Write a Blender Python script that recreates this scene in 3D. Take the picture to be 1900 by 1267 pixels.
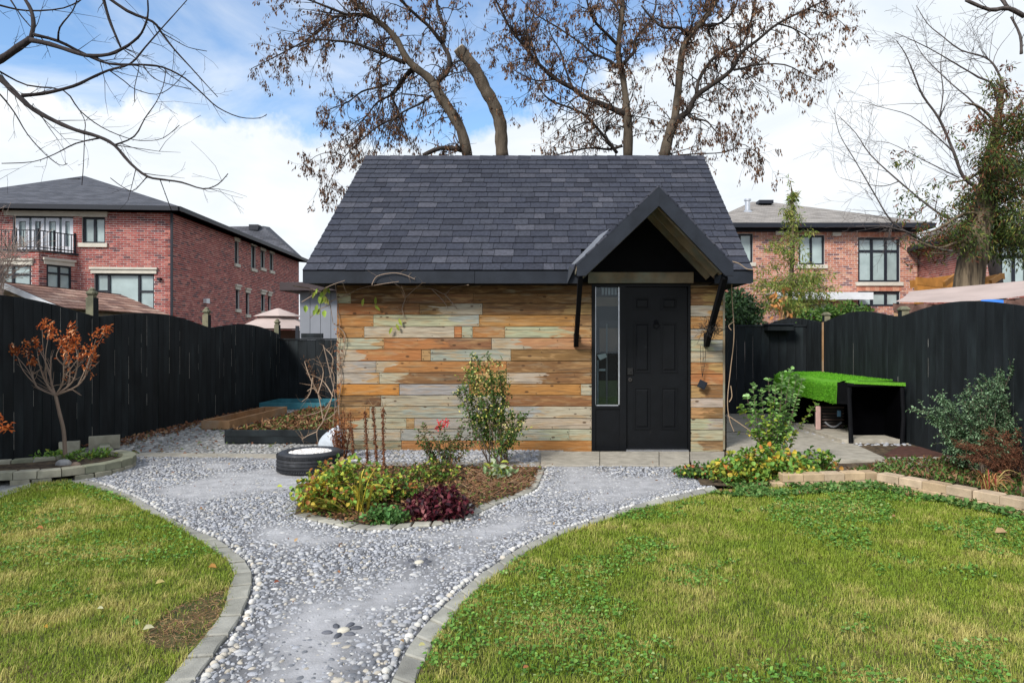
import bpy, math, random
import numpy as np
from mathutils import Vector, Matrix
R = math.radians
rng = random.Random(7)
nr = np.random.RandomState(11)
for o in list(bpy.data.objects): bpy.data.objects.remove(o)
SC = bpy.context.scene
COL = SC.collection

# ---------------------------------------------------------------- camera
HC, FP, CX, CY = 1.33, 1250.0, 1030.0, 633.0     # eye height, focal length and vanishing point in pixels of the photo
cam_d = bpy.data.cameras.new('camera'); cam = bpy.data.objects.new('camera', cam_d); COL.objects.link(cam)
cam.location = (0, 0, HC); cam.rotation_euler = (R(90), 0, 0)
cam_d.sensor_width = 36.0; cam_d.lens = FP / 1900 * 36.0
cam_d.shift_x = -(CX - 950) / 1900.0
cam_d.clip_start = 0.05; cam_d.clip_end = 2000
SC.camera = cam

# ---------------------------------------------------------------- sky, sun, exposure
world = bpy.data.worlds.new('World'); SC.world = world; world.use_nodes = True
SUN_EL, SUN_AZ = 38.0, 215.0                      # azimuth clockwise from +Y: behind and left of the camera
def build_world():
    nt = world.node_tree; N = nt.nodes; L = nt.links; N.clear()
    out = N.new('ShaderNodeOutputWorld'); bg = N.new('ShaderNodeBackground'); bg.inputs['Strength'].default_value = 0.10
    sky = N.new('ShaderNodeTexSky'); sky.sky_type = 'NISHITA'; sky.sun_disc = False
    sky.sun_elevation = R(SUN_EL); sky.sun_rotation = R(SUN_AZ); sky.air_density = 1.0; sky.dust_density = 0.6; sky.ozone_density = 1.6
    tc = N.new('ShaderNodeTexCoord'); sep = N.new('ShaderNodeSeparateXYZ'); L.new(tc.outputs['Generated'], sep.inputs[0])
    def math_(op, a, b=None, c=None, clamp=False):
        m = N.new('ShaderNodeMath'); m.operation = op; m.use_clamp = clamp
        for i, v in enumerate((a, b, c)):
            if v is None: continue
            if isinstance(v, (int, float)): m.inputs[i].default_value = v
            else: L.new(v, m.inputs[i])
        return m.outputs[0]
    def noise(vec, scale, detail, rough, dist=0.0):
        n = N.new('ShaderNodeTexNoise'); n.inputs['Scale'].default_value = scale; n.inputs['Detail'].default_value = detail
        n.inputs['Roughness'].default_value = rough; n.inputs['Distortion'].default_value = dist; L.new(vec, n.inputs['Vector']); return n.outputs[0]
    X, Y, Z = sep.outputs
    den = math_('ADD', math_('MAXIMUM', Z, 0.0), 0.22)
    px = math_('DIVIDE', X, den); py = math_('DIVIDE', Y, den)
    cmb = N.new('ShaderNodeCombineXYZ'); L.new(px, cmb.inputs[0]); L.new(py, cmb.inputs[1]); L.new(math_('MULTIPLY', Z, 1.5), cmb.inputs[2])
    puff = noise(tc.outputs['Generated'], 7.0, 8, 0.62)
    streak = noise(cmb.outputs[0], 1.7, 7, 0.55, 0.6)
    # a bank of cumulus low down: its upper edge is ragged, and it climbs to the right
    edge = math_('ADD', math_('MULTIPLY', math_('SUBTRACT', puff, 0.5), 0.16), 0.292)
    edge = math_('ADD', edge, math_('MULTIPLY', math_('MAXIMUM', math_('ADD', X, 0.16), 0.0), 0.38))
    bank = math_('MULTIPLY', math_('SUBTRACT', edge, Z), 42.0, clamp=True)
    # thin streaky cloud above it
    thin = math_('MULTIPLY', math_('SUBTRACT', streak, 0.44), 3.6, clamp=True)
    thin = math_('MULTIPLY', thin, 0.74)
    over = math_('MULTIPLY', math_('SUBTRACT', Z, 0.50), 3.0, clamp=True)      # it closes up towards the zenith
    thin = math_('MAXIMUM', thin, math_('MULTIPLY', over, 0.8))
    mask = math_('MAXIMUM', bank, thin)
    ccr = N.new('ShaderNodeValToRGB'); L.new(streak, ccr.inputs[0])
    ccr.color_ramp.elements[0].position = 0.30; ccr.color_ramp.elements[0].color = (4.5, 5.0, 5.5, 1)
    ccr.color_ramp.elements[1].position = 0.62; ccr.color_ramp.elements[1].color = (5.75, 5.95, 6.15, 1)
    hs = N.new('ShaderNodeHueSaturation'); hs.inputs['Saturation'].default_value = 1.12; hs.inputs['Value'].default_value = SKYV
    L.new(sky.outputs[0], hs.inputs['Color'])
    mix = N.new('ShaderNodeMix'); mix.data_type = 'RGBA'; L.new(mask, mix.inputs['Factor'])
    L.new(hs.outputs[0], mix.inputs['A']); L.new(ccr.outputs[0], mix.inputs['B'])
    L.new(mix.outputs['Result'], bg.inputs['Color']); L.new(bg.outputs[0], out.inputs[0])
SKYV = 1.30
build_world()
sl = bpy.data.lights.new('sun', 'SUN'); sl.energy = 2.5; sl.angle = R(14); sl.color = (1.0, 0.95, 0.87)
sun = bpy.data.objects.new('sun', sl); COL.objects.link(sun)
sd = Vector((math.sin(R(SUN_AZ)) * math.cos(R(SUN_EL)), math.cos(R(SUN_AZ)) * math.cos(R(SUN_EL)), math.sin(R(SUN_EL))))
sun.location = sd * 40; sun.rotation_euler = sd.to_track_quat('Z', 'Y').to_euler()
vs = SC.view_settings; vs.view_transform = 'Standard'; vs.look = 'None'; vs.gamma = 1.0; vs.exposure = 0.85; vs.use_curve_mapping = False
SC.cycles.max_bounces = 6; SC.cycles.transparent_max_bounces = 8

# ---------------------------------------------------------------- helpers
def at(px, py, Y): return Vector(((px - CX) / FP * Y, Y, HC - (py - CY) / FP * Y))
def G(px, py, z=0.0):
    Y = (HC - z) * FP / (py - CY); return ((px - CX) / FP * Y, Y)
OFF = {}
class MB:
    def __init__(s): s.v = []; s.f = []; s.c = []; s.m = []
    def add(s, vs, fs, col=(1, 1, 1), mi=0):
        n = len(s.v); s.v.extend([tuple(p) for p in vs])
        for f in fs: s.f.append([i + n for i in f]); s.c.append(col); s.m.append(mi)
        return s
    def box(s, x0, x1, y0, y1, z0, z1, col=(1, 1, 1), mi=0):
        return s.add([(x0,y0,z0),(x1,y0,z0),(x1,y1,z0),(x0,y1,z0),(x0,y0,z1),(x1,y0,z1),(x1,y1,z1),(x0,y1,z1)],
              [(0,3,2,1),(4,5,6,7),(0,1,5,4),(1,2,6,5),(2,3,7,6),(3,0,4,7)], col, mi)
    def bevbox(s, x0, x1, y0, y1, z0, z1, b, col=(1, 1, 1)):
        # a box with every edge chamfered
        vs = []; X = (x0, x1); Yy = (y0, y1); Z = (z0, z1)
        def P3(i, j, k, a): 
            q = [X[i], Yy[j], Z[k]]
            d = [b if i == 0 else -b, b if j == 0 else -b, b if k == 0 else -b]
            return tuple(q[t] + (0 if t == a else d[t]) for t in range(3))
        idx = {}
        for i in (0,1):
            for j in (0,1):
                for k in (0,1):
                    for a in range(3): idx[(i,j,k,a)] = len(vs); vs.append(P3(i,j,k,a))
        fs = []
        for k in (0,1): fs.append([idx[(i,j,k,2)] for i,j in ((0,0),(1,0),(1,1),(0,1))][::1 if k else -1])
        for j in (0,1): fs.append([idx[(i,j,k,1)] for i,k in ((0,0),(1,0),(1,1),(0,1))][::-1 if j else 1])
        for i in (0,1): fs.append([idx[(i,j,k,0)] for j,k in ((0,0),(1,0),(1,1),(0,1))][::1 if i else -1])
        for a in range(3):
            o = [t for t in range(3) if t != a]
            for p in (0,1):
                for q in (0,1):
                    c0 = [0,0,0]; c1 = [0,0,0]; c0[o[0]] = c1[o[0]] = p; c0[o[1]] = c1[o[1]] = q; c0[a] = 0; c1[a] = 1
                    f = [idx[(*c0, o[0])], idx[(*c1, o[0])], idx[(*c1, o[1])], idx[(*c0, o[1])]]
                    s_ = (1 if a != 1 else -1) * (1 if p == q else -1)
                    fs.append(f if s_ < 0 else f[::-1])
        for i in (0,1):
            for j in (0,1):
                for k in (0,1):
                    f = [idx[(i,j,k,0)], idx[(i,j,k,1)], idx[(i,j,k,2)]]
                    fs.append(f if (i + j + k) % 2 == 1 else f[::-1])
        return s.add(vs, fs, col)
    def obb(s, c, ax, ay, az, hx, hy, hz, col=(1, 1, 1)):
        c = Vector(c); vs = [c + ax * (i * hx) + ay * (j * hy) + az * (k * hz) for k in (-1, 1) for i, j in ((-1,-1),(1,-1),(1,1),(-1,1))]
        return s.add(vs, [(0,3,2,1),(4,5,6,7),(0,1,5,4),(1,2,6,5),(2,3,7,6),(3,0,4,7)], col)
    def bar(s, a, b, w, h, col=(1, 1, 1), up=Vector((0, 0, 1))):
        a = Vector(a); b = Vector(b); d = (b - a); L = d.length; d.normalize()
        sx = d.cross(up)
        if sx.length < 1e-4: sx = Vector((1, 0, 0))
        sx.normalize(); uz = sx.cross(d)
        return s.obb((a + b) / 2, d, sx, uz, L / 2, w / 2, h / 2, col)
    def tube(s, pts, rad, n=5, col=(1, 1, 1), cap=True):
        P = [Vector(p) for p in pts]; m = len(P); b = len(s.v)
        if not hasattr(rad, '__len__'): rad = [rad] * m
        if len(rad) != m: rad = list(np.interp(np.linspace(0, 1, m), np.linspace(0, 1, len(rad)), rad))
        u = None
        for i in range(m):
            t = (P[min(i+1, m-1)] - P[max(i-1, 0)])
            if t.length < 1e-9: t = Vector((0, 0, 1))
            t.normalize()
            if u is None:
                u = t.cross(Vector((0.3, 0.1, 1)) if abs(t.z) < .9 else Vector((1, 0, 0))); u.normalize()
            else:
                u = u - t * u.dot(t)
                if u.length < 1e-6: u = t.orthogonal()
                u.normalize()
            w = t.cross(u)
            for k in range(n):
                a = 2 * math.pi * k / n
                q = P[i] + (u * math.cos(a) + w * math.sin(a)) * rad[i]; s.v.append((q.x, q.y, q.z))
        for i in range(m - 1):
            for k in range(n):
                k2 = (k + 1) % n
                s.f.append([b+i*n+k, b+i*n+k2, b+(i+1)*n+k2, b+(i+1)*n+k]); s.c.append(col); s.m.append(0)
        if cap and n > 2:
            s.f.append([b + k for k in range(n)][::-1]); s.c.append(col); s.m.append(0)
            s.f.append([b + (m-1)*n + k for k in range(n)]); s.c.append(col); s.m.append(0)
        return s
    def prism(s, poly, z0, z1, bev=0.0, col=(1, 1, 1)):
        # poly: list of (x, y) anticlockwise; the top edge is chamfered by bev
        A = sum(poly[i][0]*poly[(i+1)%len(poly)][1] - poly[(i+1)%len(poly)][0]*poly[i][1] for i in range(len(poly)))
        if A < 0: poly = poly[::-1]
        n = len(poly); cx = sum(p[0] for p in poly)/n; cy = sum(p[1] for p in poly)/n
        def ins(p):
            d = math.hypot(p[0]-cx, p[1]-cy) or 1; k = max(0, 1 - bev*1.4/d); return (cx+(p[0]-cx)*k, cy+(p[1]-cy)*k)
        vs = [(p[0], p[1], z0) for p in poly] + [(p[0], p[1], z1-bev) for p in poly] + [(*ins(p), z1) for p in poly]
        fs = [list(range(n))[::-1], [2*n+i for i in range(n)]]
        for i in range(n):
            j = (i+1) % n; fs += [[i, j, n+j, n+i], [n+i, n+j, 2*n+j, 2*n+i]]
        return s.add(vs, fs, col)
    def build(s, name, mat, parent=None, smooth=False, **kw):
        me = bpy.data.meshes.new(name); off = OFF.get(parent.name, Vector((0,0,0))) if parent else Vector((0,0,0))
        V = np.array(s.v, dtype=np.float64).reshape(-1, 3) - np.array(off)
        me.from_pydata(V.tolist(), [], s.f)
        ca = me.color_attributes.new('Col', 'FLOAT_COLOR', 'CORNER')
        cnt = np.array([len(f) for f in s.f]); C = np.array(s.c, dtype=np.float32).reshape(-1, 3)
        C = np.concatenate([C, np.ones((len(C), 1), np.float32)], 1)
        ca.data.foreach_set('color', np.repeat(C, cnt, axis=0).ravel())
        for mm in (mat if isinstance(mat, (list, tuple)) else [mat]): me.materials.append(mm)
        if any(s.m): me.polygons.foreach_set('material_index', s.m)
        if smooth: me.polygons.foreach_set('use_smooth', [True]*len(s.f))
        me.update()
        return link(name, me, parent, off, **kw)
def link(name, me, parent=None, off=None, **kw):
    o = bpy.data.objects.new(name, me); COL.objects.link(o)
    if parent: o.parent = parent; OFF[o.name] = off if off is not None else OFF.get(parent.name, Vector((0,0,0)))
    for k, v in kw.items():
        if v is not None: o[k] = v
    return o
def thing(name, loc, label, category, group=None):
    o = bpy.data.objects.new(name, None); COL.objects.link(o); o.location = loc; o.empty_display_size = .1
    OFF[o.name] = Vector(loc); o['label'] = label; o['category'] = category
    if group: o['group'] = group
    return o
def structure(name, loc=(0,0,0)):
    o = bpy.data.objects.new(name, None); COL.objects.link(o); o.location = loc; OFF[o.name] = Vector(loc); o['kind'] = 'structure'; return o
def fast(name, V, F, VC, mat, parent=None, smooth=False, **kw):
    """V (n,3), F (m,k), VC (n,3): one mesh made in bulk"""
    off = OFF.get(parent.name, Vector((0,0,0))) if parent else Vector((0,0,0))
    V = (np.asarray(V, dtype=np.float64) - np.array(off)).astype(np.float32); F = np.asarray(F, dtype=np.int32); m, k = F.shape
    me = bpy.data.meshes.new(name); me.vertices.add(len(V)); me.vertices.foreach_set('co', V.ravel())
    me.loops.add(m*k); me.loops.foreach_set('vertex_index', F.ravel()); me.polygons.add(m)
    me.polygons.foreach_set('loop_start', np.arange(m, dtype=np.int32)*k)
    me.polygons.foreach_set('loop_total', np.full(m, k, dtype=np.int32))
    me.update(calc_edges=True); me.validate()
    ca = me.color_attributes.new('Col', 'FLOAT_COLOR', 'POINT')
    VC = np.asarray(VC, dtype=np.float32); ca.data.foreach_set('color', np.concatenate([VC, np.ones((len(VC),1),np.float32)],1).ravel())
    me.materials.append(mat)
    if smooth: me.polygons.foreach_set('use_smooth', np.ones(m, bool))
    return link(name, me, parent, off, **kw)
class Fr:
    """a wall frame: origin, horizontal u, outward normal n; local (u, w, z)"""
    def __init__(s, o, u, n): s.o = Vector(o); s.u = Vector(u).normalized(); s.n = Vector(n).normalized()
    def p(s, u, w, z): return s.o + s.u*u + s.n*w + Vector((0,0,z))
    def px(s, px, py):
        d = Vector(((px-CX)/FP, 1, -(py-CY)/FP)); c = Vector((0,0,HC)); t = (s.o - c).dot(s.n) / d.dot(s.n)
        q = c + d*t; return ((q - s.o).dot(s.u), q.z - s.o.z)
    def box(s, mb, u0, u1, w0, w1, z0, z1, col=(1,1,1)):
        c = s.p((u0+u1)/2, (w0+w1)/2, (z0+z1)/2)
        return mb.obb(c, s.u, s.n, Vector((0,0,1)), abs(u1-u0)/2, abs(w1-w0)/2, abs(z1-z0)/2, col)
def vnoise(x, y, seed=0):
    r = np.random.RandomState(seed).rand(64, 64); xi = np.floor(x).astype(int); yi = np.floor(y).astype(int); fx = x-xi; fy = y-yi
    fx = fx*fx*(3-2*fx); fy = fy*fy*(3-2*fy); g = lambda a, b: r[a % 64, b % 64]
    return (g(xi,yi)*(1-fx)+g(xi+1,yi)*fx)*(1-fy) + (g(xi,yi+1)*(1-fx)+g(xi+1,yi+1)*fx)*fy
def fbm(x, y, seed=0, o=4): return sum(vnoise(x*2**i, y*2**i, seed+i)*.5**(i+1) for i in range(o))/(1-.5**o)
def inpoly(x, y, poly):
    r = np.zeros(len(x), bool); n = len(poly)
    for i in range(n):
        x0, y0 = poly[i]; x1, y1 = poly[(i+1) % n]
        if y0 == y1: continue
        c = ((y0 > y) != (y1 > y)) & (x < (x1-x0)*(y-y0)/(y1-y0)+x0); r ^= c
    return r
def segdist(x, y, line):
    d = np.full(len(x), 1e9)
    for (a, b), (c, e) in zip(line[:-1], line[1:]):
        L2 = (c-a)**2+(e-b)**2+1e-12; t = np.clip(((x-a)*(c-a)+(y-b)*(e-b))/L2, 0, 1); d = np.minimum(d, np.hypot(x-a-t*(c-a), y-b-t*(e-b)))
    return d
def resample(line, step):
    P = [Vector((*p, 0)) if len(p) == 2 else Vector(p) for p in line]; out = [P[0].copy()]; acc = 0.0
    for a, b in zip(P[:-1], P[1:]):
        L = (b-a).length; t = step-acc
        while t <= L: out.append(a+(b-a)*(t/L)); t += step
        acc = (acc+L) % step
    return out
def catmull(P, k=4):
    P = [Vector(p) for p in P]; out = []
    if len(P) < 3: return P
    for i in range(len(P)-1):
        p0, p1, p2, p3 = P[max(i-1,0)], P[i], P[i+1], P[min(i+2, len(P)-1)]
        for j in range(k):
            t = j/k; out.append(.5*((2*p1)+(p2-p0)*t+(2*p0-5*p1+4*p2-p3)*t*t+(3*p1-p0-3*p2+p3)*t**3))
    return out+[P[-1]]
def sm2(line, k=4): return [(q.x, q.y) for q in catmull([Vector((a, b, 0)) for a, b in line], k)]

# ---------------------------------------------------------------- materials
def M(name, col=(.5,.5,.5), rough=.8, var=.2, scale=6, bump=0.0, bscale=60, attr=False, metal=0.0, col2=None, c2at=(.45,.6), c2scale=3,
      stretch=(1,1,1), spec=.3, transl=0.0, detail=5, rnd=True, coat=0.0):
    m = bpy.data.materials.new(name); m.use_nodes = True; nt = m.node_tree; N = nt.nodes; L = nt.links
    b = N['Principled BSDF']; b.inputs['Roughness'].default_value = rough; b.inputs['Metallic'].default_value = metal
    b.inputs['Specular IOR Level'].default_value = spec; b.inputs['Coat Weight'].default_value = coat
    tc = N.new('ShaderNodeTexCoord'); mp = N.new('ShaderNodeMapping'); mp.inputs['Scale'].default_value = stretch; L.new(tc.outputs['Object'], mp.inputs['Vector'])
    vec = mp.outputs[0]
    if rnd:
        oi = N.new('ShaderNodeObjectInfo'); mu = N.new('ShaderNodeMath'); mu.operation = 'MULTIPLY'; mu.inputs[1].default_value = 37.0; L.new(oi.outputs['Random'], mu.inputs[0])
        ad = N.new('ShaderNodeVectorMath'); ad.operation = 'ADD'; L.new(vec, ad.inputs[0]); L.new(mu.outputs[0], ad.inputs[1]); vec = ad.outputs[0]
    def noise(sc, det=detail, r=.55):
        n = N.new('ShaderNodeTexNoise'); n.inputs['Scale'].default_value = sc; n.inputs['Detail'].default_value = det; n.inputs['Roughness'].default_value = r
        L.new(vec, n.inputs['Vector']); return n.outputs[0]
    def mixc(f, a, bb, mode='MIX'):
        x = N.new('ShaderNodeMix'); x.data_type = 'RGBA'; x.blend_type = mode
        if isinstance(f, float): x.inputs['Factor'].default_value = f
        else: L.new(f, x.inputs['Factor'])
        for s_, v in (('A', a), ('B', bb)):
            if isinstance(v, tuple): x.inputs[s_].default_value = (*v, 1)
            else: L.new(v, x.inputs[s_])
        return x.outputs['Result']
    c = col
    if attr:
        a = N.new('ShaderNodeAttribute'); a.attribute_name = 'Col'; c = mixc(1.0, a.outputs['Color'], col, 'MULTIPLY')
    if col2 is not None:
        mr = N.new('ShaderNodeMapRange'); mr.inputs['From Min'].default_value = c2at[0]; mr.inputs['From Max'].default_value = c2at[1]; L.new(noise(c2scale, 7, .6), mr.inputs['Value'])
        c = mixc(mr.outputs[0], c, col2)
    if var > 0:
        mr = N.new('ShaderNodeMapRange'); mr.inputs['From Min'].default_value = .3; mr.inputs['From Max'].default_value = .7
        mr.inputs['To Min'].default_value = 1-var; mr.inputs['To Max'].default_value = 1+var; L.new(noise(scale), mr.inputs['Value'])
        c = mixc(1.0, c, mr.outputs[0], 'MULTIPLY')
    if isinstance(c, tuple): b.inputs['Base Color'].default_value = (*c, 1)
    else: L.new(c, b.inputs['Base Color'])
    if bump > 0:
        bp = N.new('ShaderNodeBump'); bp.inputs['Strength'].default_value = 1.0; bp.inputs['Distance'].default_value = bump; L.new(noise(bscale, 3), bp.inputs['Height']); L.new(bp.outputs[0], b.inputs['Normal'])
    if transl > 0:
        t = N.new('ShaderNodeBsdfTranslucent'); ms = N.new('ShaderNodeMixShader'); ms.inputs[0].default_value = transl
        if isinstance(c, tuple): t.inputs['Color'].default_value = (*c, 1)
        else: L.new(c, t.inputs['Color'])
        L.new(b.outputs[0], ms.inputs[1]); L.new(t.outputs[0], ms.inputs[2]); L.new(ms.outputs[0], N['Material Output'].inputs[0])
    return m
def wood_material():
    """reclaimed deck boards: two stain colours held by each plank (object properties ca, cb) meeting at a ragged line (sp)"""
    m = bpy.data.materials.new('reclaimed_plank'); m.use_nodes = True; nt = m.node_tree; N = nt.nodes; L = nt.links; b = N['Principled BSDF']
    b.inputs['Roughness'].default_value = .75; b.inputs['Specular IOR Level'].default_value = .2
    tc = N.new('ShaderNodeTexCoord'); oi = N.new('ShaderNodeObjectInfo')
    mu = N.new('ShaderNodeMath'); mu.operation = 'MULTIPLY'; mu.inputs[1].default_value = 91.0; L.new(oi.outputs['Random'], mu.inputs[0])
    ad = N.new('ShaderNodeVectorMath'); ad.operation = 'ADD'; L.new(tc.outputs['Object'], ad.inputs[0]); L.new(mu.outputs[0], ad.inputs[1])
    def noise(sx, sy, scale, det, dist=0.0):
        mp = N.new('ShaderNodeMapping'); mp.inputs['Scale'].default_value = (sx, 1, sy); L.new(ad.outputs[0], mp.inputs['Vector'])
        n = N.new('ShaderNodeTexNoise'); n.inputs['Scale'].default_value = scale; n.inputs['Detail'].default_value = det; n.inputs['Distortion'].default_value = dist
        L.new(mp.outputs[0], n.inputs['Vector']); return n.outputs[0]
    def mr(v, a, b_, c, d):
        x = N.new('ShaderNodeMapRange'); x.inputs[1].default_value = a; x.inputs[2].default_value = b_; x.inputs[3].default_value = c; x.inputs[4].default_value = d; L.new(v, x.inputs[0]); return x.outputs[0]
    def att(nm):
        a = N.new('ShaderNodeAttribute'); a.attribute_type = 'OBJECT'; a.attribute_name = nm; return a
    def mx(f, a, bb, mode='MIX'):
        x = N.new('ShaderNodeMix'); x.data_type = 'RGBA'; x.blend_type = mode
        if isinstance(f, float): x.inputs['Factor'].default_value = f
        else: L.new(f, x.inputs['Factor'])
        for s_, v in (('A', a), ('B', bb)):
            if isinstance(v, tuple): x.inputs[s_].default_value = (*v, 1)
            else: L.new(v, x.inputs[s_])
        return x.outputs['Result']
    def ma(op, a, b_):
        x = N.new('ShaderNodeMath'); x.operation = op
        for i, v in enumerate((a, b_)):
            if isinstance(v, (int, float)): x.inputs[i].default_value = v
            else: L.new(v, x.inputs[i])
        return x.outputs[0]
    sep = N.new('ShaderNodeSeparateXYZ'); L.new(tc.outputs['Object'], sep.inputs[0])
    blot = noise(.8, 4.5, 3.2, 7, .8)
    d = ma('SUBTRACT', sep.outputs[0], att('sp').outputs['Fac'])
    d = ma('ADD', d, mr(blot, .3, .7, -.22, .22))
    f = mr(d, -.02, .03, 0, 1)
    c = mx(f, att('ca').outputs['Color'], att('cb').outputs['Color'])
    bl2 = noise(.8, 4.5, 4.5, 8, .9)
    c = mx(mr(bl2, .50, .68, 0, .6), c, (.38, .235, .105))
    bl3 = noise(.8, 4.2, 3.4, 8, .6)
    c = mx(mr(bl3, .56, .72, 0, .45), c, (.33, .30, .21))
    grain = noise(1.1, 26, 5, 6, .4)
    c = mx(1.0, c, mr(grain, .3, .7, .62, 1.28), 'MULTIPLY')
    streak = noise(.8, 30, 2.2, 7, .2)
    c = mx(mr(streak, .57, .66, 0, .62), c, (.07, .05, .035))
    mp = N.new('ShaderNodeMapping'); mp.inputs['Scale'].default_value = (4.6, .01, 9.5); L.new(ad.outputs[0], mp.inputs['Vector'])
    vo = N.new('ShaderNodeTexVoronoi'); vo.inputs['Scale'].default_value = 1.0; L.new(mp.outputs[0], vo.inputs['Vector'])
    c = mx(mr(vo.outputs['Distance'], .09, .14, .85, 0), c, (.06, .03, .015))
    L.new(c, b.inputs['Base Color'])
    bp = N.new('ShaderNodeBump'); bp.inputs['Distance'].default_value = .002; L.new(grain, bp.inputs['Height']); L.new(bp.outputs[0], b.inputs['Normal'])
    return m
def shingle_material(name, c1, c2, c3, sx, sz):
    """far roofs: tabs in courses"""
    m = M(name, c1, .9, .12, 3); nt = m.node_tree; N = nt.nodes; L = nt.links; b = N['Principled BSDF']
    tc = N.new('ShaderNodeTexCoord'); mp = N.new('ShaderNodeMapping'); mp.inputs['Scale'].default_value = (1, 1, 1)
    at_ = N.new('ShaderNodeUVMap'); L.new(at_.outputs[0], mp.inputs[0])
    br = N.new('ShaderNodeTexBrick'); L.new(mp.outputs[0], br.inputs['Vector']); br.inputs['Scale'].default_value = 1.0
    br.inputs['Color1'].default_value = (*c1, 1); br.inputs['Color2'].default_value = (*c2, 1); br.inputs['Mortar'].default_value = (*c3, 1)
    br.inputs['Brick Width'].default_value = sx; br.inputs['Row Height'].default_value = sz; br.inputs['Mortar Size'].default_value = .012; br.inputs['Mortar Smooth'].default_value = .5
    n = N.new('ShaderNodeTexNoise'); n.inputs['Scale'].default_value = 2.2; n.inputs['Detail'].default_value = 8; L.new(mp.outputs[0], n.inputs['Vector'])
    mr = N.new('ShaderNodeMapRange'); mr.inputs[1].default_value = .3; mr.inputs[2].default_value = .7; mr.inputs[3].default_value = .75; mr.inputs[4].default_value = 1.3; L.new(n.outputs[0], mr.inputs[0])
    x = N.new('ShaderNodeMix'); x.data_type = 'RGBA'; x.blend_type = 'MULTIPLY'; x.inputs['Factor'].default_value = 1; L.new(br.outputs[0], x.inputs['A']); L.new(mr.outputs[0], x.inputs['B'])
    L.new(x.outputs['Result'], b.inputs['Base Color']); return m
MT = dict(
 black=M('black_paint', (.004,.0045,.006), .7, .25, 9, .0015, 60, spec=.12),
 blackf=M('black_fence_stain', (.0130,.0165,.0190), .7, .45, 5, .0015, 50, spec=.16, stretch=(1,1,.25), col2=(.022,.030,.033), c2at=(.5,.72), c2scale=4),
 blackd=M('black_door_paint', (.0035,.0042,.0055), .45, .25, 7, .0008, 40, spec=.2, col2=(.02,.019,.018), c2at=(.68,.74), c2scale=14),
 charcoal=M('charcoal_trim', (.016,.020,.028), .6, .22, 6, .001, 50, spec=.2),
 plank=wood_material(),
 shingle=M('asphalt_shingle', (1,1,1), .9, .28, 30, .0015, 320, attr=True, spec=.2, detail=3),
 wood=M('weathered_wood', (.24,.185,.115), .8, .35, 4, .0015, 30, stretch=(1,1,1), col2=(.20,.20,.15), c2scale=3),
 woodg=M('grey_green_post_wood', (.20,.185,.12), .85, .35, 8, .002, 40, col2=(.12,.12,.08)),
 woodf=M('fresh_lumber', (.36,.21,.105), .75, .25, 5, .001, 50, col2=(.27,.22,.165), c2scale=2.5, c2at=(.5,.7)),
 attr=M('painted_piece', (1,1,1), .75, .12, 8, .0008, 60, attr=True),
 soil=M('soil', (.060,.042,.028), .95, .5, 18, .012, 45, col2=(.10,.072,.042), c2scale=9),
 lawn=M('lawn_soil', (.045,.060,.016), .95, .4, 14, .006, 80, col2=(.11,.085,.035), c2scale=3),
 mortar=M('cobble_mortar', (1,1,1), .85, .22, 9, .003, 90, attr=True, rnd=False),
 stone=M('pebble_stone', (1,1,1), .62, .22, 22, .0008, 120, attr=True, spec=.35),
 paver=M('concrete_paver', (1,1,1), .88, .24, 9, .0025, 160, attr=True, spec=.2, detail=8),
 concrete=M('concrete_slab', (.36,.345,.30), .9, .2, 3, .002, 120, col2=(.27,.265,.225), c2scale=2.2, spec=.2, detail=9),
 gravel=M('fine_gravel', (.30,.30,.29), .9, .35, 60, .008, 70, col2=(.15,.14,.125), c2at=(.5,.66), c2scale=8),
 brick=M('house_brick', (1,1,1), .88, .2, 6, attr=True, spec=.2),
 mortarw=M('wall_mortar', (.60,.56,.54), .95, .12, 4),
 trim=M('limestone_trim', (.53,.50,.43), .8, .1, 5),
 frame=M('window_frame_black', (.013,.016,.024), .5, .1, 5),
 framew=M('door_frame_white', (.55,.57,.62), .5, .1, 5),
 pane=M('curtained_glass', (.33,.41,.41), .12, .25, 1.3, spec=.6, coat=.6),
 paned=M('dark_glass', (.16,.20,.23), .05, .5, 1.6, spec=.7, coat=.7),
 bark=M('bark', (1,1,1), .95, .4, 9, .012, 26, attr=True, stretch=(1,1,.3)),
 leaf=M('leaf', (1,1,1), .55, .18, 30, attr=True, transl=.3, spec=.3, rnd=False),
 grass=M('grass_blade', (1,1,1), .6, .12, 20, attr=True, transl=.35, spec=.25, rnd=False),
 dead=M('dry_leaf', (1,1,1), .75, .2, 30, attr=True, transl=.25, spec=.15, rnd=False),
 rubber=M('tyre_rubber', (.024,.026,.031), .6, .25, 12, .0012, 60, spec=.4, col2=(.05,.052,.058), c2at=(.56,.7), c2scale=6),
 turf=M('artificial_turf', (.12,.36,.02), .85, .35, 60, .008, 260),
 metal=M('galvanised_metal', (.55,.57,.6), .35, .1, 8, metal=.8),
 wire=M('dark_wire', (.012,.012,.012), .6, .1, 8),
 tan=M('tan_canvas', (.42,.34,.31), .85, .12, 2),
 tand=M('brown_mesh_curtain', (.13,.075,.06), .85, .25, 5),
 siding=M('pale_grey_siding', (.22,.235,.265), .6, .06, 3),
 teal=M('teal_board', (.045,.19,.235), .6, .25, 6),
 bag=M('white_plastic_bag', (.52,.57,.62), .4, .2, 6, .01, 10, spec=.4),
 rust=M('rusted_plate', (.075,.034,.026), .8, .4, 14, .002, 90),
 white=M('white_paint', (.66,.68,.70), .6, .08, 5),
 roofdark=shingle_material('dark_house_shingles', (.050,.054,.066), (.085,.088,.102), (.03,.03,.036), .30, .15),
 roofgrey=shingle_material('taupe_house_shingles', (.21,.19,.17), (.27,.25,.23), (.14,.13,.12), .30, .15),
)
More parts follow.
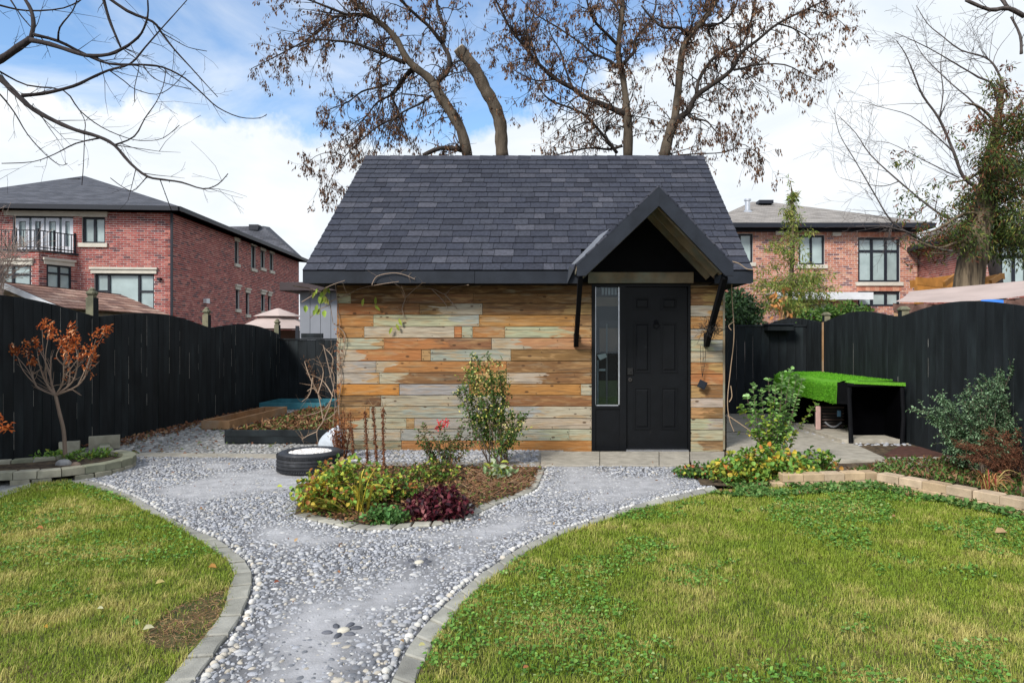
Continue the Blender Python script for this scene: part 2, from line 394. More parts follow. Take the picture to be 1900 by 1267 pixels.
def glass_material():
    m = bpy.data.materials.new('sidelight_glass'); m.use_nodes = True; nt = m.node_tree; N = nt.nodes; L = nt.links; N.clear()
    out = N.new('ShaderNodeOutputMaterial'); tr = N.new('ShaderNodeBsdfTransparent'); tr.inputs[0].default_value = (.8,.85,.86,1)
    gl = N.new('ShaderNodeBsdfGlossy'); gl.inputs['Roughness'].default_value = .01; gl.inputs[0].default_value = (.9,.95,1,1)
    fr = N.new('ShaderNodeFresnel'); fr.inputs[0].default_value = 1.38; mx = N.new('ShaderNodeMixShader')
    L.new(fr.outputs[0], mx.inputs[0]); L.new(tr.outputs[0], mx.inputs[1]); L.new(gl.outputs[0], mx.inputs[2]); L.new(mx.outputs[0], out.inputs[0]); return m
MT['glass'] = glass_material()

# ================================================================ GROUND
def sheet(name, poly, z, mat, parent=None, **kw):
    return MB().add([(x, y, z) for x, y in poly], [list(range(len(poly)))]).build(name, mat, parent, **kw)
def ccw(p):
    A = sum(p[i][0]*p[(i+1)%len(p)][1]-p[(i+1)%len(p)][0]*p[i][1] for i in range(len(p))); return p if A > 0 else p[::-1]
def tri_sheet(name, poly, z, mat, parent=None, **kw):
    from mathutils.geometry import tessellate_polygon
    P = [Vector((x, y, z)) for x, y in ccw(poly)]; T = tessellate_polygon([P]); mb = MB()
    fs = []
    for t in T:
        a, b, c = (P[i] for i in t)
        fs.append(list(t) if (b-a).cross(c-a).z > 0 else list(t)[::-1])
    return mb.add(P, fs).build(name, mat, parent, **kw)
sheet('ground', [(-400,-60),(400,-60),(400,700),(-400,700)], -.03, MT['soil'], kind='structure')

# lawn edge (grass side) and paver edge (cobble side), both sides of the path
LI = [G(*p) for p in [(125,894),(173,905),(228,924),(265,946),(306,964),(350,990),(391,1016),(420,1038),(435,1067),(424,1093),(416,1130),(391,1167),(354,1211),(306,1267)]] + [(-1.43,2.17),(-1.32,1.5),(-1.3,.8)]
LO = [G(*p) for p in [(155,890),(206,905),(258,927),(313,960),(368,986),(409,1005),(442,1030),(464,1053),(468,1078),(457,1119),(438,1159),(409,1196),(391,1222),(357,1267)]] + [(-1.32,2.17),(-1.21,1.5),(-1.19,.8)]
RI = [G(*p) for p in [(1334,911),(1275,924),(1179,948),(1098,973),(1032,997),(973,1027),(936,1056),(892,1089),(858,1123),(825,1163),(799,1204),(781,1240),(770,1267)]] + [(-.50,2.2),(-.42,1.5),(-.38,.8)]
RO = [G(*p) for p in [(1326,903),(1267,916),(1172,940),(1091,968),(1024,990),(965,1016),(928,1042),(884,1071),(847,1104),(814,1134),(785,1163),(755,1204),(737,1244),(726,1267)]] + [(-.61,2.2),(-.54,1.5),(-.50,.8)]
ISL = [G(*p) for p in [(547,955),(576,964),(604,970),(642,978),(680,983),(737,981),(768,977),(816,974),(872,958),(923,936),(974,917),(996,904),(1011,869),(992,865),(820,864),(640,864),(600,872),(563,898),(556,923)]]
LAWNL = [(-5.93,.8),(-5.93,5.7),G(0,918),G(60,899)] + LI
LAWNR = list(reversed(RI)) + [G(1440,905),G(1618,900),G(1700,914),G(1800,934),(3.57,5.13),(4.3,3.9),(4.55,3.4),(4.55,.8)]
COB = [G(*p) for p in [(206,880),(232,864),(240,846),(380,846),(520,849),(640,861),(820,863),(1010,863),(1262,865),(1290,888)]] + RO + list(reversed(LO))
tri_sheet('lawn', LAWNL, 0.0, MT['lawn'], kind='structure'); tri_sheet('lawn', LAWNR, 0.0, MT['lawn'], kind='structure')
def cover(X, Y):
    e = np.minimum(np.minimum(segdist(X, Y, LO), segdist(X, Y, RO)), segdist(X, Y, ISL[:13]))
    c = fbm(X*1.25+5, Y*1.25, 3, 5); return np.clip((c-.37)*4.2, 0, 1)*np.clip((e-.06)/.28, 0, 1)
path = structure('path')
def cement():
    from mathutils.geometry import tessellate_polygon
    mb = MB(); P = [Vector((x, y, -.006)) for x, y in ccw(COB)]
    mb.add(P, [[t[0], t[1], t[2]] if (P[t[1]]-P[t[0]]).cross(P[t[2]]-P[t[0]]).z > 0 else [t[2], t[1], t[0]] for t in tessellate_polygon([P])], (.085,.088,.095)); mb.build('cement_bed', MT['mortar'], path)
    s = .035; gx = np.arange(-5.0, 2.1, s); gy = np.arange(.85, 8.0, s); nx, ny = len(gx), len(gy); X, Y = np.meshgrid(gx, gy); cv = cover(X.ravel(), Y.ravel()).reshape(ny, nx)
    I, J = np.meshgrid(np.arange(nx-1), np.arange(ny-1)); I, J = I.ravel(), J.ravel(); ok = np.ones(len(I), bool)
    for a, b in ((0,0),(1,0),(0,1),(1,1)): ok &= inpoly(gx[I+a], gy[J+b], COB)
    I, J = I[ok], J[ok]; F_ = np.stack([J*nx+I, J*nx+I+1, (J+1)*nx+I+1, (J+1)*nx+I], 1); k = cv.ravel()[:,None]; k = np.clip(k*1.25+.10*(nr.rand(len(k),1)-.5), 0, 1)
    fast('smeared_cement', np.stack([X.ravel(), Y.ravel(), np.full(X.size, -.0035)], 1), F_, np.array((.095,.096,.102))*(1-k)+np.array((.335,.335,.345))*k, MT['mortar'], path, smooth=True)
cement()
YARD = [(-5.95,6.0),(-5.95,14.5),(-2.6,14.5),(-2.6,8.28),(2.1,8.28),(2.1,14.5),(4.6,14.5),(4.6,3.0),(3.9,3.0),(2.9,6.3),(1.5,6.1),(-4,6.2)]
gravel = tri_sheet('gravel_yard', [(-5.95,6.0),(-5.95,14.6),(-2.69,14.6),(-2.69,6.8),(-4.2,6.0)], -.012, MT['gravel'], kind='structure')
tri_sheet('gravel_strip', [(-2.7,7.0),(-2.7,8.3),(.1,8.3),(.1,7.0)], -.008, MT['gravel'], kind='structure')
island_soil = None

# ---- pebbles set in the path
ICO = None
def ico1():
    t = (1+5**.5)/2
    v = [(-1,t,0),(1,t,0),(-1,-t,0),(1,-t,0),(0,-1,t),(0,1,t),(0,-1,-t),(0,1,-t),(t,0,-1),(t,0,1),(-t,0,-1),(-t,0,1)]
    v = [Vector(p).normalized() for p in v]
    f = [(0,11,5),(0,5,1),(0,1,7),(0,7,10),(0,10,11),(1,5,9),(5,11,4),(11,10,2),(10,7,6),(7,1,8),(3,9,4),(3,4,2),(3,2,6),(3,6,8),(3,8,9),(4,9,5),(2,4,11),(6,2,10),(8,6,7),(9,8,1)]
    return v, f
def ico2():
    v, f = ico1(); v = list(v); cache = {}; out = []
    def mid(a, b):
        k = (min(a,b), max(a,b))
        if k not in cache: cache[k] = len(v); v.append((v[a]+v[b]).normalized())
        return cache[k]
    for a, b, c in f:
        x, y, z = mid(a,b), mid(b,c), mid(c,a); out += [(a,x,z),(b,y,x),(c,z,y),(x,y,z)]
    return v, out
# dome (upper part of a sphere) used for set stones: rings of 8
def dome():
    v = [(0,0,1.0)]; f = []
    for r, z in ((.62,.80),(.95,.35),(1.0,-.3)):
        for k in range(8):
            a = k*math.pi/4; v.append((r*math.cos(a), r*math.sin(a), z))
    for k in range(8):
        k2 = (k+1)%8; f.append((0, 1+k, 1+k2, 1+k2))
        for ring in (0,1): a = 1+ring*8; f.append((a+k, a+8+k, a+8+k2, a+k2))
    return np.array(v), f
DV, DF = dome()
DF3 = []
for q in DF:
    DF3.append((q[0],q[1],q[2])); 
    if q[3] != q[2]: DF3.append((q[0],q[2],q[3]))
DF3 = np.array(DF3)
def stones(name, X, Y, Z, A, B, H, ang, cols, mat, parent=None, **kw):
    n = len(X); c, s = np.cos(ang), np.sin(ang)
    jit = 1+.14*(nr.rand(n, len(DV))-.5)*2; jit[:,0] = 1
    vx = DV[None,:,0]*A[:,None]*jit; vy = DV[None,:,1]*B[:,None]*jit; vz = DV[None,:,2]*H[:,None]
    tilt = (nr.rand(n)-.5)*.35
    V = np.stack([X[:,None]+vx*c[:,None]-vy*s[:,None], Y[:,None]+vx*s[:,None]+vy*c[:,None], Z[:,None]+vz+vx*tilt[:,None]*.5], -1).reshape(-1,3)
    F = (DF3[None]+np.arange(n)[:,None,None]*len(DV)).reshape(-1,3)
    return fast(name, V, F, np.repeat(cols, len(DV), axis=0), mat, parent, smooth=True, **kw)
def stone_cols(n, base=((.305,.315,.340),(.25,.26,.288),(.38,.382,.385),(.15,.157,.172),(.37,.34,.285),(.46,.455,.44)), w=(.32,.27,.18,.12,.06,.05)):
    b = np.array(base)[nr.choice(len(base), n, p=w)]; return b*(1+.32*(nr.rand(n,1)-.5))
def scatter(bb, pitch, jitter=.42):
    x0, x1, y0, y1 = bb; gx = np.arange(x0, x1, pitch); gy = np.arange(y0, y1, pitch*.9)
    X, Y = np.meshgrid(gx, gy); X = X+(np.arange(len(gy))%2)[:,None]*pitch/2
    X = X.ravel()+(nr.rand(X.size)-.5)*pitch*jitter*2; Y = Y.ravel()+(nr.rand(Y.size)-.5)*pitch*jitter*2; return X, Y
PX, PY = scatter((-5.0, 2.0, .9, 8.0), .0365, .36)
k = inpoly(PX, PY, COB) & ~inpoly(PX, PY, ISL); PX, PY = PX[k], PY[k]
eL = segdist(PX, PY, LO); eR = segdist(PX, PY, RO); eI = segdist(PX, PY, ISL[:13]); ed = np.minimum(np.minimum(eL, eR), eI)
k = (eL > .045) & (eR > .05) & (eI > .045)
FLW = [G(778,1042), G(638,1168)]
for fx, fy in FLW: k &= np.hypot(PX-fx, PY-fy) > .115
PX, PY, ed = PX[k], PY[k], ed[k]
cov = cover(PX, PY)                              # where cement smeared over the stones they stand less proud
k = nr.rand(len(PX)) > cov*.30; PX, PY, ed, cov = PX[k], PY[k], ed[k], cov[k]
n = len(PX); A = .0120+.0165*nr.rand(n)**2.2; B = A*(.48+.35*nr.rand(n)); H = .0078+.0045*nr.rand(n)
Zs = -.0055-cov*.0065+.0015*nr.randn(n); cols = stone_cols(n); cols = cols*(1-cov[:,None]*.65)+np.array((.37,.37,.37))*cov[:,None]*.65
ANG = nr.rand(n)*math.pi
order = np.argsort(PY)
vis = (PX/PY*FP+CX > -20) & (PY > 2.62)
near = [i for i in order if vis[i]][:200]; nearset = np.zeros(n, bool); nearset[near] = True
stones('pebble_bed', PX[~nearset], PY[~nearset], Zs[~nearset], A[~nearset], B[~nearset], H[~nearset], ANG[~nearset], cols[~nearset], MT['stone'], path, kind='stuff')
qx, qy = scatter((-4.6, 2.0, .9, 6.6), .021, .5); kq = inpoly(qx, qy, COB) & ~inpoly(qx, qy, ISL); qx, qy = qx[kq], qy[kq]; cq = cover(qx, qy); kq = nr.rand(len(qx)) < .60-.75*cq; qx, qy, cq = qx[kq], qy[kq], cq[kq]; nq = len(qx)
stones('fine_pebbles', qx, qy, np.full(nq, -.0055)-cq*.003, .0055+.0055*nr.rand(nq), .004+.004*nr.rand(nq), .006+.003*nr.rand(nq), nr.rand(nq)*3, stone_cols(nq), MT['stone'], path, kind='stuff')
def pebble_mesh(col, seed):
    r = np.random.RandomState(seed); V = DV.copy(); V[:, :2] *= (1+.12*(r.rand(len(DV),1)-.5)*2); me = bpy.data.meshes.new('pebble')
    me.from_pydata(V.tolist(), [], DF3.tolist()); me.polygons.foreach_set('use_smooth', [True]*len(DF3)); ca = me.color_attributes.new('Col','FLOAT_COLOR','POINT')
    ca.data.foreach_set('color', np.tile([*col, 1], len(V)).astype(np.float32)); me.materials.append(MT['stone']); return me
def place_pebble(par, me, x, y, z, a, b, h, an):
    o = link('pebble', me, par); off = OFF.get(par.name, Vector((0,0,0))); o.location = Vector((x, y, z))-off; o.scale = (a, b, h); o.rotation_euler = (0, 0, an); return o
PM = [pebble_mesh(c, i) for i, c in enumerate(stone_cols(14))]
for i in near: place_pebble(path, PM[rng.randrange(14)], PX[i], PY[i], Zs[i], A[i], B[i], H[i], ANG[i])
# pale border stones along both edges and round the island
bx = []; 
for line, side, sg in ((LO, .032, 1), (RO, .034, -1), (ISL[:13], .030, 0)):
    pts = resample(sm2(line), .037)
    for a, b in zip(pts[:-1], pts[1:]):
        t = (b-a).normalized(); nn = Vector((-t.y, t.x, 0))
        q = a+nn*side*(1 if sg == 1 else (-1 if sg == -1 else 1))
        if sg == 1 or sg == -1:
            if not inpoly(np.array([q.x]), np.array([q.y]), COB)[0]: q = a-nn*side*(1 if sg == 1 else -1)
        else:
            if inpoly(np.array([q.x]), np.array([q.y]), ISL)[0]: q = a-nn*side
        if rng.random() < (.22 if sg == 1 else .12): continue
        q = q+Vector((rng.gauss(0,.006), rng.gauss(0,.006), 0))
        bx.append((q.x, q.y, math.atan2(t.y, t.x)+1.57*(rng.random() < .6)+rng.uniform(-.3,.3), sg))
PW = [pebble_mesh(c, 40+i) for i, c in enumerate([(.52,.51,.47),(.42,.42,.41),(.60,.58,.54),(.34,.34,.34),(.48,.44,.37),(.26,.27,.29)])]
bx.sort(key=lambda q: q[1]); nb = 0; far = []
for q in bx:
    if q[1] > 2.5 and nb < 90: place_pebble(path, PW[rng.randrange(6)], q[0], q[1], -.003, .013+.012*rng.random(), .011+.007*rng.random(), .013+.006*rng.random(), q[2]); nb += 1
    else: far.append(q)
far = np.array(far); m_ = len(far)
stones('border_pebbles', far[:,0], far[:,1], np.full(m_,-.003), .012+.012*nr.rand(m_), .010+.007*nr.rand(m_), .013+.006*nr.rand(m_), far[:,2], stone_cols(m_, ((.46,.455,.43),(.37,.37,.37),(.52,.51,.49),(.28,.285,.30)), (.35,.35,.15,.15)), MT['stone'], path, kind='stuff')
PB = [pebble_mesh(c, 60+i) for i, c in enumerate([(.07,.075,.09),(.11,.115,.135)])]; PC = pebble_mesh((.50,.47,.39), 70)
for fx, fy in FLW:
    place_pebble(path, PC, fx, fy, .0, .030, .022, .013, 0)
    for q in range(6):
        a = q*math.pi/3+.3; place_pebble(path, PB[q%2], fx+.062*math.cos(a)+rng.gauss(0,.006), fy+.066*math.sin(a)+rng.gauss(0,.006), -.003, .022+.008*rng.random(), .015, .012, a+rng.gauss(0,.3))

# ---- paver edging of the path and the island
def edging(name, inner, outer, L, label, z1=.009, tone=(.27,.265,.235), ymin=.9, wob=.004):
    t = thing(name, (0,0,0), label, 'edging')
    a = resample(sm2(inner), .02); b = resample(sm2(outer), .02); K = 0
    la = len(a); s = 0
    while s < la-6:
        e = min(la-1, s+int(L/.02)+rng.randrange(-1,2))
        def ob(i): return b[min(len(b)-1, round(i/(la-1)*(len(b)-1)))]
        g = .0075; p0, p1, q1, q0 = a[s], a[e], ob(e), ob(s); mid = ob((s+e)//2); mi_ = a[(s+e)//2]
        d = (p1-p0).normalized()*g; dq = (q1-q0).normalized()*g if (q1-q0).length > 1e-5 else d
        poly = [p0+d, mi_, p1-d, q1-dq, mid, q0+dq]; c = tone; f_ = rng.uniform(.80,1.2); w = rng.uniform(-.01,.03)
        zz = z1+rng.uniform(-wob, wob)
        MB().prism([(v.x, v.y) for v in poly], -.03, zz, .006, (c[0]*f_+w, c[1]*f_+w, c[2]*f_+w*.6)).build('paver', MT['paver'], t)
        s = e
    return t
edging('paver_edging', LI, LO, .20, 'curved row of grey pavers between the left lawn and the cobbles')
edging('paver_edging', RI, RO, .19, 'curved row of grey pavers between the right lawn and the cobbles')
isl_line = ISL[:13]; cxs = sum(p[0] for p in ISL)/len(ISL); cys = sum(p[1] for p in ISL)/len(ISL)
isl_in = [(x+(cxs-x)*.0+(cxs-x)/math.hypot(cxs-x, cys-y)*.11, y+(cys-y)/math.hypot(cxs-x, cys-y)*.11) for x, y in isl_line]
edging('paver_edging', isl_in, isl_line, .15, 'narrow row of pale pavers rimming the flower bed in front of the shed', .010, (.31,.30,.26))
island = tri_sheet('bed_soil', ISL, .002, MT['soil'], kind='structure')
edging('paver_edging', [G(-140,948),G(-40,925),(G(0,912)),G(60,896)], [G(-140,963),G(-40,937),G(0,924),G(60,904)], .3, 'short pale kerb strip between left lawn and raised planter', .012, (.33,.33,.27))

# ---- concrete: walk in front of the shed, slabs beside it
walk = structure('pavement')
def slab(poly, z=.012, tone=1.0, par=walk, name='slab', col=(.33,.305,.255)):
    w = rng.uniform(.94,1.06)*tone; MB().prism(poly, -.03, z, .004, (col[0]*w, col[1]*w, col[2]*w)).build(name, MT['paver'], par)
for a, b in ((1004,1112.5),(1113.5,1222.5),(1223.5,1279)):
    slab([G(a,864),G(b,864),G(b,838.5),G(a,838.5)])
slab([G(238,846),G(518,848.5),G(518,842),G(242,839)], .004, .98)
for a, b in ((642,756),(759,876),(879,1002)): slab([G(a,863),G(b,863),G(b,856.5),G(a,856.5)], .002, .75)
# diagonal slabs right of the shed
def quad(*p): return [G(*q) for q in p]
slab(quad((1348,852),(1652,855),(1545,806),(1348,803)), .014, 1.02)
slab(quad((1283,864),(1400,868),(1345,853),(1283,853)), .012, 1.0)
slab(quad((1280.5,852.5),(1344,852.5),(1344,838.6),(1280.5,838.6)), .012, .9)
slab(quad((1348,801),(1540,804),(1478,781),(1348,779)), .014, .96)
slab(quad((1348,777),(1475,779),(1440,766),(1348,765)), .014, .9)
slab([(2.12,12.3),(4.1,12.3),(3.95,13.9),(2.12,13.9)], .010, .85)
slab(quad((1618,868),(1840,866),(1800,851),(1650,852)), .03, 1.0)
tri_sheet('garden_soil', [G(1420,905),G(1618,896),(3.6,5.15),(4.55,3.5),(4.6,9.2),(3.6,9.0),G(1652,856),G(1400,868),G(1283,866),G(1300,900)], .006, MT['soil'], kind='structure')
tri_sheet('gravel_patch', [(3.3,8.6),(4.6,8.6),(4.6,12.2),(3.0,12.2)], .0, MT['gravel'], kind='structure')
slab([(3.72,8.75),(4.50,8.75),(4.45,10.3),(3.72,10.4)], .06, 1.05, par=walk)

# ================================================================ SHED
SY, SS = 8.31, 150.4
X0, X1 = -2.69, 2.08
shed = thing('garden_shed', (0, SY, 0), 'small shed clad in mismatched reclaimed boards under a dark shingle roof', 'shed')
def wx(px, Y=SY): return (px-CX)/FP*Y
def wz(py, Y=SY): return HC-(py-CY)/FP*Y
core = MB(); BD = 13.1
core.box(X0+.02, wx(1098), SY+.02, SY+.10, 0, 2.12); core.box(wx(1279), X1-.02, SY+.02, SY+.10, 0, 2.12)
core.box(X0+.02, X0+.10, SY+.10, BD, 0, 2.12); core.box(X1-.10, X1-.02, SY+.10, BD, 0, 2.12); core.box(X0+.02, X1-.02, BD, BD+.08, 0, 2.12)
core.box(wx(1098), wx(1279), SY+.02, SY+.10, 2.03, 2.12)
for x in (X0+.06, X1-.06): core.add([(x-.04,SY+.05,2.12),(x-.04,BD,2.12),(x-.04,10.6,4.1),(x+.04,SY+.05,2.12),(x+.04,BD,2.12),(x+.04,10.6,4.1)], [(0,2,1),(3,4,5),(0,3,5,2),(1,2,5,4),(0,1,4,3)])
core.build('wall', M('shed_wall_core', (.05,.035,.022), .9, .2, 4), shed)
MB().box(X0+.12, X1-.12, SY+.12, BD-.02, .0, .03).build('floor', MT['wood'], shed)
sw = MB()
for x, d in ((X0, -1), (X1, 1)):
    zz = 0.0
    while zz < 2.1:
        sw.box(min(x,x+.02*-d), max(x,x+.02*-d), SY+.012, BD, zz+.002, min(zz+.138, 2.1), rng.choice([(.34,.2,.09),(.36,.36,.29),(.28,.17,.085)])); zz += .14
sw.build('side_cladding', MT['attr'], shed, kind='stuff')
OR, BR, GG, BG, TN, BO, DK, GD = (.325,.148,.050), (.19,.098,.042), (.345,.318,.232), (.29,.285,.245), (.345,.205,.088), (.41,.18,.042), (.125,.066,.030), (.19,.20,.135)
rowy = [528,544,562.5,583.5,605.5,626.5,648,669.6,691,712,733,753.5,775,795.5,817,838]
# per row: (x0, x1, colour left, colour right, px where they meet)
rows = [
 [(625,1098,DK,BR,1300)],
 [(625,651,GG,GG,0),(651,878,DK,BR,760),(878,1098,BR,BR,0)],
 [(625,779,OR,BR,700),(779,895,BR,GG,812),(895,1098,BR,TN,1060)],
 [(625,693,OR,OR,0),(693,889,GG,BG,850),(889,1067,OR,OR,0),(1067,1098,BR,OR,0)],
 [(625,676,OR,OR,0),(676,843,GG,GG,0),(843,857,OR,OR,0),(857,877,GG,GG,0),(877,937,OR,TN,925),(937,1066,GG,TN,1040),(1066,1098,OR,TN,1085)],
 [(625,713,GG,TN,690),(713,912,OR,BR,800),(912,1098,GG,TN,960)],
 [(625,782,GG,OR,665),(782,799,TN,TN,0),(799,948,BG,GG,930),(948,1098,BR,BR,0)],
 [(625,698,GG,BG,660),(698,940,GG,OR,722),(940,1098,BR,BR,0)],
 [(625,704,GG,TN,680),(704,880,GG,BR,735),(880,940,OR,TN,900),(940,1098,GG,BR,990)],
 [(625,741,BO,BO,0),(741,870,BG,BG,0),(870,1078,OR,OR,0),(1078,1098,GG,GG,0)],
 [(625,707,BR,DK,680),(707,938,GG,BG,850),(938,1098,BR,BR,0)],
 [(625,686,BR,OR,650),(686,877,GG,BG,760),(877,1098,BG,GG,1000)],
 [(625,754,OR,GG,660),(754,769,TN,TN,0),(769,900,BG,BG,0),(900,1098,GG,GG,0)],
 [(625,744,GG,GG,0),(744,895,BG,BG,0),(895,1056,BG,GG,1010),(1056,1098,GG,GG,0)],
 [(625,745,GD,GD,0),(745,893,OR,OR,0),(893,1098,OR,TN,1200)],
]
rows_r = [(528,533.5,BR,BR,0),(533.5,544,BR,TN,1320),(544,566,BR,TN,1310),(566,587,GG,TN,1320),(587,610,OR,OR,0),(610,630,BG,TN,1300),(630,651.5,GG,BG,1310),(651.5,672,GG,GG,0),(672,693.5,OR,TN,1330),(693.5,714,OR,OR,0),
 (714,738,TN,BR,1300),(738,755.5,GG,GG,0),(755.5,776,TN,BR,1310),(776,797,GG,BG,1310),(797,817.5,GG,GG,0),(817.5,838,GG,BR,1315)]
def plank(xa, xb, ya, yb, ca, cb, sp):
    g = .0032; x0, x1 = wx(xa)+g*.4, wx(xb)-g*.4; z1, z0 = wz(ya)-g, wz(yb)+g
    if z1 > 2.03: z1 = 2.03
    o = MB().bevbox(x0, x1, SY-.003+rng.uniform(-.006,.004), SY+.018, z0, z1, .003).build('plank', MT['plank'], shed)
    j = lambda c: [v*rng.uniform(.92,1.08) for v in c]
    o['ca'] = j(ca); o['cb'] = j(cb if sp else ca); o['sp'] = wx(sp) if sp else 50.0
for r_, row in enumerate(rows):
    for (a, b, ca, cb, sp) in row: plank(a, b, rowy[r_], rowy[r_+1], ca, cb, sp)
for (ya, yb, ca, cb, sp) in rows_r: plank(1281, 1342, ya, yb, ca, cb, sp)
nl = MB()
for r_, row in enumerate(rows):
    for (a, b, *_) in row:
        x0, x1, zc = wx(a), wx(b), (wz(rowy[r_])+wz(rowy[r_+1]))/2
        if rowy[r_] < 529: continue
        xs = [x0+.02, x1-.02]; q = x0+.4
        while q < x1-.2: xs.append(q+rng.uniform(-.03,.03)); q += .41
        for x in xs:
            for dz in (-.042, .042):
                if rng.random() < .8: nl.box(x-.0032, x+.0032, SY-.0115, SY+.01, zc+dz-.0032+rng.uniform(-.006,.006), zc+dz+.0032)
nl.build('nail_heads', M('rusty_nail', (.035,.02,.015), .8, .2, 9), shed, kind='stuff')
MB().box(X1-.012, X1+.012, SY-.014, SY+.03, 0, 2.02).build('corner_trim', MT['wood'], shed)

# door set, in a frame of its own: u = X, outward = -Y
SF = Fr((0, SY, 0), (1,0,0), (0,-1,0))
def sbox(mb, xa, xb, ya, yb, w0, w1, col=(1,1,1)): return SF.box(mb, wx(xa), wx(xb), w0, w1, wz(yb), wz(ya), col)
fr = MB()
for a in ((1098,1104.5,526,838),(1150,1161.5,526,838),(1276.5,1281,526,838),(1104.5,1150,526,531.5),(1161.5,1276.5,526,531.5),(1104.5,1150,752.5,757.5)): sbox(fr, *a, -.06, .014)
fr.build('door_frame', MT['blackd'], shed)
lp = MB(); sbox(lp, 1104.5, 1150, 757.5, 836, -.04, -.004); sbox(lp, 1104.5, 1150, 831, 836, -.004, .004); lp.build('lower_panel', MT['blackd'], shed)
gl = MB(); sbox(gl, 1105.5, 1149, 532, 752, -.034, -.028); side = gl.build('sidelight', MT['glass'], shed)
st = MB()
for a in ((1104.5,1106,531.5,752.5),(1147.5,1150,531.5,752.5),(1104.5,1150,750.5,752.5)): sbox(st, *a, -.028, -.018)
st.build('glazing_bead', MT['metal'], side)
sill = MB(); sbox(sill, 1161.5, 1277, 833.5, 838, -.05, .035); sill.build('threshold', MT['metal'], shed)
dr = MB(); sbox(dr, 1162, 1276, 532, 833, -.075, -.02); door = dr.build('door', MT['blackd'], shed)
def z3(x, y): return (x/2.3475+1040, y/2.3475+320)
for xa, xb in ((321,391),(439,511)):
    for ya, yb in ((540,598),(650,870),(935,1118)):
        (a, t_), (b, u_) = z3(xa, ya), z3(xb, yb); mb = MB()
        for q in ((a,b,t_,t_+2),(a,b,u_-2,u_),(a,a+2,t_+2,u_-2),(b-2,b,t_+2,u_-2)): sbox(mb, *q, -.022, -.010)
        x0, x1, zt, zb = wx(a+4), wx(b-4), wz(t_+4), wz(u_-4); y0, y1 = SY+.021, SY+.012; i = .014
        mb.add([(x0,y0,zb),(x1,y0,zb),(x1,y0,zt),(x0,y0,zt),(x0+i,y1,zb+i),(x1-i,y1,zb+i),(x1-i,y1,zt-i),(x0+i,y1,zt-i)], [(0,1,5,4),(1,2,6,5),(2,3,7,6),(3,0,4,7),(4,5,6,7)])
        mb.build('door_panel', MT['blackd'], door)
kn = MB(); kx, kz = wx(1218), wz(597)
kn.tube([(kx,SY+.02,kz),(kx,SY-.005,kz)], [.028,.024], 12); kn.tube([(kx+.034*math.sin(a*math.pi/5), SY-.004, kz-.012-.034+.034*math.cos(a*math.pi/5)) for a in range(11)], .005, 6)
kn.build('knocker', MT['black'], door)
MB().bevbox(wx(1164), wx(1175), SY-.0, SY+.02, wz(695), wz(682), .004).tube([(wx(1169.5),SY+.0,wz(688.5)),(wx(1169.5),SY-.012,wz(688.5))], [.012,.011], 10).build('deadbolt', M('dark_lock_metal', (.03,.03,.03), .35, .1, 5, metal=.6), door)
MB().tube([(wx(1169.5),SY+.02,wz(704)),(wx(1169.5),SY+.004,wz(704))], [.024,.022], 14, (.3,.3,.3)).tube([(wx(1169.5),SY+.006,wz(704)),(wx(1169.5),SY+.0035,wz(704))], [.013,.013], 12, (.02,.02,.02)).build('knob_hole', M('knob_bore', (.12,.11,.10), .7, .1, 5, attr=True), door)
# panels added behind the sidelight, coloured to stand in for its reflections
ins = thing('reflection_panels', (.55, SY+.18, 1.0), 'coloured panels standing in for reflections in the narrow window beside the black door', 'painted_reflection')
b_ = MB()
def ib(xa, xb, ya, yb, y, c): b_.box(wx(xa), wx(xb), SY+y, SY+y+.008, wz(yb), wz(ya), c)
for i in range(5): ib(1117+i*6, 1121+i*6, 533, 546, .05, (.40,.42,.44))
ib(1106, 1148, 550, 567, .058, (.24,.155,.09)); ib(1114, 1148, 594, 606, .06, (.03,.03,.035)); ib(1113, 1148, 608, 652, .065, (.14,.09,.06)); ib(1108, 1111, 668, 750, .05, (.22,.25,.26)); ib(1125, 1128, 600, 752, .055, (.12,.12,.12))
ib(1111, 1147, 706, 751, .07, (.075,.095,.05)); ib(1112, 1124, 684, 688, .05, (.30,.33,.33))
b_.add([(wx(1108),SY+.05,wz(658)),(wx(1124),SY+.05,wz(655)),(wx(1127),SY+.05,wz(662)),(wx(1114),SY+.05,wz(668))], [(3,2,1,0)], (.48,.50,.48)); b_.box(wx(1104), wx(1152), SY+.10, SY+.11, wz(752), wz(531), (.010,.010,.011))
b_.build('reflection_bands', MT['attr'], ins)

# roof
EY, EZ, RY, RZ = 7.94, 2.165, 10.6, 4.235; RX0, RX1 = -2.975, 2.335
sv = Vector((0, RY-EY, RZ-EZ)); SL = sv.length; sv.normalize(); sn = Vector((0, -sv.z, sv.y))
PXA, PXB = .30, 1.90
rf = MB()
for sgn in (0, 1):
    def yy(y): return y if sgn == 0 else 2*RY-y
    def zr(y): return EZ-.02+(RZ-EZ)*(y-EY)/(RY-EY)
    secs = ((RX0+.015, RX1-.015, EY+.02),) if sgn else ((RX0+.015, PXA, EY+.02), (PXA, PXB, 8.31), (PXB, RX1-.015, EY+.02))
    for xa, xb, ys_ in secs:
     P = [(xa,yy(ys_),zr(ys_)),(xb,yy(ys_),zr(ys_)),(xb,RY,RZ-.02),(xa,RY,RZ-.02)]
     Q = [(a, b, c-.09) for a, b, c in P]; f = [(0,1,2,3),(7,6,5,4),(0,4,5,1),(1,5,6,2),(2,6,7,3),(3,7,4,0)]
     rf.add(P+Q, f if sgn == 0 else [x[::-1] for x in f])
roof = rf.build('roof', MT['charcoal'], shed)
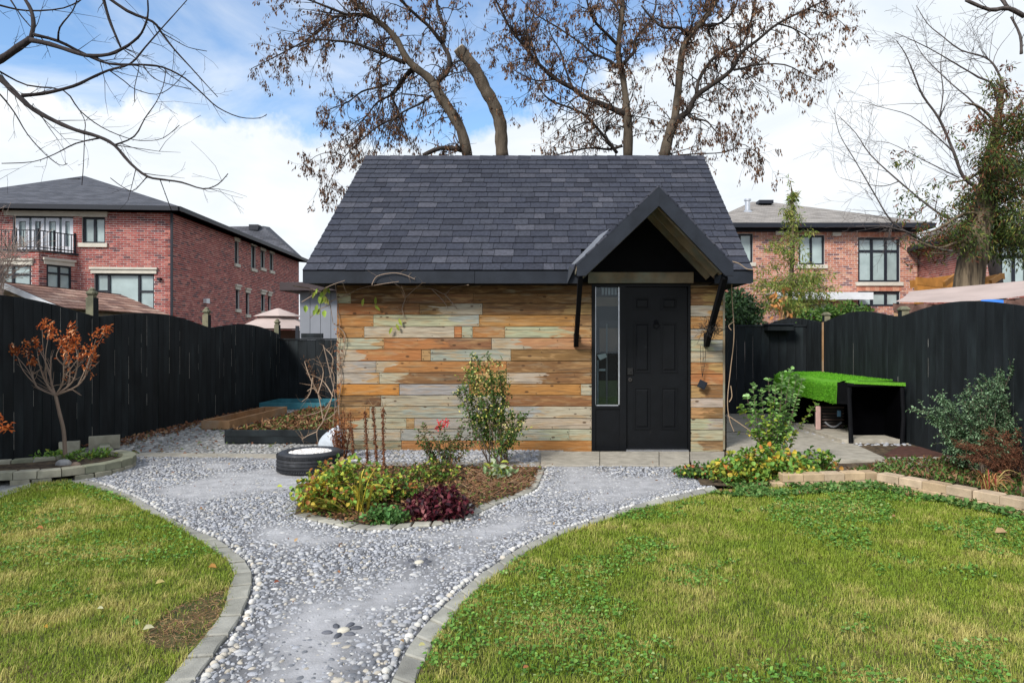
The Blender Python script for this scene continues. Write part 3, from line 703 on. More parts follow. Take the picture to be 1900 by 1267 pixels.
def shingle(mb, x0, x1, s0, s1, col, base=(0,EY,EZ), u=Vector((1,0,0)), v=sv, nrm=sn, lift=.017):
    b = Vector(base); L = s1-s0
    def q(x, s, h): return b+u*x+v*s+nrm*h
    mb.add([q(x0,s0,lift), q(x1,s0,lift), q(x1,s1,.004), q(x0,s1,.004), q(x0,s0,0), q(x1,s0,0), q(x1,s1,-.001), q(x0,s1,-.001)], [(0,1,2,3)], col)
    n_ = len(mb.v)-8; dk = tuple(v*.16 for v in col)  # dark butt and side edges: asphalt's black edge plus course-line shadow put into colour
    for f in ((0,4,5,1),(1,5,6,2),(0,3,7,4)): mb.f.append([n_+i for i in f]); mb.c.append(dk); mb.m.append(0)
def tabs(x0, x1, wmin, wmax):
    xs = [x0]; x = x0+rng.uniform(wmin*.5, wmax)
    while x < x1-wmin*.5: xs.append(x); x += rng.uniform(wmin, wmax)
    return list(zip(xs, xs[1:]+[x1]))
ncr = 21; ex = SL/ncr; cnt = 0; rest = MB()
TONES = [(.033,.037,.052),(.037,.041,.056),(.042,.046,.061),(.051,.054,.070),(.028,.031,.043),(.062,.065,.082)]
for c in range(ncr):
    for x0, x1 in (tabs(RX0, RX1, .13, .27) if c > 2 else tabs(RX0, PXA+.02, .13, .27)+tabs(PXB-.02, RX1, .13, .27)):
        t = TONES[rng.choices(range(6), (4,5,4,2,2,1))[0]]; f_ = rng.uniform(.93,1.07); t = tuple(v*f_ for v in t); d = rng.uniform(-.006,.004)
        s0 = c*ex+d-.006; s1 = min((c+1)*ex+.02, SL)
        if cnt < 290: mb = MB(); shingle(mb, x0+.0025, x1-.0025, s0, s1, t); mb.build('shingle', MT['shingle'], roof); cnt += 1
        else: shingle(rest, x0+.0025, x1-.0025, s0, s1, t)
svb = Vector((0,-sv.y,sv.z)); snb = Vector((0,sv.z,sv.y))
for c in range(ncr):
    for x0, x1 in tabs(RX0, RX1, .13, .27): 
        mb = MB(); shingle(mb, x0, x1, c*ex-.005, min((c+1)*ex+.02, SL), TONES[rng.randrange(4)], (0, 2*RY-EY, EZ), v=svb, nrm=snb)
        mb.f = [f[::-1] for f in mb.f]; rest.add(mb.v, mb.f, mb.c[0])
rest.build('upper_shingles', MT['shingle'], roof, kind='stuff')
rc = MB(); x = RX0-.005
while x < RX1:
    e = min(x+.2, RX1+.005)
    for sg in (-1, 1): rc.add([(x,RY,RZ+.022),(e,RY,RZ+.016),(e,RY+sg*.12,RZ-.075),(x,RY+sg*.12,RZ-.070)], [(0,1,2,3)] if sg > 0 else [(3,2,1,0)], TONES[rng.randrange(2,6)])
    x = e
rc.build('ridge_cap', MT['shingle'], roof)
MB().box(RX0+.02, -.95, EY-.006, EY+.02, 2.015, 2.158).build('fascia', MT['charcoal'], roof); MB().box(-.946, .30, EY-.004, EY+.02, 2.013, 2.157).build('fascia', MT['charcoal'], roof); MB().box(1.88, RX1-.02, EY-.006, EY+.02, 2.012, 2.156).build('fascia', MT['charcoal'], roof)
so = MB(); so.box(RX0+.03, X0-.0, EY+.02, BD+.2, 2.02, 2.035); so.box(X1, RX1-.03, EY+.02, BD+.2, 2.02, 2.035); so.box(X0, .28, EY+.02, SY+.02, 2.02, 2.035); so.box(1.90, X1, EY+.02, SY+.02, 2.02, 2.035)
so.build('soffit', MT['black'], roof)
rk = MB()
for x in (RX0+.012, RX1-.012):
    for y0, y1 in ((EY-.0, RY), (2*RY-EY, RY)):
        a = Vector((x, y0, EZ-.005)); b = Vector((x, y1, RZ-.005))
        rk.add([a+Vector((dx,0,dz)) for dx in (-.012,.012) for dz in (0,-.14)]+[b+Vector((dx,0,dz)) for dx in (-.012,.012) for dz in (0,-.14)], [(0,4,5,1),(2,3,7,6),(0,2,6,4),(1,5,7,3),(0,1,3,2),(4,6,7,5)])
rk.build('barge_board', MT['charcoal'], roof)

# porch
PYF, PCX = 7.30, 1.122; ps = FP/PYF
AZ = HC+(CY-347)/ps; TX0, TX1 = wx(1070,PYF), wx(1360,PYF); TZ = HC-(492-CY)/ps
def edge(sg, k, y):        # k along slope 0 (apex) .. 1 (tip)
    tx = TX0 if sg < 0 else TX1; return Vector((PCX+(tx-PCX)*k, y, AZ+(TZ-AZ)*k))
porch = None
pr = MB(); pz = .03
YB = 9.15
for sg in (-1, 1):
    a, b = edge(sg,0,PYF+.02), edge(sg,1,PYF+.02); c, d = edge(sg,1,EY+.03), edge(sg,0,YB); dz = Vector((0,0,-.045))
    vs = [a,b,c,d,a+dz,b+dz,c+dz,d+dz]; pr.add(vs, [(0,1,2,3),(7,6,5,4),(0,4,5,1),(1,5,6,2),(2,6,7,3)] if sg < 0 else [(3,2,1,0),(4,5,6,7),(1,5,4,0),(2,6,5,1),(3,7,6,2)])
porch = pr.build('porch_roof', MT['wood'], shed)
ps2 = MB()
for sg in (-1, 1):
    tip = edge(sg,1,PYF-.015); ap = edge(sg,0,PYF-.015); v = (ap-tip); L = v.length; v.normalize(); nn = Vector((-v.z*(1), 0, v.x)) if sg > 0 else Vector((-v.z, 0, v.x))
    if nn.z < 0: nn = -nn
    nc = 8
    for c in range(nc):
        s0, s1 = c*L/nc, (c+1)*L/nc+.01; yend = 7.97+(YB-7.97)*(c+.5)/nc+.1
        for y0, y1 in tabs(PYF-.015, yend, .15, .3):
            t = TONES[rng.randrange(6)]; b = tip
            def q(y, s, h): return Vector((b.x+v.x*s+nn.x*h, y, b.z+v.z*s+nn.z*h))
            ps2.add([q(y0,s0,.024),q(y1,s0,.024),q(y1,s1,.014),q(y0,s1,.014),q(y0,s0,.003),q(y1,s0,.003),q(y1,s1,.003),q(y0,s1,.003)], [(0,1,2,3),(0,4,5,1),(0,3,7,4)] if sg > 0 else [(3,2,1,0),(1,5,4,0),(4,7,3,0)], t)
ps2.build('porch_shingles', MT['shingle'], porch, kind='stuff')
for sg in (-1, 1):
    mb = MB(); a = edge(sg,0,0); b = edge(sg,1,0); h = .205; y0, y1 = PYF-.02, PYF+.018
    lo = Vector((0,0,-h)); e0 = a; e1 = b; bt = Vector((b.x-(b.x-a.x)*.02, 0, b.z-.12))
    prof = [(a.x, a.z), (b.x, b.z), (b.x, b.z-.115), (b.x-(.09 if sg > 0 else -.09), b.z-.115+.0), (a.x, a.z-h-.0)]
    prof[3] = (a.x+(b.x-a.x)*((a.z-h-(b.z-.115))/(a.z-b.z)), b.z-.115)
    vs = [(x, y0, z) for x, z in prof]+[(x, y1, z) for x, z in prof]; n_ = 5
    fs = [list(range(n_)), [n_+i for i in range(n_)][::-1]]+[[i, n_+i, n_+(i+1)%n_, (i+1)%n_] for i in range(n_)]
    if sg > 0: fs = [f[::-1] for f in fs]
    mb.add(vs, fs).build('barge_board', MT['charcoal'], porch)
# rafters under the right slope, gable panel, beam, flashing
rf2 = MB()
for y in (7.50, 7.86, 8.20):
    for sg in (-1, 1):
        a = edge(sg,.04,y)+Vector((0,0,-.10)); b = edge(sg,.93,y)+Vector((0,0,-.10)); rf2.bar(a, b, .038, .09)
rf2.build('rafter', MT['wood'], porch)
gp = MB(); gp.add([(PCX-.86,8.262,2.06),(PCX+.86,8.262,2.06),(PCX,8.262,AZ-.06),(PCX-.86,8.30,2.06),(PCX+.86,8.30,2.06),(PCX,8.30,AZ-.06)], [(0,1,2),(5,4,3),(0,3,4,1),(1,4,5,2),(2,5,3,0)]); gp.build('gable_panel', MT['black'], porch)
MB().bevbox(wx(1091,8.23), wx(1287,8.23), 8.225, 8.27, wz(524.5,8.225), wz(504.5,8.225), .004).build('beam', MT['wood'], porch)
fl = MB(); a = at(1062,489,7.72); b = at(1126,428,7.60)
fl.add([at(1060,490,7.9), at(1075,489,7.35), at(1131,424,7.35), at(1112,436,7.9)], [(0,1,2,3),(3,2,1,0)]).build('flashing', MT['metal'], porch)
fb = MB(); fb.add([at(1056,492,7.91), at(1064,500,7.88), at(1052,526,7.88), at(1050,522,7.91)], [(0,1,2,3),(3,2,1,0)]); fb.build('bent_flashing_corner', MT['charcoal'], porch)
for tx_, fx_, w in ((1077,1069,.05),(1345,1311,.055)):
    a = at(tx_,512,7.36); b = at(fx_,638,8.27); c = (a+b)/2; mb = MB()
    mb.bar(a, b, w, .085); mb.bar(at(fx_,618,8.285), at(fx_,643,8.285), w+.01, .045, up=Vector((0,1,0)))
    mb.build('bracket', MT['black'], porch)

# ================================================================ FENCES
def fence_side(X, posts, valley, hump, label, pitch, face, name='board_fence', streaks=.5, yend=None):
    """along Y at X; face = +1 if the yard is on the +X side"""
    t = thing(name, (X, posts[0], 0), label, 'fence')
    def top(y):
        for a, b in zip(posts[:-1], posts[1:]):
            if a <= y <= b: k = (y-a)/(b-a); return valley(y)+hump*(math.sin(math.pi*k)**1.1)
        return valley(y)
    y = posts[0]; st = MB()
    while y < posts[-1]-.02:
        w = pitch*rng.uniform(.93,1.07); e = min(y+w, posts[-1]); g = rng.uniform(.001,.004); y0, y1 = y+g/2, e-g/2; dx = rng.uniform(-.003,.004)
        xf = X+face*.012+dx; xb = X-face*.010+dx; zs = [top(y0), top((y0+y1)/2), top(y1)]; ys = [y0, (y0+y1)/2, y1]; b = .002
        vs = [(xf, yy, -.02) for yy in (y0+b, y1-b)]+[(xb, yy, -.02) for yy in (y0, y1)]
        vs += [(xf, ys[i]+(b if i == 0 else -b if i == 2 else 0), zs[i]) for i in range(3)]+[(xb, ys[i], zs[i]) for i in range(3)]
        fs = [(0,1,6,5,4),(2,7,8,9,3),(0,4,7,2),(1,3,9,6),(4,5,8,7),(5,6,9,8),(0,2,3,1)]
        if face < 0: fs = [f[::-1] for f in fs]
        cv = rng.uniform(.75,1.35)
        MB().add(vs, fs).build('board', MT['blackf'], t)
        if rng.random() < streaks:
            z = rng.uniform(.05,.9)
            while z < zs[0]-.1 and rng.random() < .75:
                l = rng.uniform(.08,.55); z2 = min(z+l, zs[0]-.02); k = rng.uniform(.10,.42)
                st.box(min(xf, xf+face*.0012), max(xf, xf+face*.0012), y0+b-.0005, y0+b+rng.uniform(.002,.0055), z, z2, (k, k*.98, k*.9)); z = z2+rng.uniform(.05,.5)
        y = e
    rl = MB()
    for z in (.35, 1.25): rl.box(min(X-face*.012, X-face*.05), max(X-face*.012, X-face*.05), posts[0], posts[-1], z, z+.09)
    rl.build('rail', MT['wood'], t)
    if st.v: st.build('gap_light_streaks', M('gap_light_pale', (1,1,1), .9, .3, 20, attr=True), t, kind='stuff')  # pale slivers with daylight through the board gaps put into their colour
    return t, top
def post(t, X, Y, z, face, cap='knob', lift=0.0, wide=.098):
    h = wide/2; mb = MB(); mb.box(X-h, X+h, Y-h, Y+h, -.02, z-.13, (1,1,1)); po = mb.build('post', MT['woodg'], t)
    yf = MB(); xf = X+face*(h+.0015); yf.box(min(xf, xf-face*.003), max(xf, xf-face*.003), Y-h-.001, Y+h, -.02, z-.135); yf.build('painted_face', MT['blackf'], po)
    c = MB()
    if cap == 'knob':
        c.box(X-h*.72, X+h*.72, Y-h*.72, Y+h*.72, z-.13, z-.105)
        c.bevbox(X-h*1.15, X+h*1.15, Y-h*1.15, Y+h*1.15, z-.105, z-.045, .02)
        c.prism([(X+h*.8*math.cos(a*math.pi/4), Y+h*.8*math.sin(a*math.pi/4)) for a in range(8)], z-.046, z, .022)
    else: c.bevbox(X-h*1.35, X+h*1.35, Y-h*1.35, Y+h*1.35, z-.13, z-.095, .01); c.prism([(X-h, Y-h),(X+h, Y-h),(X+h, Y+h),(X-h, Y+h)], z-.096, z-.07, .02)
    c.build('post_cap', MT['woodg'], po)
LV = lambda y: 1.65-.0292*(y-8.73)
lf, ltop = fence_side(-5.95, [2.9,5.87,8.73,11.6,14.55], LV, .135, 'long black fence with a wavy top along the left side of the yard', .142, 1, streaks=.62)
for y, z in ((5.87,2.05),(8.73,2.03),(11.6,1.92),(14.55,1.82)): post(lf, -6.0, y, z, 1)
RV = lambda y: 1.655
rfn, rtop = fence_side(4.6, [3.3,6.43,9.0,11.57,14.95], RV, .13, 'tall black fence with a wavy top along the right side of the yard', .150, -1, streaks=.22)
for y, z in ((6.43,1.9),(9.0,1.87),(11.57,1.90),(14.95,1.85)): post(rfn, 4.655, y, z, -1, 'flat')
# thin bare strip down the post by the shed
MB().box(4.568, 4.584, 11.50, 11.54, .3, 1.66).build('bare_strip', MT['woodf'], rfn)
def fence_back(x0, x1, Y, z, pitch, label, rail=True):
    t = thing('board_fence', ((x0+x1)/2, Y, 0), label, 'fence'); x = x0
    while x < x1-.01:
        e = min(x+pitch*rng.uniform(.95,1.05), x1); g = rng.uniform(.003,.008)
        MB().bevbox(x+g/2, e-g/2, Y-.012+rng.uniform(-.003,.003), Y+.012, -.02, z+rng.uniform(-.002,.002), .002).build('board', MT['blackf'], t); x = e
    if rail: MB().box(x0, x1, Y-.03, Y+.03, z+.003, z+.035).build('top_rail', MT['blackf'], t)
    MB().box(x0, x1, Y+.014, Y+.06, .5, .6).build('rail', MT['blackf'], t)
    return t
fence_back(-5.93, -2.2, 14.5, 1.36, .195, 'low black fence behind the planting beds, left of the shed')
fence_back(1.9, 4.58, 12.3, 1.60, .155, 'flat-topped black fence behind the right side of the shed')
t = thing('storage_box', (4.05, 12.0, 1.5), 'black ledge with a thin lid fixed near the top of the back fence', 'shelf')
MB().bevbox(wx(1420,12.2), wx(1468,12.2), 12.05, 12.28, 1.52, 1.62, .008).build('shelf_body', MT['blackf'], t)
MB().bevbox(wx(1418,12.2), wx(1470,12.2), 12.02, 12.284, 1.624, 1.645, .004).build('lid', MT['charcoal'], t)
t = thing('capping_board', (-5.2, 14.6, 1.36), 'black board on its side above the low back fence on the left', 'board')
MB().bevbox(wx(560,14.65), wx(600,14.65), 14.6, 14.66, 1.40, 1.505, .006).build('board_face', MT['blackf'], t)

# ================================================================ HOUSES
BCOL = [[(.31,.080,.066),(.25,.062,.054),(.35,.112,.09),(.13,.050,.054),(.42,.16,.13)], [(.46,.20,.13),(.40,.16,.105),(.50,.26,.175),(.30,.125,.095),(.17,.085,.085)]]
def spans(u0, u1, z0, z1, holes):
    cut = sorted((max(a, u0), min(b, u1)) for a, b, c, d in holes if c < z1-1e-6 and d > z0+1e-6 and b > u0 and a < u1); out = []; x = u0
    for a, b in cut:
        if a > x: out.append((x, a))
        x = max(x, b)
    if x < u1: out.append((x, u1))
    return out
def brick_wall(F, u0, u1, z0, z1, holes, par, pal, nind=0, zmin=0.0, key=None, thick=.2):
    mb = MB(); zs = sorted({z0, z1, *[min(max(h[2], z0), z1) for h in holes], *[min(max(h[3], z0), z1) for h in holes]})
    for a, b in zip(zs[:-1], zs[1:]):
        for s, e in spans(u0, u1, a, b, holes): F.box(mb, s, e, -thick, 0, a, b)
    mb.build('mortar_wall', MT['mortarw'], par)
    BW, BH, g = .215, .072, .0155; rest = MB(); items = []; r = 0; z = z0+math.floor((zmin-z0)/BH)*BH if zmin > z0 else z0
    while z < z1-.03:
        zt = min(z+BH-g, z1)
        for s, e in spans(u0, u1, z, zt, holes):
            x = s-(BW/2 if r % 2 else 0)
            while x < e-.01:
                a, b = max(x, s), min(x+BW-g, e)
                if b-a > .02: items.append((a, b, z, zt, pal[rng.choices(range(len(pal)), (6,5,4,2,2))[0]]))
                x += BW
        z += BH; r += 1
    if nind: items.sort(key=key)
    for i, (a, b, c, d, col) in enumerate(items):
        f_ = rng.uniform(.88,1.12); col = tuple(v*f_ for v in col); w = .008+rng.uniform(-.0015,.0015)
        P = [F.p(a,0,c),F.p(b,0,c),F.p(b,0,d),F.p(a,0,d),F.p(a,w,c),F.p(b,w,c),F.p(b,w,d),F.p(a,w,d)]
        fs = [(4,5,6,7),(0,1,5,4),(1,2,6,5),(2,3,7,6),(3,0,4,7)]
        if F.u.cross(F.n).z > 0: fs = [f[::-1] for f in fs]
        if i < nind: MB().add(P, fs, col).build('brick', MT['brick'], par)
        else: rest.add(P, fs, col)
    rest.build('brickwork', MT['brick'], par, kind='stuff')
def window(F, box, par, cols, rows=((0,1),), head=True, sill=True, mat='frame', pane='pane', fw=.06, depth=.10, soldier=None, name='window', ext=.09):
    """box u0,u1,z0,z1; cols: list of fractions where uprights stand; rows: per column list of horizontal bar fractions"""
    u0, u1, z0, z1 = box; mb = MB()
    for a, b, c, d in ((u0,u1,z0,z0+fw),(u0,u1,z1-fw,z1),(u0,u0+fw,z0+fw,z1-fw),(u1-fw,u1,z0+fw,z1-fw)): F.box(mb, a, b, -depth-.05, -depth+.04, c, d)
    xs = [u0+fw]+[u0+(u1-u0)*c for c in cols]+[u1-fw]
    for c in cols: x = u0+(u1-u0)*c; F.box(mb, x-fw*.6, x+fw*.6, -depth-.05, -depth+.035, z0+fw, z1-fw)
    ps_ = []
    for i in range(len(xs)-1):
        a = xs[i]+(0 if i == 0 else fw*.6); b = xs[i+1]-(0 if i == len(xs)-2 else fw*.6); bars = rows[i] if i < len(rows) else rows[-1]
        bars = [q for q in bars if 0 < q < 1]; zz = [z0+fw]+[z0+(z1-z0)*q for q in bars]+[z1-fw]
        for q in bars: z = z0+(z1-z0)*q; F.box(mb, a, b, -depth-.045, -depth+.03, z-fw*.5, z+fw*.5)
        for j in range(len(zz)-1): ps_.append((a, b, zz[j]+(0 if j == 0 else fw*.5), zz[j+1]-(0 if j == len(zz)-2 else fw*.5)))
    w = mb.build(name, MT[mat], par)
    for a, b, c, d in ps_: m_ = MB(); F.box(m_, a, b, -depth-.02, -depth-.01, c, d); m_.build('pane', MT[pane], w)
    if head: m_ = MB(); F.box(m_, u0-ext, u1+ext, -.08, .05, z1+.0, z1+.13); F.box(m_, u0-ext-.03, u1+ext+.03, -.06, .09, z1+.13, z1+.20); m_.build('lintel', MT['trim'], w)
    if sill: m_ = MB(); F.box(m_, u0-ext, u1+ext, -.12, .07, z0-.13, z0-.001); m_.build('window_sill', MT['trim'], w)
    if soldier is not None:
        m_ = MB(); x = u0-.05
        while x < u1+.05: c = soldier[rng.randrange(3)]; F.box(m_, x, x+.07, -.02, .014, z1+.01, z1+.23, c); x += .08
        m_.build('soldier_course', MT['brick'], w, kind='stuff')
    return w
def roof_face(mb, pts, UVs, uvo=None): mb.add(pts, [list(range(len(pts)))]); 
def hip(name, faces, mat, par):
    """faces as lists of points, uv laid along eave and slope"""
    me = bpy.data.meshes.new(name); V = []; F = []; UV = []; off = OFF[par.name]
    for P in faces:
        P = [Vector(p) for p in P]; u = (P[1]-P[0]).normalized(); n_ = u.cross(P[2]-P[0]).normalized(); v = n_.cross(u); b = len(V)
        if n_.z < 0: v = -v
        for p in P: V.append(p-off); UV.append(((p-P[0]).dot(u), (p-P[0]).dot(v)))
        F.append([b+i for i in range(len(P))] if n_.z > 0 else [b+i for i in range(len(P))][::-1])
    me.from_pydata(V, [], F); uv = me.uv_layers.new(name='UVMap')
    for l in me.loops: uv.data[l.index].uv = UV[l.vertex_index]
    me.materials.append(mat); return link(name, me, par, off)

# ---- left house
HY = 22.0; hx = wx(318, HY); k_ = .0736
lh = thing('brick_house', (hx, HY, 0), 'large red-brick house with a small balcony beyond the left fence', 'house')
U1 = Vector((-1, -k_, 0)).normalized(); N1 = Vector((k_, -1, 0)).normalized(); U2 = Vector((-k_, 1, 0)).normalized(); N2 = Vector((1, k_, 0)).normalized()
LF = Fr((hx, HY, 0), U1, N1); LS = Fr((hx, HY, 0), U2, N2); EV = 5.62
def pbox(F, x0, x1, y0, y1):
    ym = (y0+y1)/2; xm = (x0+x1)/2; a = F.px(x0, ym)[0]; b = F.px(x1, ym)[0]; c = F.px(xm, y1)[1]; d = F.px(xm, y0)[1]; return (min(a,b), max(a,b), min(c,d), max(c,d))
w1 = pbox(LF, 152, 195, 402.5, 451); w2 = pbox(LF, 175, 286, 507, 575); dset = pbox(LF, 24, 136, 401, 470)
blu = LF.px(143, 470)[0]
brick_wall(LF, 0, 9.0, 0, EV, [w1, w2, dset], lh, BCOL[0], 290, 2.2, key=lambda q: (q[0] > 5.3, rng.random()*.0+q[0]*1+abs(q[2]-4)*.6))
window(LF, w1, lh, [.5], ((),()))
window(LF, w2, lh, [.27,.78], ((.52,),(),(.52,)))
wd = window(LF, dset, lh, [.30,.57,.80], ((),(),(),()), sill=False, mat='frame', ext=.25)
for i, (x0, x1) in enumerate(((27,52),(57,80),(83,108),(113,134))):
    a = pbox(LF, x0, x1, 404, 468); m_ = MB()
    for q in ((a[0],a[0]+.1,a[2],a[3]),(a[1]-.1,a[1],a[2],a[3]),(a[0]+.1,a[1]-.1,a[2],a[2]+.2),(a[0]+.1,a[1]-.1,a[3]-.1,a[3])): LF.box(m_, q[0], q[1], -.10, -.045, q[2], q[3])
    m_.build('french_door', MT['framew'], wd)
# side windows by pixel on the side wall
sw_ = [(435,442.5,447.5,489),(465.5,474,456,498),(483,491,465,497),(500,507,470,502)]
sl_ = [(437,444,537,573),(456,462,543,583),(484,491,546,577),(497,502,549,577)]
SWB = [pbox(LS, *q) for q in sw_]; SLB = [pbox(LS, *q) for q in sl_]
zt = sum(b[3] for b in SWB)/4; zb = min(b[2] for b in SWB[:2]); 
SWB = [(b[0], max(b[1], b[0]+.35), b[2], b[3]) for b in SWB]; SLB = [(b[0], max(b[1], b[0]+.35), b[2], b[3]) for b in SLB]
brick_wall(LS, 0, 13.6, 0, EV, SWB+SLB, lh, BCOL[0], 0, .6)
for b in SWB+SLB: window(LS, b, lh, [], ((),), fw=.05, ext=.06)
m_ = MB(); LF.box(m_, -.06, .0, .01, .08, .3, EV-.1); m_.build('downspout', MT['frame'], lh)
m_ = MB(); q = LS.px(380, 558); LS.box(m_, q[0]-.14, q[0]+.14, .0, .12, q[1]-.09, q[1]+.09); m_.build('wall_vent', MT['white'], lh)
m_ = MB(); q = LF.px(297, 517); LF.box(m_, q[0]-.05, q[0]+.05, .0, .12, q[1]-.05, q[1]+.03); m_.build('wall_lamp', MT['frame'], lh)
# balcony with brick parapet, chamfered
z0b, z1b = LF.px(143, 497)[1]-.1, LF.px(143, 474)[1]
p0 = LF.p(blu, .0, 0); p1 = at(72, 480, 20.75); p1 = Vector((p1.x, p1.y, 0)); p2 = at(-70, 480, 20.6); p2 = Vector((p2.x, p2.y, 0)); p3 = LF.p(9, 0, 0)
for a, b in ((p0, p1), (p1, p2)):
    u = (b-a); L = u.length; nn = Vector((u.y, -u.x, 0)).normalized() ; 
    if nn.y > 0: nn = -nn
    Fb = Fr(a, u, nn); holes = []
    if a is p0: dbx = pbox(Fb, 86, 132, 492, 540); holes = [dbx]
    else: wbx = pbox(Fb, 0, 58, 491, 530); holes = [wbx]
    brick_wall(Fb, 0, L, 0, z1b, holes, lh, BCOL[0], 0, 1.8, thick=.12)
    if a is p0: 
        wq = window(Fb, dbx, lh, [.48], ((.68,),(.68,)), sill=False, fw=.05, depth=.04, ext=.08)
    else: window(Fb, wbx, lh, [.6], ((.55,),(.55,)), sill=False, fw=.05, depth=.04, ext=.06)
    m_ = MB(); Fb.box(m_, -.02, L+.02, -.15, .05, z1b, z1b+.06); m_.build('parapet_cap', MT['frame'], lh)
    rl = MB(); rh = .64
    for zz in (z1b+.12, z1b+rh): Fb.box(rl, .05, L-.03, -.05, -.02, zz, zz+.03)
    nb_ = int(L/.11)
    for i in range(nb_+1):
        x = .05+(L-.1)*i/nb_; big = i % 6 == 0; w = .022 if big else .009; Fb.box(rl, x-w, x+w, -.035-w, -.035+w, z1b+.06, z1b+rh+(.08 if big else 0))
    rl.build('balcony_railing', MT['frame'], lh)
m_ = MB(); z = z1b-.02; m_.add([(p0.x,p0.y,z),(p1.x,p1.y,z),(p2.x,p2.y,z),(p3.x,p3.y,z)], [(0,1,2,3),(3,2,1,0)]); m_.build('balcony_floor', MT['concrete'], lh)
# hip roof
def LP(u, w, z): return LF.p(u, w, z)
ev = .42; e0 = LP(-ev, ev, EV+.05); eL = LP(8.0, ev, EV+.05); eR = LS.p(13.6+ev, ev, EV+.05); ap = at(156, 326, 28.6); 
eBL = eL+(eR-e0); apb = ap+U2*1.2
hip('roof', [[eL, e0, ap], [e0, eR, apb, ap], [eR, eBL, apb], [eBL, eL, ap, apb]], MT['roofdark'], lh)
g_ = MB()
for a, b in ((eL, e0), (e0, eR)):
    g_.bar(a+Vector((0,0,-.075)), b+Vector((0,0,-.075)), .10, .145)
g_.build('gutter', MT['frame'], lh)
sf = MB(); zz = EV-.06; sf.add([(p.x, p.y, EV-.10) for p in (eL, e0, LP(0,0,0), LP(8,0,0))], [(0,1,2,3),(3,2,1,0)]); sf.add([(p.x, p.y, EV-.10) for p in (e0, eR, LS.p(13.6,0,0), LS.p(0,0,0))], [(0,1,2,3),(3,2,1,0)])
sf.build('soffit', MT['frame'], lh)
vt = ap+(e0-ap)*.1+(eL-ap)*.02; v2 = at(142, 331, 27.6)
MB().box(v2.x-.22, v2.x+.22, v2.y-.2, v2.y+.2, v2.z-.22, v2.z-.03).build('roof_vent', MT['frame'], lh)
# rear wing roof rising behind the side eave
r1, r2, r3, r4 = at(424, 420, 37), at(488, 419, 37.5), at(556, 476, 35.8), at(380, 470, 35)
hip('rear_roof', [[r4, r3, r2, r1], [at(560,476,44), r3, r2, at(500,421,42)]], MT['roofdark'], lh)
MB().box(at(470,423,37).x-.25, at(470,423,37).x+.25, 37, 37.4, at(470,423,37).z-.1, at(470,416,37).z).build('roof_vent', MT['frame'], lh)

# ---- right houses
RY1 = 24.0
rh_ = thing('brick_house', (8, RY1, 0), 'orange-brick house with a taupe roof and metal chimney right of the shed', 'house')
RF = Fr((wx(1335,RY1), RY1, 0), (1,0,0), (0,-1,0)); EV2 = RF.px(1500, 420)[1]; RW = RF.px(1702, 500)[0]
wA = pbox(RF, 1350, 1397, 433, 487); wB = pbox(RF, 1482, 1530, 436, 491); wC = pbox(RF, 1592, 1670, 440, 523); wD = pbox(RF, 1592, 1670, 540, 568); wE = pbox(RF, 1500, 1545, 560, 592)
brick_wall(RF, 0, RW, 0, EV2, [wA, wB, wC, wD, wE], rh_, BCOL[1], 290, 1.6, key=lambda q: (q[0] < 4.2, abs(q[2]-4)+abs(q[0]-5.6)*.5))
window(RF, wA, rh_, [.5], ((),()), head=False, soldier=BCOL[1]); window(RF, wB, rh_, [.5], ((),()), head=False, soldier=BCOL[1])
window(RF, wC, rh_, [.345,.68], ((.70,),(.70,),(.70,)), head=False, soldier=BCOL[1], fw=.075); window(RF, wD, rh_, [.345,.68], ((),(),()), head=False, sill=False, soldier=BCOL[1], fw=.075)
window(RF, wE, rh_, [.5], ((),()), head=False, sill=False)
e1, e2 = RF.p(-.6,.45,EV2+.06), RF.p(RW+.35,.45,EV2+.06); a1, a2 = at(1395,374,29.5), at(1425,374,29.7); b1, b2 = Vector((e1.x, 34, e1.z)), Vector((e2.x, 34, e2.z))
hip('roof', [[e1, e2, a2, a1], [e2, b2, a2], [b2, b1, a1, a2], [b1, e1, a1]], MT['roofgrey'], rh_)
g_ = MB(); g_.bar(e1+Vector((0,0,-.09)), e2+Vector((0,0,-.09)), .12, .16); g_.bar(e2+Vector((0,0,-.09)), b2+Vector((0,0,-.09)), .12, .16); g_.build('gutter', MT['frame'], rh_)
g_ = MB(); RF.box(g_, -.3, RW+.2, -.02, .40, EV2-.06, EV2-.01); RF.box(g_, 0, RW, .0, .05, EV2-.2, EV2-.061); g_.build('soffit', MT['frame'], rh_)
c = at(1387, 385, 26.5); ch = MB(); ch.tube([(c.x,c.y,c.z-.35),(c.x,c.y,c.z+.27)], .10, 10); ch.tube([(c.x,c.y,c.z+.27),(c.x,c.y,c.z+.33)], .14, 10); ch.tube([(c.x,c.y,c.z-.30),(c.x,c.y,c.z-.12)], [.30,.14], 10); ch.build('chimney_pipe', MT['metal'], rh_)
q = at(1418, 375, 28.6); MB().box(q.x-.3, q.x+.3, q.y-.3, q.y+.2, q.z-.1, q.z+.04).build('roof_vent', MT['frame'], rh_)
# white awning strip along the ground floor, small wall boxes
aw = MB(); a0, a1_ = RF.px(1420, 548)[0], RF.px(1600, 548)[0]; zz = RF.px(1500, 545)[1]; RF.box(aw, a0, a1_, .01, .8, zz-.04, zz); RF.box(aw, a0, a1_, .80, .84, zz-.25, zz); aw.build('awning', MT['white'], rh_)
for x_, y_ in ((1447,433),(1552,435)): wl = MB(); q = RF.px(x_, y_); RF.box(wl, q[0]-.18, q[0]+.12, .01, .14, q[1]-.06, q[1]+.06); wl.build('wall_light', MT['trim'], rh_)
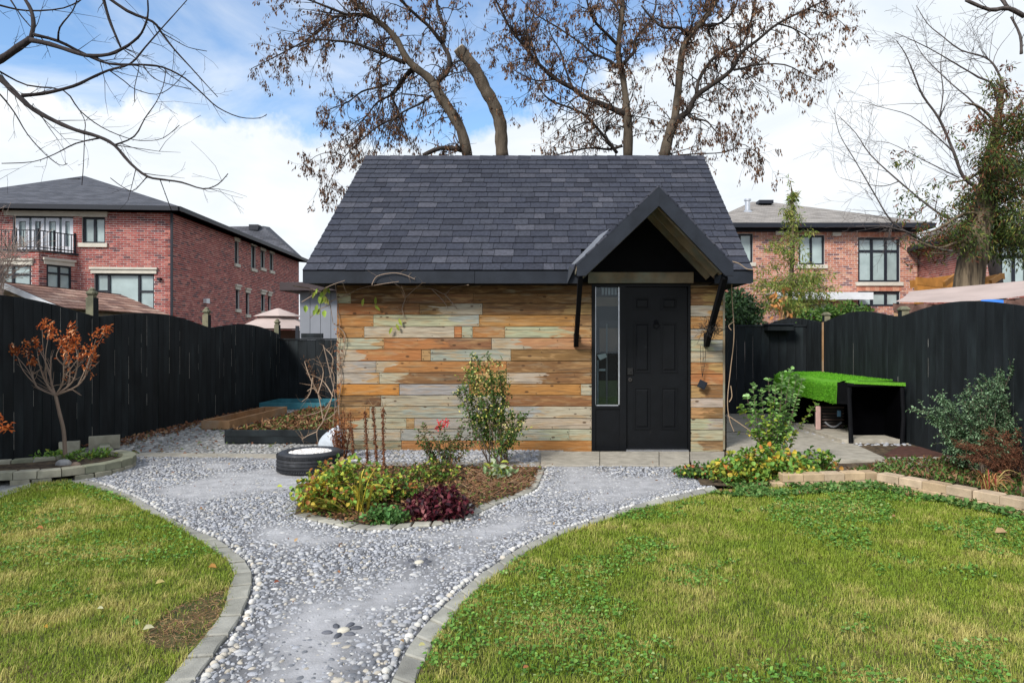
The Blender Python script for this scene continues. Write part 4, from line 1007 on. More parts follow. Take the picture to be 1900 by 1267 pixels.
# second right house: side wall running away, then a front wall with the big window
RY2 = 20.5
r2h = thing('brick_house', (13, RY2, 0), 'red-brick house with a large window behind the cedar trunk at the right edge', 'house')
S2a = Vector((wx(1697, 24.4), 24.4, 0)); S2b = Vector((wx(1812, RY2), RY2, 0)); u = S2b-S2a; Ls = u.length; nn = Vector((u.y, -u.x, 0)).normalized()
if nn.x > 0: nn = -nn
R2S = Fr(S2a, u, nn); EV3 = R2S.px(1760, 447)[1]
brick_wall(R2S, 0, Ls, 0, EV3, [], r2h, [(.31,.10,.075),(.27,.085,.065),(.35,.13,.10),(.20,.07,.06),(.40,.18,.14)], 0, 1.8)
R2F = Fr(S2b, (1,0,0), (0,-1,0)); wG = pbox(R2F, 1836, 1908, 450, 530)
brick_wall(R2F, 0, 5.5, 0, EV3, [wG], r2h, [(.31,.10,.075),(.27,.085,.065),(.35,.13,.10),(.20,.07,.06),(.40,.18,.14)], 0, 1.8)
window(R2F, wG, r2h, [.33,.66], ((.70,),(.70,),(.70,)), head=False, soldier=BCOL[1], fw=.075)
a, b = R2S.p(-.3,.4,EV3+.05), R2S.p(Ls+.3,.45,EV3+.05); c_ = b+Vector((6,0,0)); pk = Vector((b.x+3.2, 26.5, EV3+1.5))
hip('roof', [[a, b, pk], [b, c_, pk], [c_, Vector((c_.x,31,EV3)), pk]], shingle_material('brown_house_shingles', (.13,.105,.09), (.18,.15,.13), (.09,.075,.065), .3, .15), r2h)
g_ = MB(); g_.bar(a+Vector((0,0,-.08)), b+Vector((0,0,-.08)), .12, .15); g_.bar(b+Vector((0,0,-.08)), c_+Vector((0,0,-.08)), .12, .15); g_.build('gutter', MT['frame'], r2h)

# ---- neighbour's low building with the brown roof (left)
nb2 = thing('garden_building', (-7.6, 9.5, 0), 'low building with a faded brown shingle roof just over the left fence', 'building')
RXr, RXe, RZr, RZe, Ya = -7.80, -6.93, 2.165, 1.80, 9.5
zz = MB(); v_ = Vector((RXr-RXe, 0, RZr-RZe)); L_ = v_.length; v_.normalize(); n_ = Vector((-v_.z, 0, v_.x)); n_ = n_ if n_.z > 0 else -n_
TB = [(.30,.17,.125),(.35,.21,.16),(.25,.14,.105),(.40,.26,.20),(.20,.115,.09)]
for sg in (1, -1):
    for c in range(7):
        s0, s1 = c*L_/7, (c+1)*L_/7+.02
        for y0, y1 in tabs(Ya, 12.1 if sg > 0 else 12.1, .15, .34):
            t_ = TB[rng.randrange(5)]; q = lambda y, s, h: Vector(((RXe+v_.x*s+n_.x*h) if sg > 0 else (2*RXr-(RXe+v_.x*s+n_.x*h)), y, RZe+v_.z*s+n_.z*h))
            zz.add([q(y0,s0,.012),q(y1,s0,.012),q(y1,s1,.004),q(y0,s1,.004),q(y0,s0,-.002),q(y1,s0,-.002)], [(0,1,2,3),(0,4,5,1)] if sg > 0 else [(3,2,1,0),(1,5,4,0)], t_)
m_ = MB(); m_.add([(RXe,Ya+.01,RZe-.01),(RXr,Ya+.01,RZr-.01),(2*RXr-RXe,Ya+.01,RZe-.01),(RXe,12.09,RZe-.01),(RXr,12.09,RZr-.01),(2*RXr-RXe,12.09,RZe-.01)], [(0,3,4,1),(1,4,5,2),(3,5,4)])
deck = m_.build('roof', MT['wood'], nb2); zz.build('roof_shingles', MT['shingle'], deck, kind='stuff')
m_ = MB()
for s in (1, -1):
    a = Vector((RXr, Ya-.02, RZr-.035)); b = Vector((RXr+s*(RXe-RXr)*1.04, Ya-.02, RZe-.055)); m_.bar(a, b, .03, .075, up=Vector((0,0,1)))
m_.build('rake_trim', MT['white'], nb2)
m_ = MB(); m_.add([(RXr-.8,Ya+.08,0),(RXr+.8,Ya+.08,0),(RXr+.8,Ya+.08,RZe-.03),(RXr,Ya+.08,RZr-.05),(RXr-.8,Ya+.08,RZe-.03)], [(0,1,2,3,4)]); m_.box(RXr+.74, RXr+.8, Ya+.085, 12, 0, RZe-.03); m_.build('wall', MT['wood'], nb2)

# ---- pale grey sided shed beyond the low back fence
gs = thing('grey_shed', (-5.2, 15.4, 0), 'pale grey shed with upright siding and a flat dark roof behind the low back fence', 'shed')
GY = 15.2; gx0, gx1 = wx(556, GY), wx(660, GY); x = gx0; i = 0
while x < gx1:
    e = min(x+.235, gx1); MB().bevbox(x+.003, e-.003, GY, GY+.03, 0, wz(540, GY), .004).build('siding_board', MT['siding'], gs); x = e
m_ = MB(); m_.box(gx0+.0, gx1, GY+.035, GY+.06, 0, wz(542, GY)); m_.box(gx0, gx0+.05, GY+.06, GY+2.0, 0, wz(541, GY)); m_.build('side_wall', MT['frame'], gs)
MB().bevbox(wx(530,GY), gx1+.3, GY-.35, GY+2.2, wz(541,GY), wz(523,GY)-.03, .01).build('flat_roof', M('dark_brown_fascia', (.045,.032,.034), .6, .15, 4), gs)
# ---- gazebo with a two tier tan canopy
gz = thing('gazebo', (-9.2, 19, 0), 'tan two-tier gazebo canopy beside the grey shed over the left fence', 'gazebo')
gc = at(516, 600, 19.0); W = 1.05; zc = gc.z
for nm, r0, z0_, r1_, z1_ in (('lower_canopy', 1.08, zc-.15, .44, zc+.17), ('upper_canopy', .60, zc+.20, .04, zc+.43)):
    m_ = MB(); vs = []
    for r, z in ((r0, z0_), (r0*.9, z0_+.035), (r1_, z1_)):
        for k in range(8):
            a = math.pi/8+k*math.pi/4; rr = r*(1.3 if k % 2 == 0 else 1.3); vs.append((gc.x+r*1.08*math.cos(a), gc.y+r*math.sin(a), z))
    for k in range(8):
        k2 = (k+1) % 8; m_.add(vs, [], (1,1,1)) if False else None
    fs = [(ring*8+k, ring*8+(k+1)%8, (ring+1)*8+(k+1)%8, (ring+1)*8+k) for ring in (0,1) for k in range(8)]+[tuple(16+k for k in range(8))]
    m_.add(vs, fs); m_.build(nm, MT['tan'], gz)
for sx in (-1, 1):
    for sy in (-1, 1): MB().box(gc.x+sx*.85-.04, gc.x+sx*.85+.04, gc.y+sy*.8-.04, gc.y+sy*.8+.04, 0, zc-.08).build('post', MT['frame'], gz)
m_ = MB(); m_.box(gc.x-.85, gc.x+.95, gc.y+.5, gc.y+.55, .3, zc-.18); m_.build('curtain', MT['tand'], gz)

# ---- right: canopy with taupe fabric, timber frame and a blue tarp edge, beyond the fence
cp = thing('canopy', (5.6, 7.6, 0), 'taupe fabric canopy with brown netting hanging just over the right fence', 'canopy')
c0, c1, c2, c3 = at(1657,560,9.4), at(1905,519,9.0), at(1687,539,10.6), at(1905,551,7.2)
m_ = MB(); A_, B_, C_, D_ = at(1660,559,9.6), at(1688,540,11.2), at(1960,515,9.8), at(1960,540,8.2)
def lerp(a, b, t): return a+(b-a)*t
nS = 8
for i in range(nS):
    for j in range(3):
        def P_(i_, j_): 
            t = i_/nS; s = j_/3; p = lerp(lerp(A_, D_, t), lerp(B_, C_, t), s); p.z -= .05*math.sin(math.pi*t)*(1-s)*2*.6+.03*math.sin(math.pi*s); return p
        m_.add([P_(i,j), P_(i+1,j), P_(i+1,j+1), P_(i,j+1)], [(0,1,2,3)])
cpo = m_.build('fabric_roof', MT['tan'], cp, smooth=True)
m_ = MB(); A2 = A_+Vector((0,.05,-.02)); D2 = D_+Vector((0,.05,-.02))
for i in range(24):
    t0, t1 = i/24, (i+1)/24; w0, w1 = .03*math.sin(i*2.1), .03*math.sin((i+1)*2.1); d0, d1 = .10+.05*math.sin(i*.7), .10+.05*math.sin((i+1)*.7)
    a, b = lerp(A2, D2, t0), lerp(A2, D2, t1); sag0, sag1 = -.06*math.sin(math.pi*t0), -.06*math.sin(math.pi*t1)
    m_.add([a+Vector((0,w0,sag0)), b+Vector((0,w1,sag1)), b+Vector((0,w1*2,sag1-d1)), a+Vector((0,w0*2,sag0-d0))], [(0,1,2,3),(3,2,1,0)])
m_.build('netting', MT['tand'], cp)
m_ = MB(); m_.bar(A_+Vector((.05,.1,-.16)), D_+Vector((0,.15,-.2)), .06, .09); m_.bar(A_+Vector((.15,.15,-.2)), A_+Vector((.15,.15,-2.0)), .1, .1, up=Vector((0,1,0))); m_.build('timber_frame', MT['woodf'], cp)
pg = thing('pergola', (8.5, 13, 0), 'orange timber pergola beams rising behind the taupe canopy', 'pergola')
for (xa, ya, xb, yb, Y, h) in ((1690,527,1770,517,13.6,.16),(1700,521,1766,528,13.0,.15),(1752,527,1772,512,12.6,.10),(1828,519,1862,512,13.2,.12),(1838,524,1858,511,12.8,.10),(1700,534,1850,527,13.6,.2)):
    MB().bar(at(xa,ya,Y), at(xb,yb,Y+.3), .05, h).build('beam', M('pergola_cedar', (.45,.20,.045), .7, .25, 5) if not bpy.data.materials.get('pergola_cedar') else bpy.data.materials['pergola_cedar'], pg)
for xa in (1705, 1845): q = at(xa, 530, 13.4); MB().box(q.x-.06, q.x+.06, q.y-.06, q.y+.06, 0, q.z).build('post', bpy.data.materials['pergola_cedar'], pg)
bt = thing('blue_tarp', (4.75, 7.4, 1.75), 'sliver of bright blue tarp showing over the top of the right fence', 'tarp')
m_ = MB(); pts = [at(1815+i*6, 553-1.0*math.sin(i/7*3.1), 7.35+.0*i) for i in range(8)]
for a, b in zip(pts[:-1], pts[1:]): m_.add([a+Vector((.05,.03,-.016)), b+Vector((.05,.03,-.016)), b+Vector((.1,.12,-.03)), a+Vector((.1,.12,-.03)), a+Vector((.05,.03,-.05)), b+Vector((.05,.03,-.05))], [(0,1,2,3),(0,4,5,1),(3,2,1,0)])
m_.build('tarp_sheet', M('blue_tarp_plastic', (.05,.22,.75), .5, .1, 6), bt)

# ================================================================ TREES
def vrand(s=1.0): return Vector((rng.gauss(0,1), rng.gauss(0,1), rng.gauss(0,1)))*s
BARK = (.085,.068,.050); BARKD = (.036,.029,.025)
class Tree:
    def __init__(s): s.big = MB(); s.tw = MB(); s.tips = []; s.px = []
    def limb_px(s, pl, Y0, r0, r1, dy=0.0, col=BARK, big=True, n=8, spawn=None, kk=3):
        # depth: continues from the nearest placed limb point
        if s.px:
            d, y = min(((p[0]-pl[0][0])**2+(p[1]-pl[0][1])**2, p[2]) for p in s.px)
            Ys = y if d < 400 else Y0
        else: Ys = Y0
        m = len(pl); P = [at(x, yv, Ys+dy*(i/(m-1))) for i, (x, yv) in enumerate(pl)]
        for i, (x, yv) in enumerate(pl): s.px.append((x, yv, Ys+dy*(i/(m-1))))
        for (a, b) in zip(range(m-1), range(1, m)):
            for k in (.33,.66): s.px.append((pl[a][0]+(pl[b][0]-pl[a][0])*k, pl[a][1]+(pl[b][1]-pl[a][1])*k, Ys+dy*((a+k)/(m-1))))
        C = catmull(P, kk); L = len(C); rad = [max(r0+(r1-r0)*(i/(L-1))**.8, .003) for i in range(L)]
        rad = [r*(1+.07*math.sin(i*1.9+r0*90)) for i, r in enumerate(rad)]
        (s.big if big else s.tw).tube(C, rad, n, col); return C, rad
    def twig(s, p, d, L, r, lev, droop, wander, kids, col, tipcb=None, minr=.0022, up=0.0):
        seg = max(3, int(L/.14)); pts = [p.copy()]; q = p.copy(); dd = d.normalized()
        for i in range(seg):
            dd = (dd+vrand(wander)+Vector((0,0,-droop+up))).normalized(); q = q+dd*(L/seg); pts.append(q.copy())
        s.tw.tube(pts, [max(r*(1-.75*i/seg), minr) for i in range(seg+1)], 4 if lev < 2 else 3, col, cap=False)
        if tipcb:
            for i in range(1, seg+1): tipcb(pts[i], lev)
        if lev < len(kids):
            for j in range(kids[lev]):
                t = rng.uniform(.15,1); i = min(seg-1, int(t*seg)); b = pts[i]; base = (pts[i+1]-pts[i]).normalized(); o = base.cross(vrand()).normalized()
                s.twig(b, base*rng.uniform(.5,1.1)+o*rng.uniform(.5,1.1), L*rng.uniform(.35,.65), max(r*.55, minr), lev+1, droop, wander, kids, col, tipcb, minr, up)
def shape_leaves(P, D, Nn, L, W, fold=.15, curl=0.0):
    """six-point leaves with a fold along the midrib; P base, D direction, Nn face normal"""
    P, D, Nn = map(lambda a: np.asarray(a, float), (P, D, Nn)); D /= np.linalg.norm(D, axis=1)[:,None]+1e-9
    S = np.cross(D, Nn); S /= np.linalg.norm(S, axis=1)[:,None]+1e-9; Nn = np.cross(S, D); L = np.asarray(L)[:,None]; W = np.asarray(W)[:,None]
    up = Nn*W*fold*2; c = -Nn*L*curl
    V = np.stack([P, P+D*L*.33+S*W*.5+up, P+D*L*.72+S*W*.40+up+c*.5, P+D*L+c, P+D*L*.72-S*W*.40+up+c*.5, P+D*L*.33-S*W*.5+up], 1).reshape(-1,3)
    n = len(P); b = (np.arange(n)*6)[:,None]; F = np.concatenate([b+np.array([[0,1,2,3]]), b+np.array([[0,3,4,5]])]).reshape(-1,4); return V, F
def diamond(P, D, S, L, W):
    P, D, S = map(lambda a: np.asarray(a, float), (P, D, S)); D /= np.linalg.norm(D, axis=1)[:,None]+1e-9; S = S-D*(S*D).sum(1)[:,None]; S /= np.linalg.norm(S, axis=1)[:,None]+1e-9
    L = np.asarray(L)[:,None]; W = np.asarray(W)[:,None]; V = np.stack([P, P+D*L*.55+S*W*.5, P+D*L, P+D*L*.55-S*W*.5], 1).reshape(-1,3); n = len(P)
    return V, (np.arange(n)*4)[:,None]+np.array([[0,1,2,3]])
def pick(cols, w, n): c = np.array(cols)[nr.choice(len(cols), n, p=np.array(w)/sum(w))]; return c*(1+.35*(nr.rand(n,1)-.5))
SEED = ([(.115,.060,.035),(.17,.095,.055),(.060,.036,.027),(.25,.145,.08)], (4,3,3,1.5))
def seed_clusters(name, pts, par, per=5, L=.085, W=.028, cols=SEED, mat='dead'):
    P = np.repeat(np.array([list(p) for p in pts]), per, axis=0); n = len(P); D = np.stack([nr.randn(n)*.28, nr.randn(n)*.28, -np.ones(n)], 1)
    P = P+nr.randn(n,3)*np.array([.022,.022,.035]); V, F = diamond(P, D, nr.randn(n,3), L*(.6+.8*nr.rand(n)), W*(.7+.7*nr.rand(n))); c = pick(*cols, n)
    return fast(name, V, F, np.repeat(c, 4, axis=0), MT[mat], par, kind='stuff')
def maple(label, limbs, Y0, base_px, group='trees behind the shed', dens=1.0, stub=False):
    b = at(base_px, 700, Y0); t = thing('maple_tree', (b.x, Y0, 0), label, 'tree', group)
    T = Tree(); px0 = limbs[0][0][0]
    T0 = MB(); p0 = at(px0[0], px0[1], Y0); r0 = limbs[0][1]
    T0.tube(catmull([(b.x, Y0, -.1), (b.x+(p0.x-b.x)*.2, Y0, .5), lerp(Vector((b.x,Y0,0)), p0, .55), p0], 4), [r0*1.5]+[r0*1.25]*3+[r0*1.12]*9, 10, BARK); T0.build('trunk', MT['bark'], t, smooth=True)
    tips = []
    for i, (pl, r0, r1, dy) in enumerate(limbs):
        C, rad = T.limb_px(pl, Y0, r0, r1, dy, BARK if r0 > .09 else BARKD, n=9 if r0 > .08 else 6)
        if stub: continue
        Ltot = sum((b-a).length for a, b in zip(C[:-1], C[1:])); nS = int(Ltot*7.6*dens)
        for j in range(nS):
            k = rng.uniform(.10 if r0 < .1 else .4, 1); i2 = min(len(C)-2, int(k*(len(C)-1))); base = (C[i2+1]-C[i2]).normalized(); o = base.cross(vrand()).normalized()
            d = base*rng.uniform(.2,.9)+o*rng.uniform(.6,1.2)+Vector((0,0,rng.uniform(-.25,.2)))
            L = rng.uniform(.35,1.3)*(1.15-.45*k)
            T.twig(C[i2].copy(), d, L, min(rad[i2]*.5, .017), 0, .045, .17, (3,2), BARKD, lambda p, lev: tips.append(p.copy()) if rng.random() < (.20 if lev == 0 else .30) else None)
        if r0 > .05:
            for j in range(int(Ltot*9)):
                i2 = rng.randrange(len(C)); tips.append(C[i2]+vrand(.11))
    T.big.build('limbs', MT['bark'], t, smooth=True)
    if T.tw.v: T.tw.build('twigs', MT['bark'], t, kind='stuff')
    if tips: seed_clusters('seed_clusters', tips, t)
    if stub:
        e = at(limbs[0][0][-1][0], limbs[0][0][-1][1], Y0); d = (at(*limbs[0][0][-1], Y0)-at(*limbs[0][0][-2], Y0)).normalized()
        d = (d+Vector((-.1,-.55,0))).normalized(); e = e-d*.03
        MB().tube([e, e+d*.09], [.150,.138], 14, (.36,.33,.28)).build('cut_face', MT['attr'], t)
    return t
maple('leafless maple with a long left limb, leftmost trunk above the shed roof', [
 ([(868,292),(855,240),(835,205),(815,175),(806,155)], .125,.12,0),
 ([(806,155),(790,140),(770,125),(752,105),(737,75),(715,50),(700,38),(677,20),(652,0),(635,-25)], .11,.04,-.4),
 ([(700,38),(677,28),(639,28),(614,35),(589,60),(560,79),(513,104),(469,126)], .055,.008,.6),
 ([(753,117),(718,103),(690,92),(658,80),(627,76),(589,74),(555,86),(520,84)], .055,.008,-.9),
 ([(785,136),(766,129),(750,145),(737,164),(725,177)], .07,.05,.5),
 ([(725,177),(737,202),(750,240),(763,268)], .035,.008,.3),
 ([(721,155),(700,162),(671,170),(646,189),(614,202),(589,218)], .035,.006,-.5),
 ([(800,178),(778,193),(747,208),(725,227),(709,253)], .04,.007,-.6),
 ([(813,148),(826,139),(834,120),(832,101),(822,82),(826,57),(813,19),(810,-10)], .075,.03,.5),
 ([(822,82),(797,50),(772,28),(744,0),(730,-25)], .05,.025,-.7),
 ([(858,278),(845,276),(816,275),(785,288)], .07,.05,-.3),
 ([(725,177),(700,190),(680,215),(650,245),(632,262),(620,300)], .03,.005,.8),
 ([(740,215),(700,235),(668,262),(640,290),(615,330),(600,370)], .025,.004,.4),
 ([(650,30),(600,10),(560,-5),(520,-20)], .035,.01,-.6),
 ([(640,290),(615,282),(585,290),(565,310)], .014,.004,-.3),
], 15.9, 872)
maple('sawn-off bare trunk ending in a pale cut face above the shed roof', [([(932,292),(930,262),(929,235),(923,210),(912,185),(900,165),(888,140),(874,118),(853,92)], .155,.150,0)], 16.3, 934, stub=True)
maple('straight-trunked maple full of brown seeds, middle of the three crowned trees', [
 ([(1165,292),(1165.5,239),(1163,210)], .12,.11,0),
 ([(1163,210),(1162,192),(1155,137),(1147,100),(1150,60),(1155,27),(1152,-10)], .095,.05,.3),
 ([(1163,214),(1150,208),(1128,198),(1087,181),(1063,164),(1032,147),(1001,120),(970,82),(950,58),(930,20),(915,-10)], .085,.02,-.7),
 ([(1145,125),(1130,112),(1100,99),(1080,82),(1035,51),(1001,31),(967,0)], .04,.012,.9),
 ([(1147,85),(1128,65),(1107,44),(1094,20),(1087,-10)], .045,.02,-.8),
 ([(1155,120),(1166,108),(1176,96),(1182,65),(1200,50),(1215,20),(1218,-10)], .045,.02,.7),
 ([(1145,284),(1121,253),(1087,215),(1063,202),(1022,186),(1001,164),(985,130)], .045,.010,-1.0),
 ([(1155,270),(1130,277),(1097,274),(1060,281),(1032,288)], .04,.012,.3),
 ([(1063,164),(1050,130),(1040,95),(1020,60),(1012,20)], .03,.01,.5),
 ([(1001,120),(985,80),(975,40),(980,0)], .03,.01,-.5),
 ([(1032,147),(1000,150),(970,140),(945,120),(930,90)], .022,.006,.6),
 ([(1152,27),(1140,5),(1120,-15)], .03,.02,.3),
], 16.1, 1163, dens=1.05)
maple('forked maple leaning right, rightmost trunk above the shed roof', [
 ([(1232,292),(1241,253),(1251,226)], .125,.12,0),
 ([(1251,226),(1257,185),(1261,137),(1266,96),(1278,68),(1299,44),(1319,17),(1333,-10)], .10,.06,.3),
 ([(1252,228),(1262,218),(1278,205),(1292,178),(1326,154),(1357,130),(1374,99),(1405,75),(1443,44),(1497,17),(1532,0)], .09,.014,-.9),
 ([(1292,178),(1296,150),(1310,125),(1326,106),(1350,92),(1378,80),(1395,34),(1402,-8)], .05,.02,.8),
 ([(1361,130),(1380,126),(1405,120),(1456,120),(1497,140),(1528,154)], .03,.006,-.4),
 ([(1278,68),(1272,60),(1258,51),(1231,51),(1210,35),(1190,10)], .045,.02,-.6),
 ([(1299,44),(1320,48),(1345,38),(1360,20),(1372,-8)], .04,.02,.6),
 ([(1275,208),(1282,219),(1300,222),(1313,226),(1325,240),(1337,253)], .04,.008,-.3),
 ([(1240,287),(1262,280),(1296,270)], .02,.006,.2),
 ([(1245,290),(1280,286),(1347,282),(1374,267),(1400,280),(1429,303)], .02,.004,-.5),
 ([(1443,44),(1470,52),(1500,70),(1520,95),(1530,125)], .02,.005,.5),
 ([(1251,160),(1240,130),(1228,108)], .025,.006,-.4),
 ([(1497,17),(1530,25),(1560,40),(1575,60)], .014,.004,.3),
 ([(1330,150),(1350,165),(1372,190),(1380,225)], .02,.005,.6),
], 15.8, 1230, dens=1.05)

# overhanging bare branches, top left; the trunk stands outside the picture
ob = thing('bare_tree', (-5.55, 5.0, 0), 'bare dark branches reaching across the sky at the top left', 'tree')
T = Tree(); DKB = (.030,.024,.024)
main = [
 ([(-60,140),(0,111),(34,88),(57,72)], .034,.030,0), ([(57,72),(62,44),(57,17),(44,-6),(30,-40)], .020,.014,.2),
 ([(57,74),(94,82),(128,93),(162,103),(202,101),(229,89),(242,81),(262,62),(274,30),(274,0)], .024,.006,-.4),
 ([(62,64),(108,76),(155,99),(202,118),(263,120),(303,125),(343,145),(374,172),(404,199),(444,217),(480,219),(495,212)], .016,.003,.5),
 ([(-60,90),(0,145),(20,165),(40,184),(61,202),(101,224),(141,241),(182,253),(212,269),(242,303),(273,327),(303,333),(337,338),(377,350),(404,342),(423,322)], .030,.003,-.5),
 ([(40,177),(81,173),(135,160),(168,145),(202,130),(242,118),(269,88),(296,57),(323,27),(347,0)], .018,.004,.5),
 ([(180,-20),(236,20),(283,40),(300,61),(323,91),(354,125),(381,155),(404,180)], .017,.003,.3),
 ([(190,-10),(202,34),(215,67),(224,88)], .015,.009,0), ([(212,269),(249,253),(269,219),(290,189),(303,158),(308,128)], .008,.002,.4),
 ([(185,256),(141,266),(101,286),(61,300),(3,303)], .008,.002,-.5), ([(-30,150),(0,175),(27,209),(51,249),(84,286),(111,306),(125,303)], .009,.002,.3),
 ([(-20,120),(0,133),(50,158),(118,168),(148,205),(189,236),(236,256),(269,261),(303,256),(333,232)], .010,.002,.5),
 ([(-30,0),(0,10),(51,20),(118,15),(158,-5)], .012,.005,.2), ([(108,76),(111,51),(135,20),(145,-8)], .010,.004,-.3),
 ([(148,205),(158,226),(157,249),(155,303),(152,343)], .004,.0015,0), ([(273,327),(262,340),(246,354),(225,345),(205,330)], .005,.0015,.2), ([(297,333),(307,360),(318,390)], .004,.0015,.1),
 ([(224,88),(240,100),(258,118),(250,160),(250,190)], .006,.002,.2), ([(265,120),(280,140),(300,152),(330,160),(355,165)], .006,.002,-.2), ([(202,130),(230,150),(250,165),(290,175),(320,160),(345,132)], .006,.002,.3),
 ([(20,0),(40,30),(62,55)], .008,.004,0), ([(300,61),(325,75),(350,88),(384,95)], .006,.002,.2),
]
for pl, r0, r1, dy in main:
    C, rad = T.limb_px(pl, 5.0, r0*.82, r1*.8, dy, DKB, n=7 if r0 > .012 else 5)
    Lt = sum((b-a).length for a, b in zip(C[:-1], C[1:]))
    for j in range(int(Lt*5.5)):
        i2 = rng.randrange(1, len(C)-1); base = (C[i2+1]-C[i2-1]).normalized(); o = base.cross(vrand()).normalized()
        T.twig(C[i2].copy(), base*rng.uniform(.3,1.0)+o*rng.uniform(.4,1.0), rng.uniform(.06,.42), min(rad[i2]*.45, .0035), 0, .0, .13, (1,1), DKB, None, .0009)
    for j in range(int(Lt*14)):
        i2 = rng.randrange(1, len(C)-1); o = vrand().normalized(); T.tw.tube([C[i2], C[i2]+o*rng.uniform(.008,.02)], [rad[i2]*.5+.0008, .0006], 3, DKB, cap=False)
T.big.tube(catmull([(-6.35,5.2,-.1),(-6.3,5.2,1.2),(-6.1,5.1,2.4),(-5.3,5.05,3.0),at(-60,140,5.0)], 4), [.13,.12,.12,.11,.11,.10,.10,.09,.09,.08,.07,.06,.06,.05,.045,.04,.03], 9, (.06,.05,.045))
T.big.tube(catmull([(-6.1,5.1,2.3),(-5.5,4.95,3.0),at(-60,90,5.0)], 4), [.07]*3+[.05]*3+[.03]*3, 8, (.06,.05,.045))
T.big.build('branches', MT['bark'], ob, smooth=True); T.tw.build('twigs', MT['bark'], ob, kind='stuff')
lv = at(47, 188, 4.99); V, F = shape_leaves([lv], [(.3,0,-1)], [(0,-1,.2)], [.045], [.03], .2); fast('leaf', V, F, np.tile((.22,.13,.07), (6,1)), MT['dead'], ob)

# bare tree on the right
bt_ = thing('bare_tree', (9.6, 13.0, 0), 'bare grey tree with fine arching branches left of the cedar', 'tree')
T = Tree(); GB = (.085,.072,.068)
T.big.tube(catmull([(9.2,13.6,-.1),(9.1,13.6,1.4),at(1835,440,13.4),at(1825,380,13.2)], 4), [.13]*4+[.11]*4+[.09]*4+[.07], 8, GB)
for y_, x_ in ((354,1818),): T.px.append((x_, y_, 13.2))
for pl, r0, r1, dy in [
 ([(1825,380),(1818,354),(1787,327),(1770,283),(1743,221),(1712,177),(1694,133),(1680,100),(1663,75)], .05,.006,-.8), ([(1787,400),(1760,405),(1721,380),(1668,336),(1615,287),(1588,247),(1553,212)], .03,.005,.7),
 ([(1860,250),(1845,163),(1815,143),(1783,124),(1721,88),(1660,60)], .03,.005,-.3), ([(1870,180),(1849,128),(1827,106),(1783,93),(1747,66),(1721,44),(1700,10)], .025,.006,.5),
 ([(1700,440),(1655,411),(1624,362),(1588,300),(1557,247),(1548,200)], .02,.004,-.4), ([(1850,260),(1809,194),(1765,155),(1712,102),(1690,60)], .022,.004,.6),
 ([(1800,470),(1734,460),(1690,433),(1640,420),(1588,420)], .035,.006,-.6), ([(1770,283),(1735,250),(1690,215),(1640,200),(1600,190)], .015,.003,.4), ([(1743,221),(1750,170),(1745,120),(1755,60)], .015,.004,-.4),
 ([(1668,336),(1640,345),(1600,340),(1560,330)], .012,.003,.3), ([(1900,30),(1870,15),(1836,18),(1792,0)], .05,.03,-.3), ([(1895,100),(1893,66),(1876,31)], .03,.02,0), ([(1870,15),(1850,-10),(1800,-30)], .04,.03,.2),
 ([(1780,330),(1740,310),(1700,290),(1650,265),(1610,262)], .014,.003,.4), ([(1660,410),(1650,440),(1690,470),(1720,500)], .014,.004,.2), ([(1721,380),(1690,400),(1650,395),(1620,405)], .012,.003,-.2)]:
    C, rad = T.limb_px(pl, 13.2, r0, r1, dy, GB, n=6); Lt = sum((b-a).length for a, b in zip(C[:-1], C[1:]))
    for j in range(int(Lt*5)):
        i2 = rng.randrange(1, len(C)-1); base = (C[i2+1]-C[i2-1]).normalized(); o = base.cross(vrand()).normalized()
        T.twig(C[i2].copy(), base*rng.uniform(.5,1.1)+o*rng.uniform(.4,.9), rng.uniform(.3,1.1), min(rad[i2]*.4, .008), 0, -.02, .12, (2,2), GB, None, .0022)
T.big.build('branches', MT['bark'], bt_, smooth=True); T.tw.build('twigs', MT['bark'], bt_, kind='stuff')

# cedar, right edge
def sprays(name, blobs, n, par, L=.16, W=.07, cols=None, rustf=.18, rad=(1,1,1), mat='leaf', kind='stuff'):
    w = np.array([b[3]**2 for b in blobs]); idx = nr.choice(len(blobs), n, p=w/w.sum()); B = np.array([[b[0],b[1],b[2]] for b in blobs])[idx]; r = np.array([b[3] for b in blobs])[idx]
    d = nr.randn(n,3); d /= np.linalg.norm(d, axis=1)[:,None]; P = B+d*(r*nr.rand(n)**.45)[:,None]*np.array(rad)
    D = d*.6+nr.randn(n,3)*.5+np.array([0,0,-.5]); S = nr.randn(n,3)*.4+np.array([1,0,.2])
    Vs, Fs, Cs = [], [], []; c = pick(*cols, n); hot = np.array([b[4] for b in blobs])[idx] > nr.rand(n); c[hot] = pick([(.14,.045,.022),(.22,.085,.035),(.07,.03,.018)], (1,1,1), hot.sum())
    V, F = diamond(P, D, S, L*(.5+.9*nr.rand(n)), W*(.4+.8*nr.rand(n))); return fast(name, V, F, np.repeat(c, 4, axis=0), MT[mat], par, kind=kind)
CY_ = 11.6
ce = thing('cedar_tree', (at(1795,530,CY_).x, CY_, 0), 'big cedar with drooping green and rusty foliage at the right edge', 'tree')
T = MB(); P_ = [at(1775,760,CY_), at(1790,600,CY_), at(1797,530,CY_), at(1806,470,CY_), at(1822,400,CY_), at(1835,320,CY_), at(1850,230,CY_), at(1860,150,CY_)]; P_[0].z = -.1
T.tube(catmull(P_, 3), [.29,.255,.235,.225,.19,.12,.07,.03], 12, (.155,.12,.08))
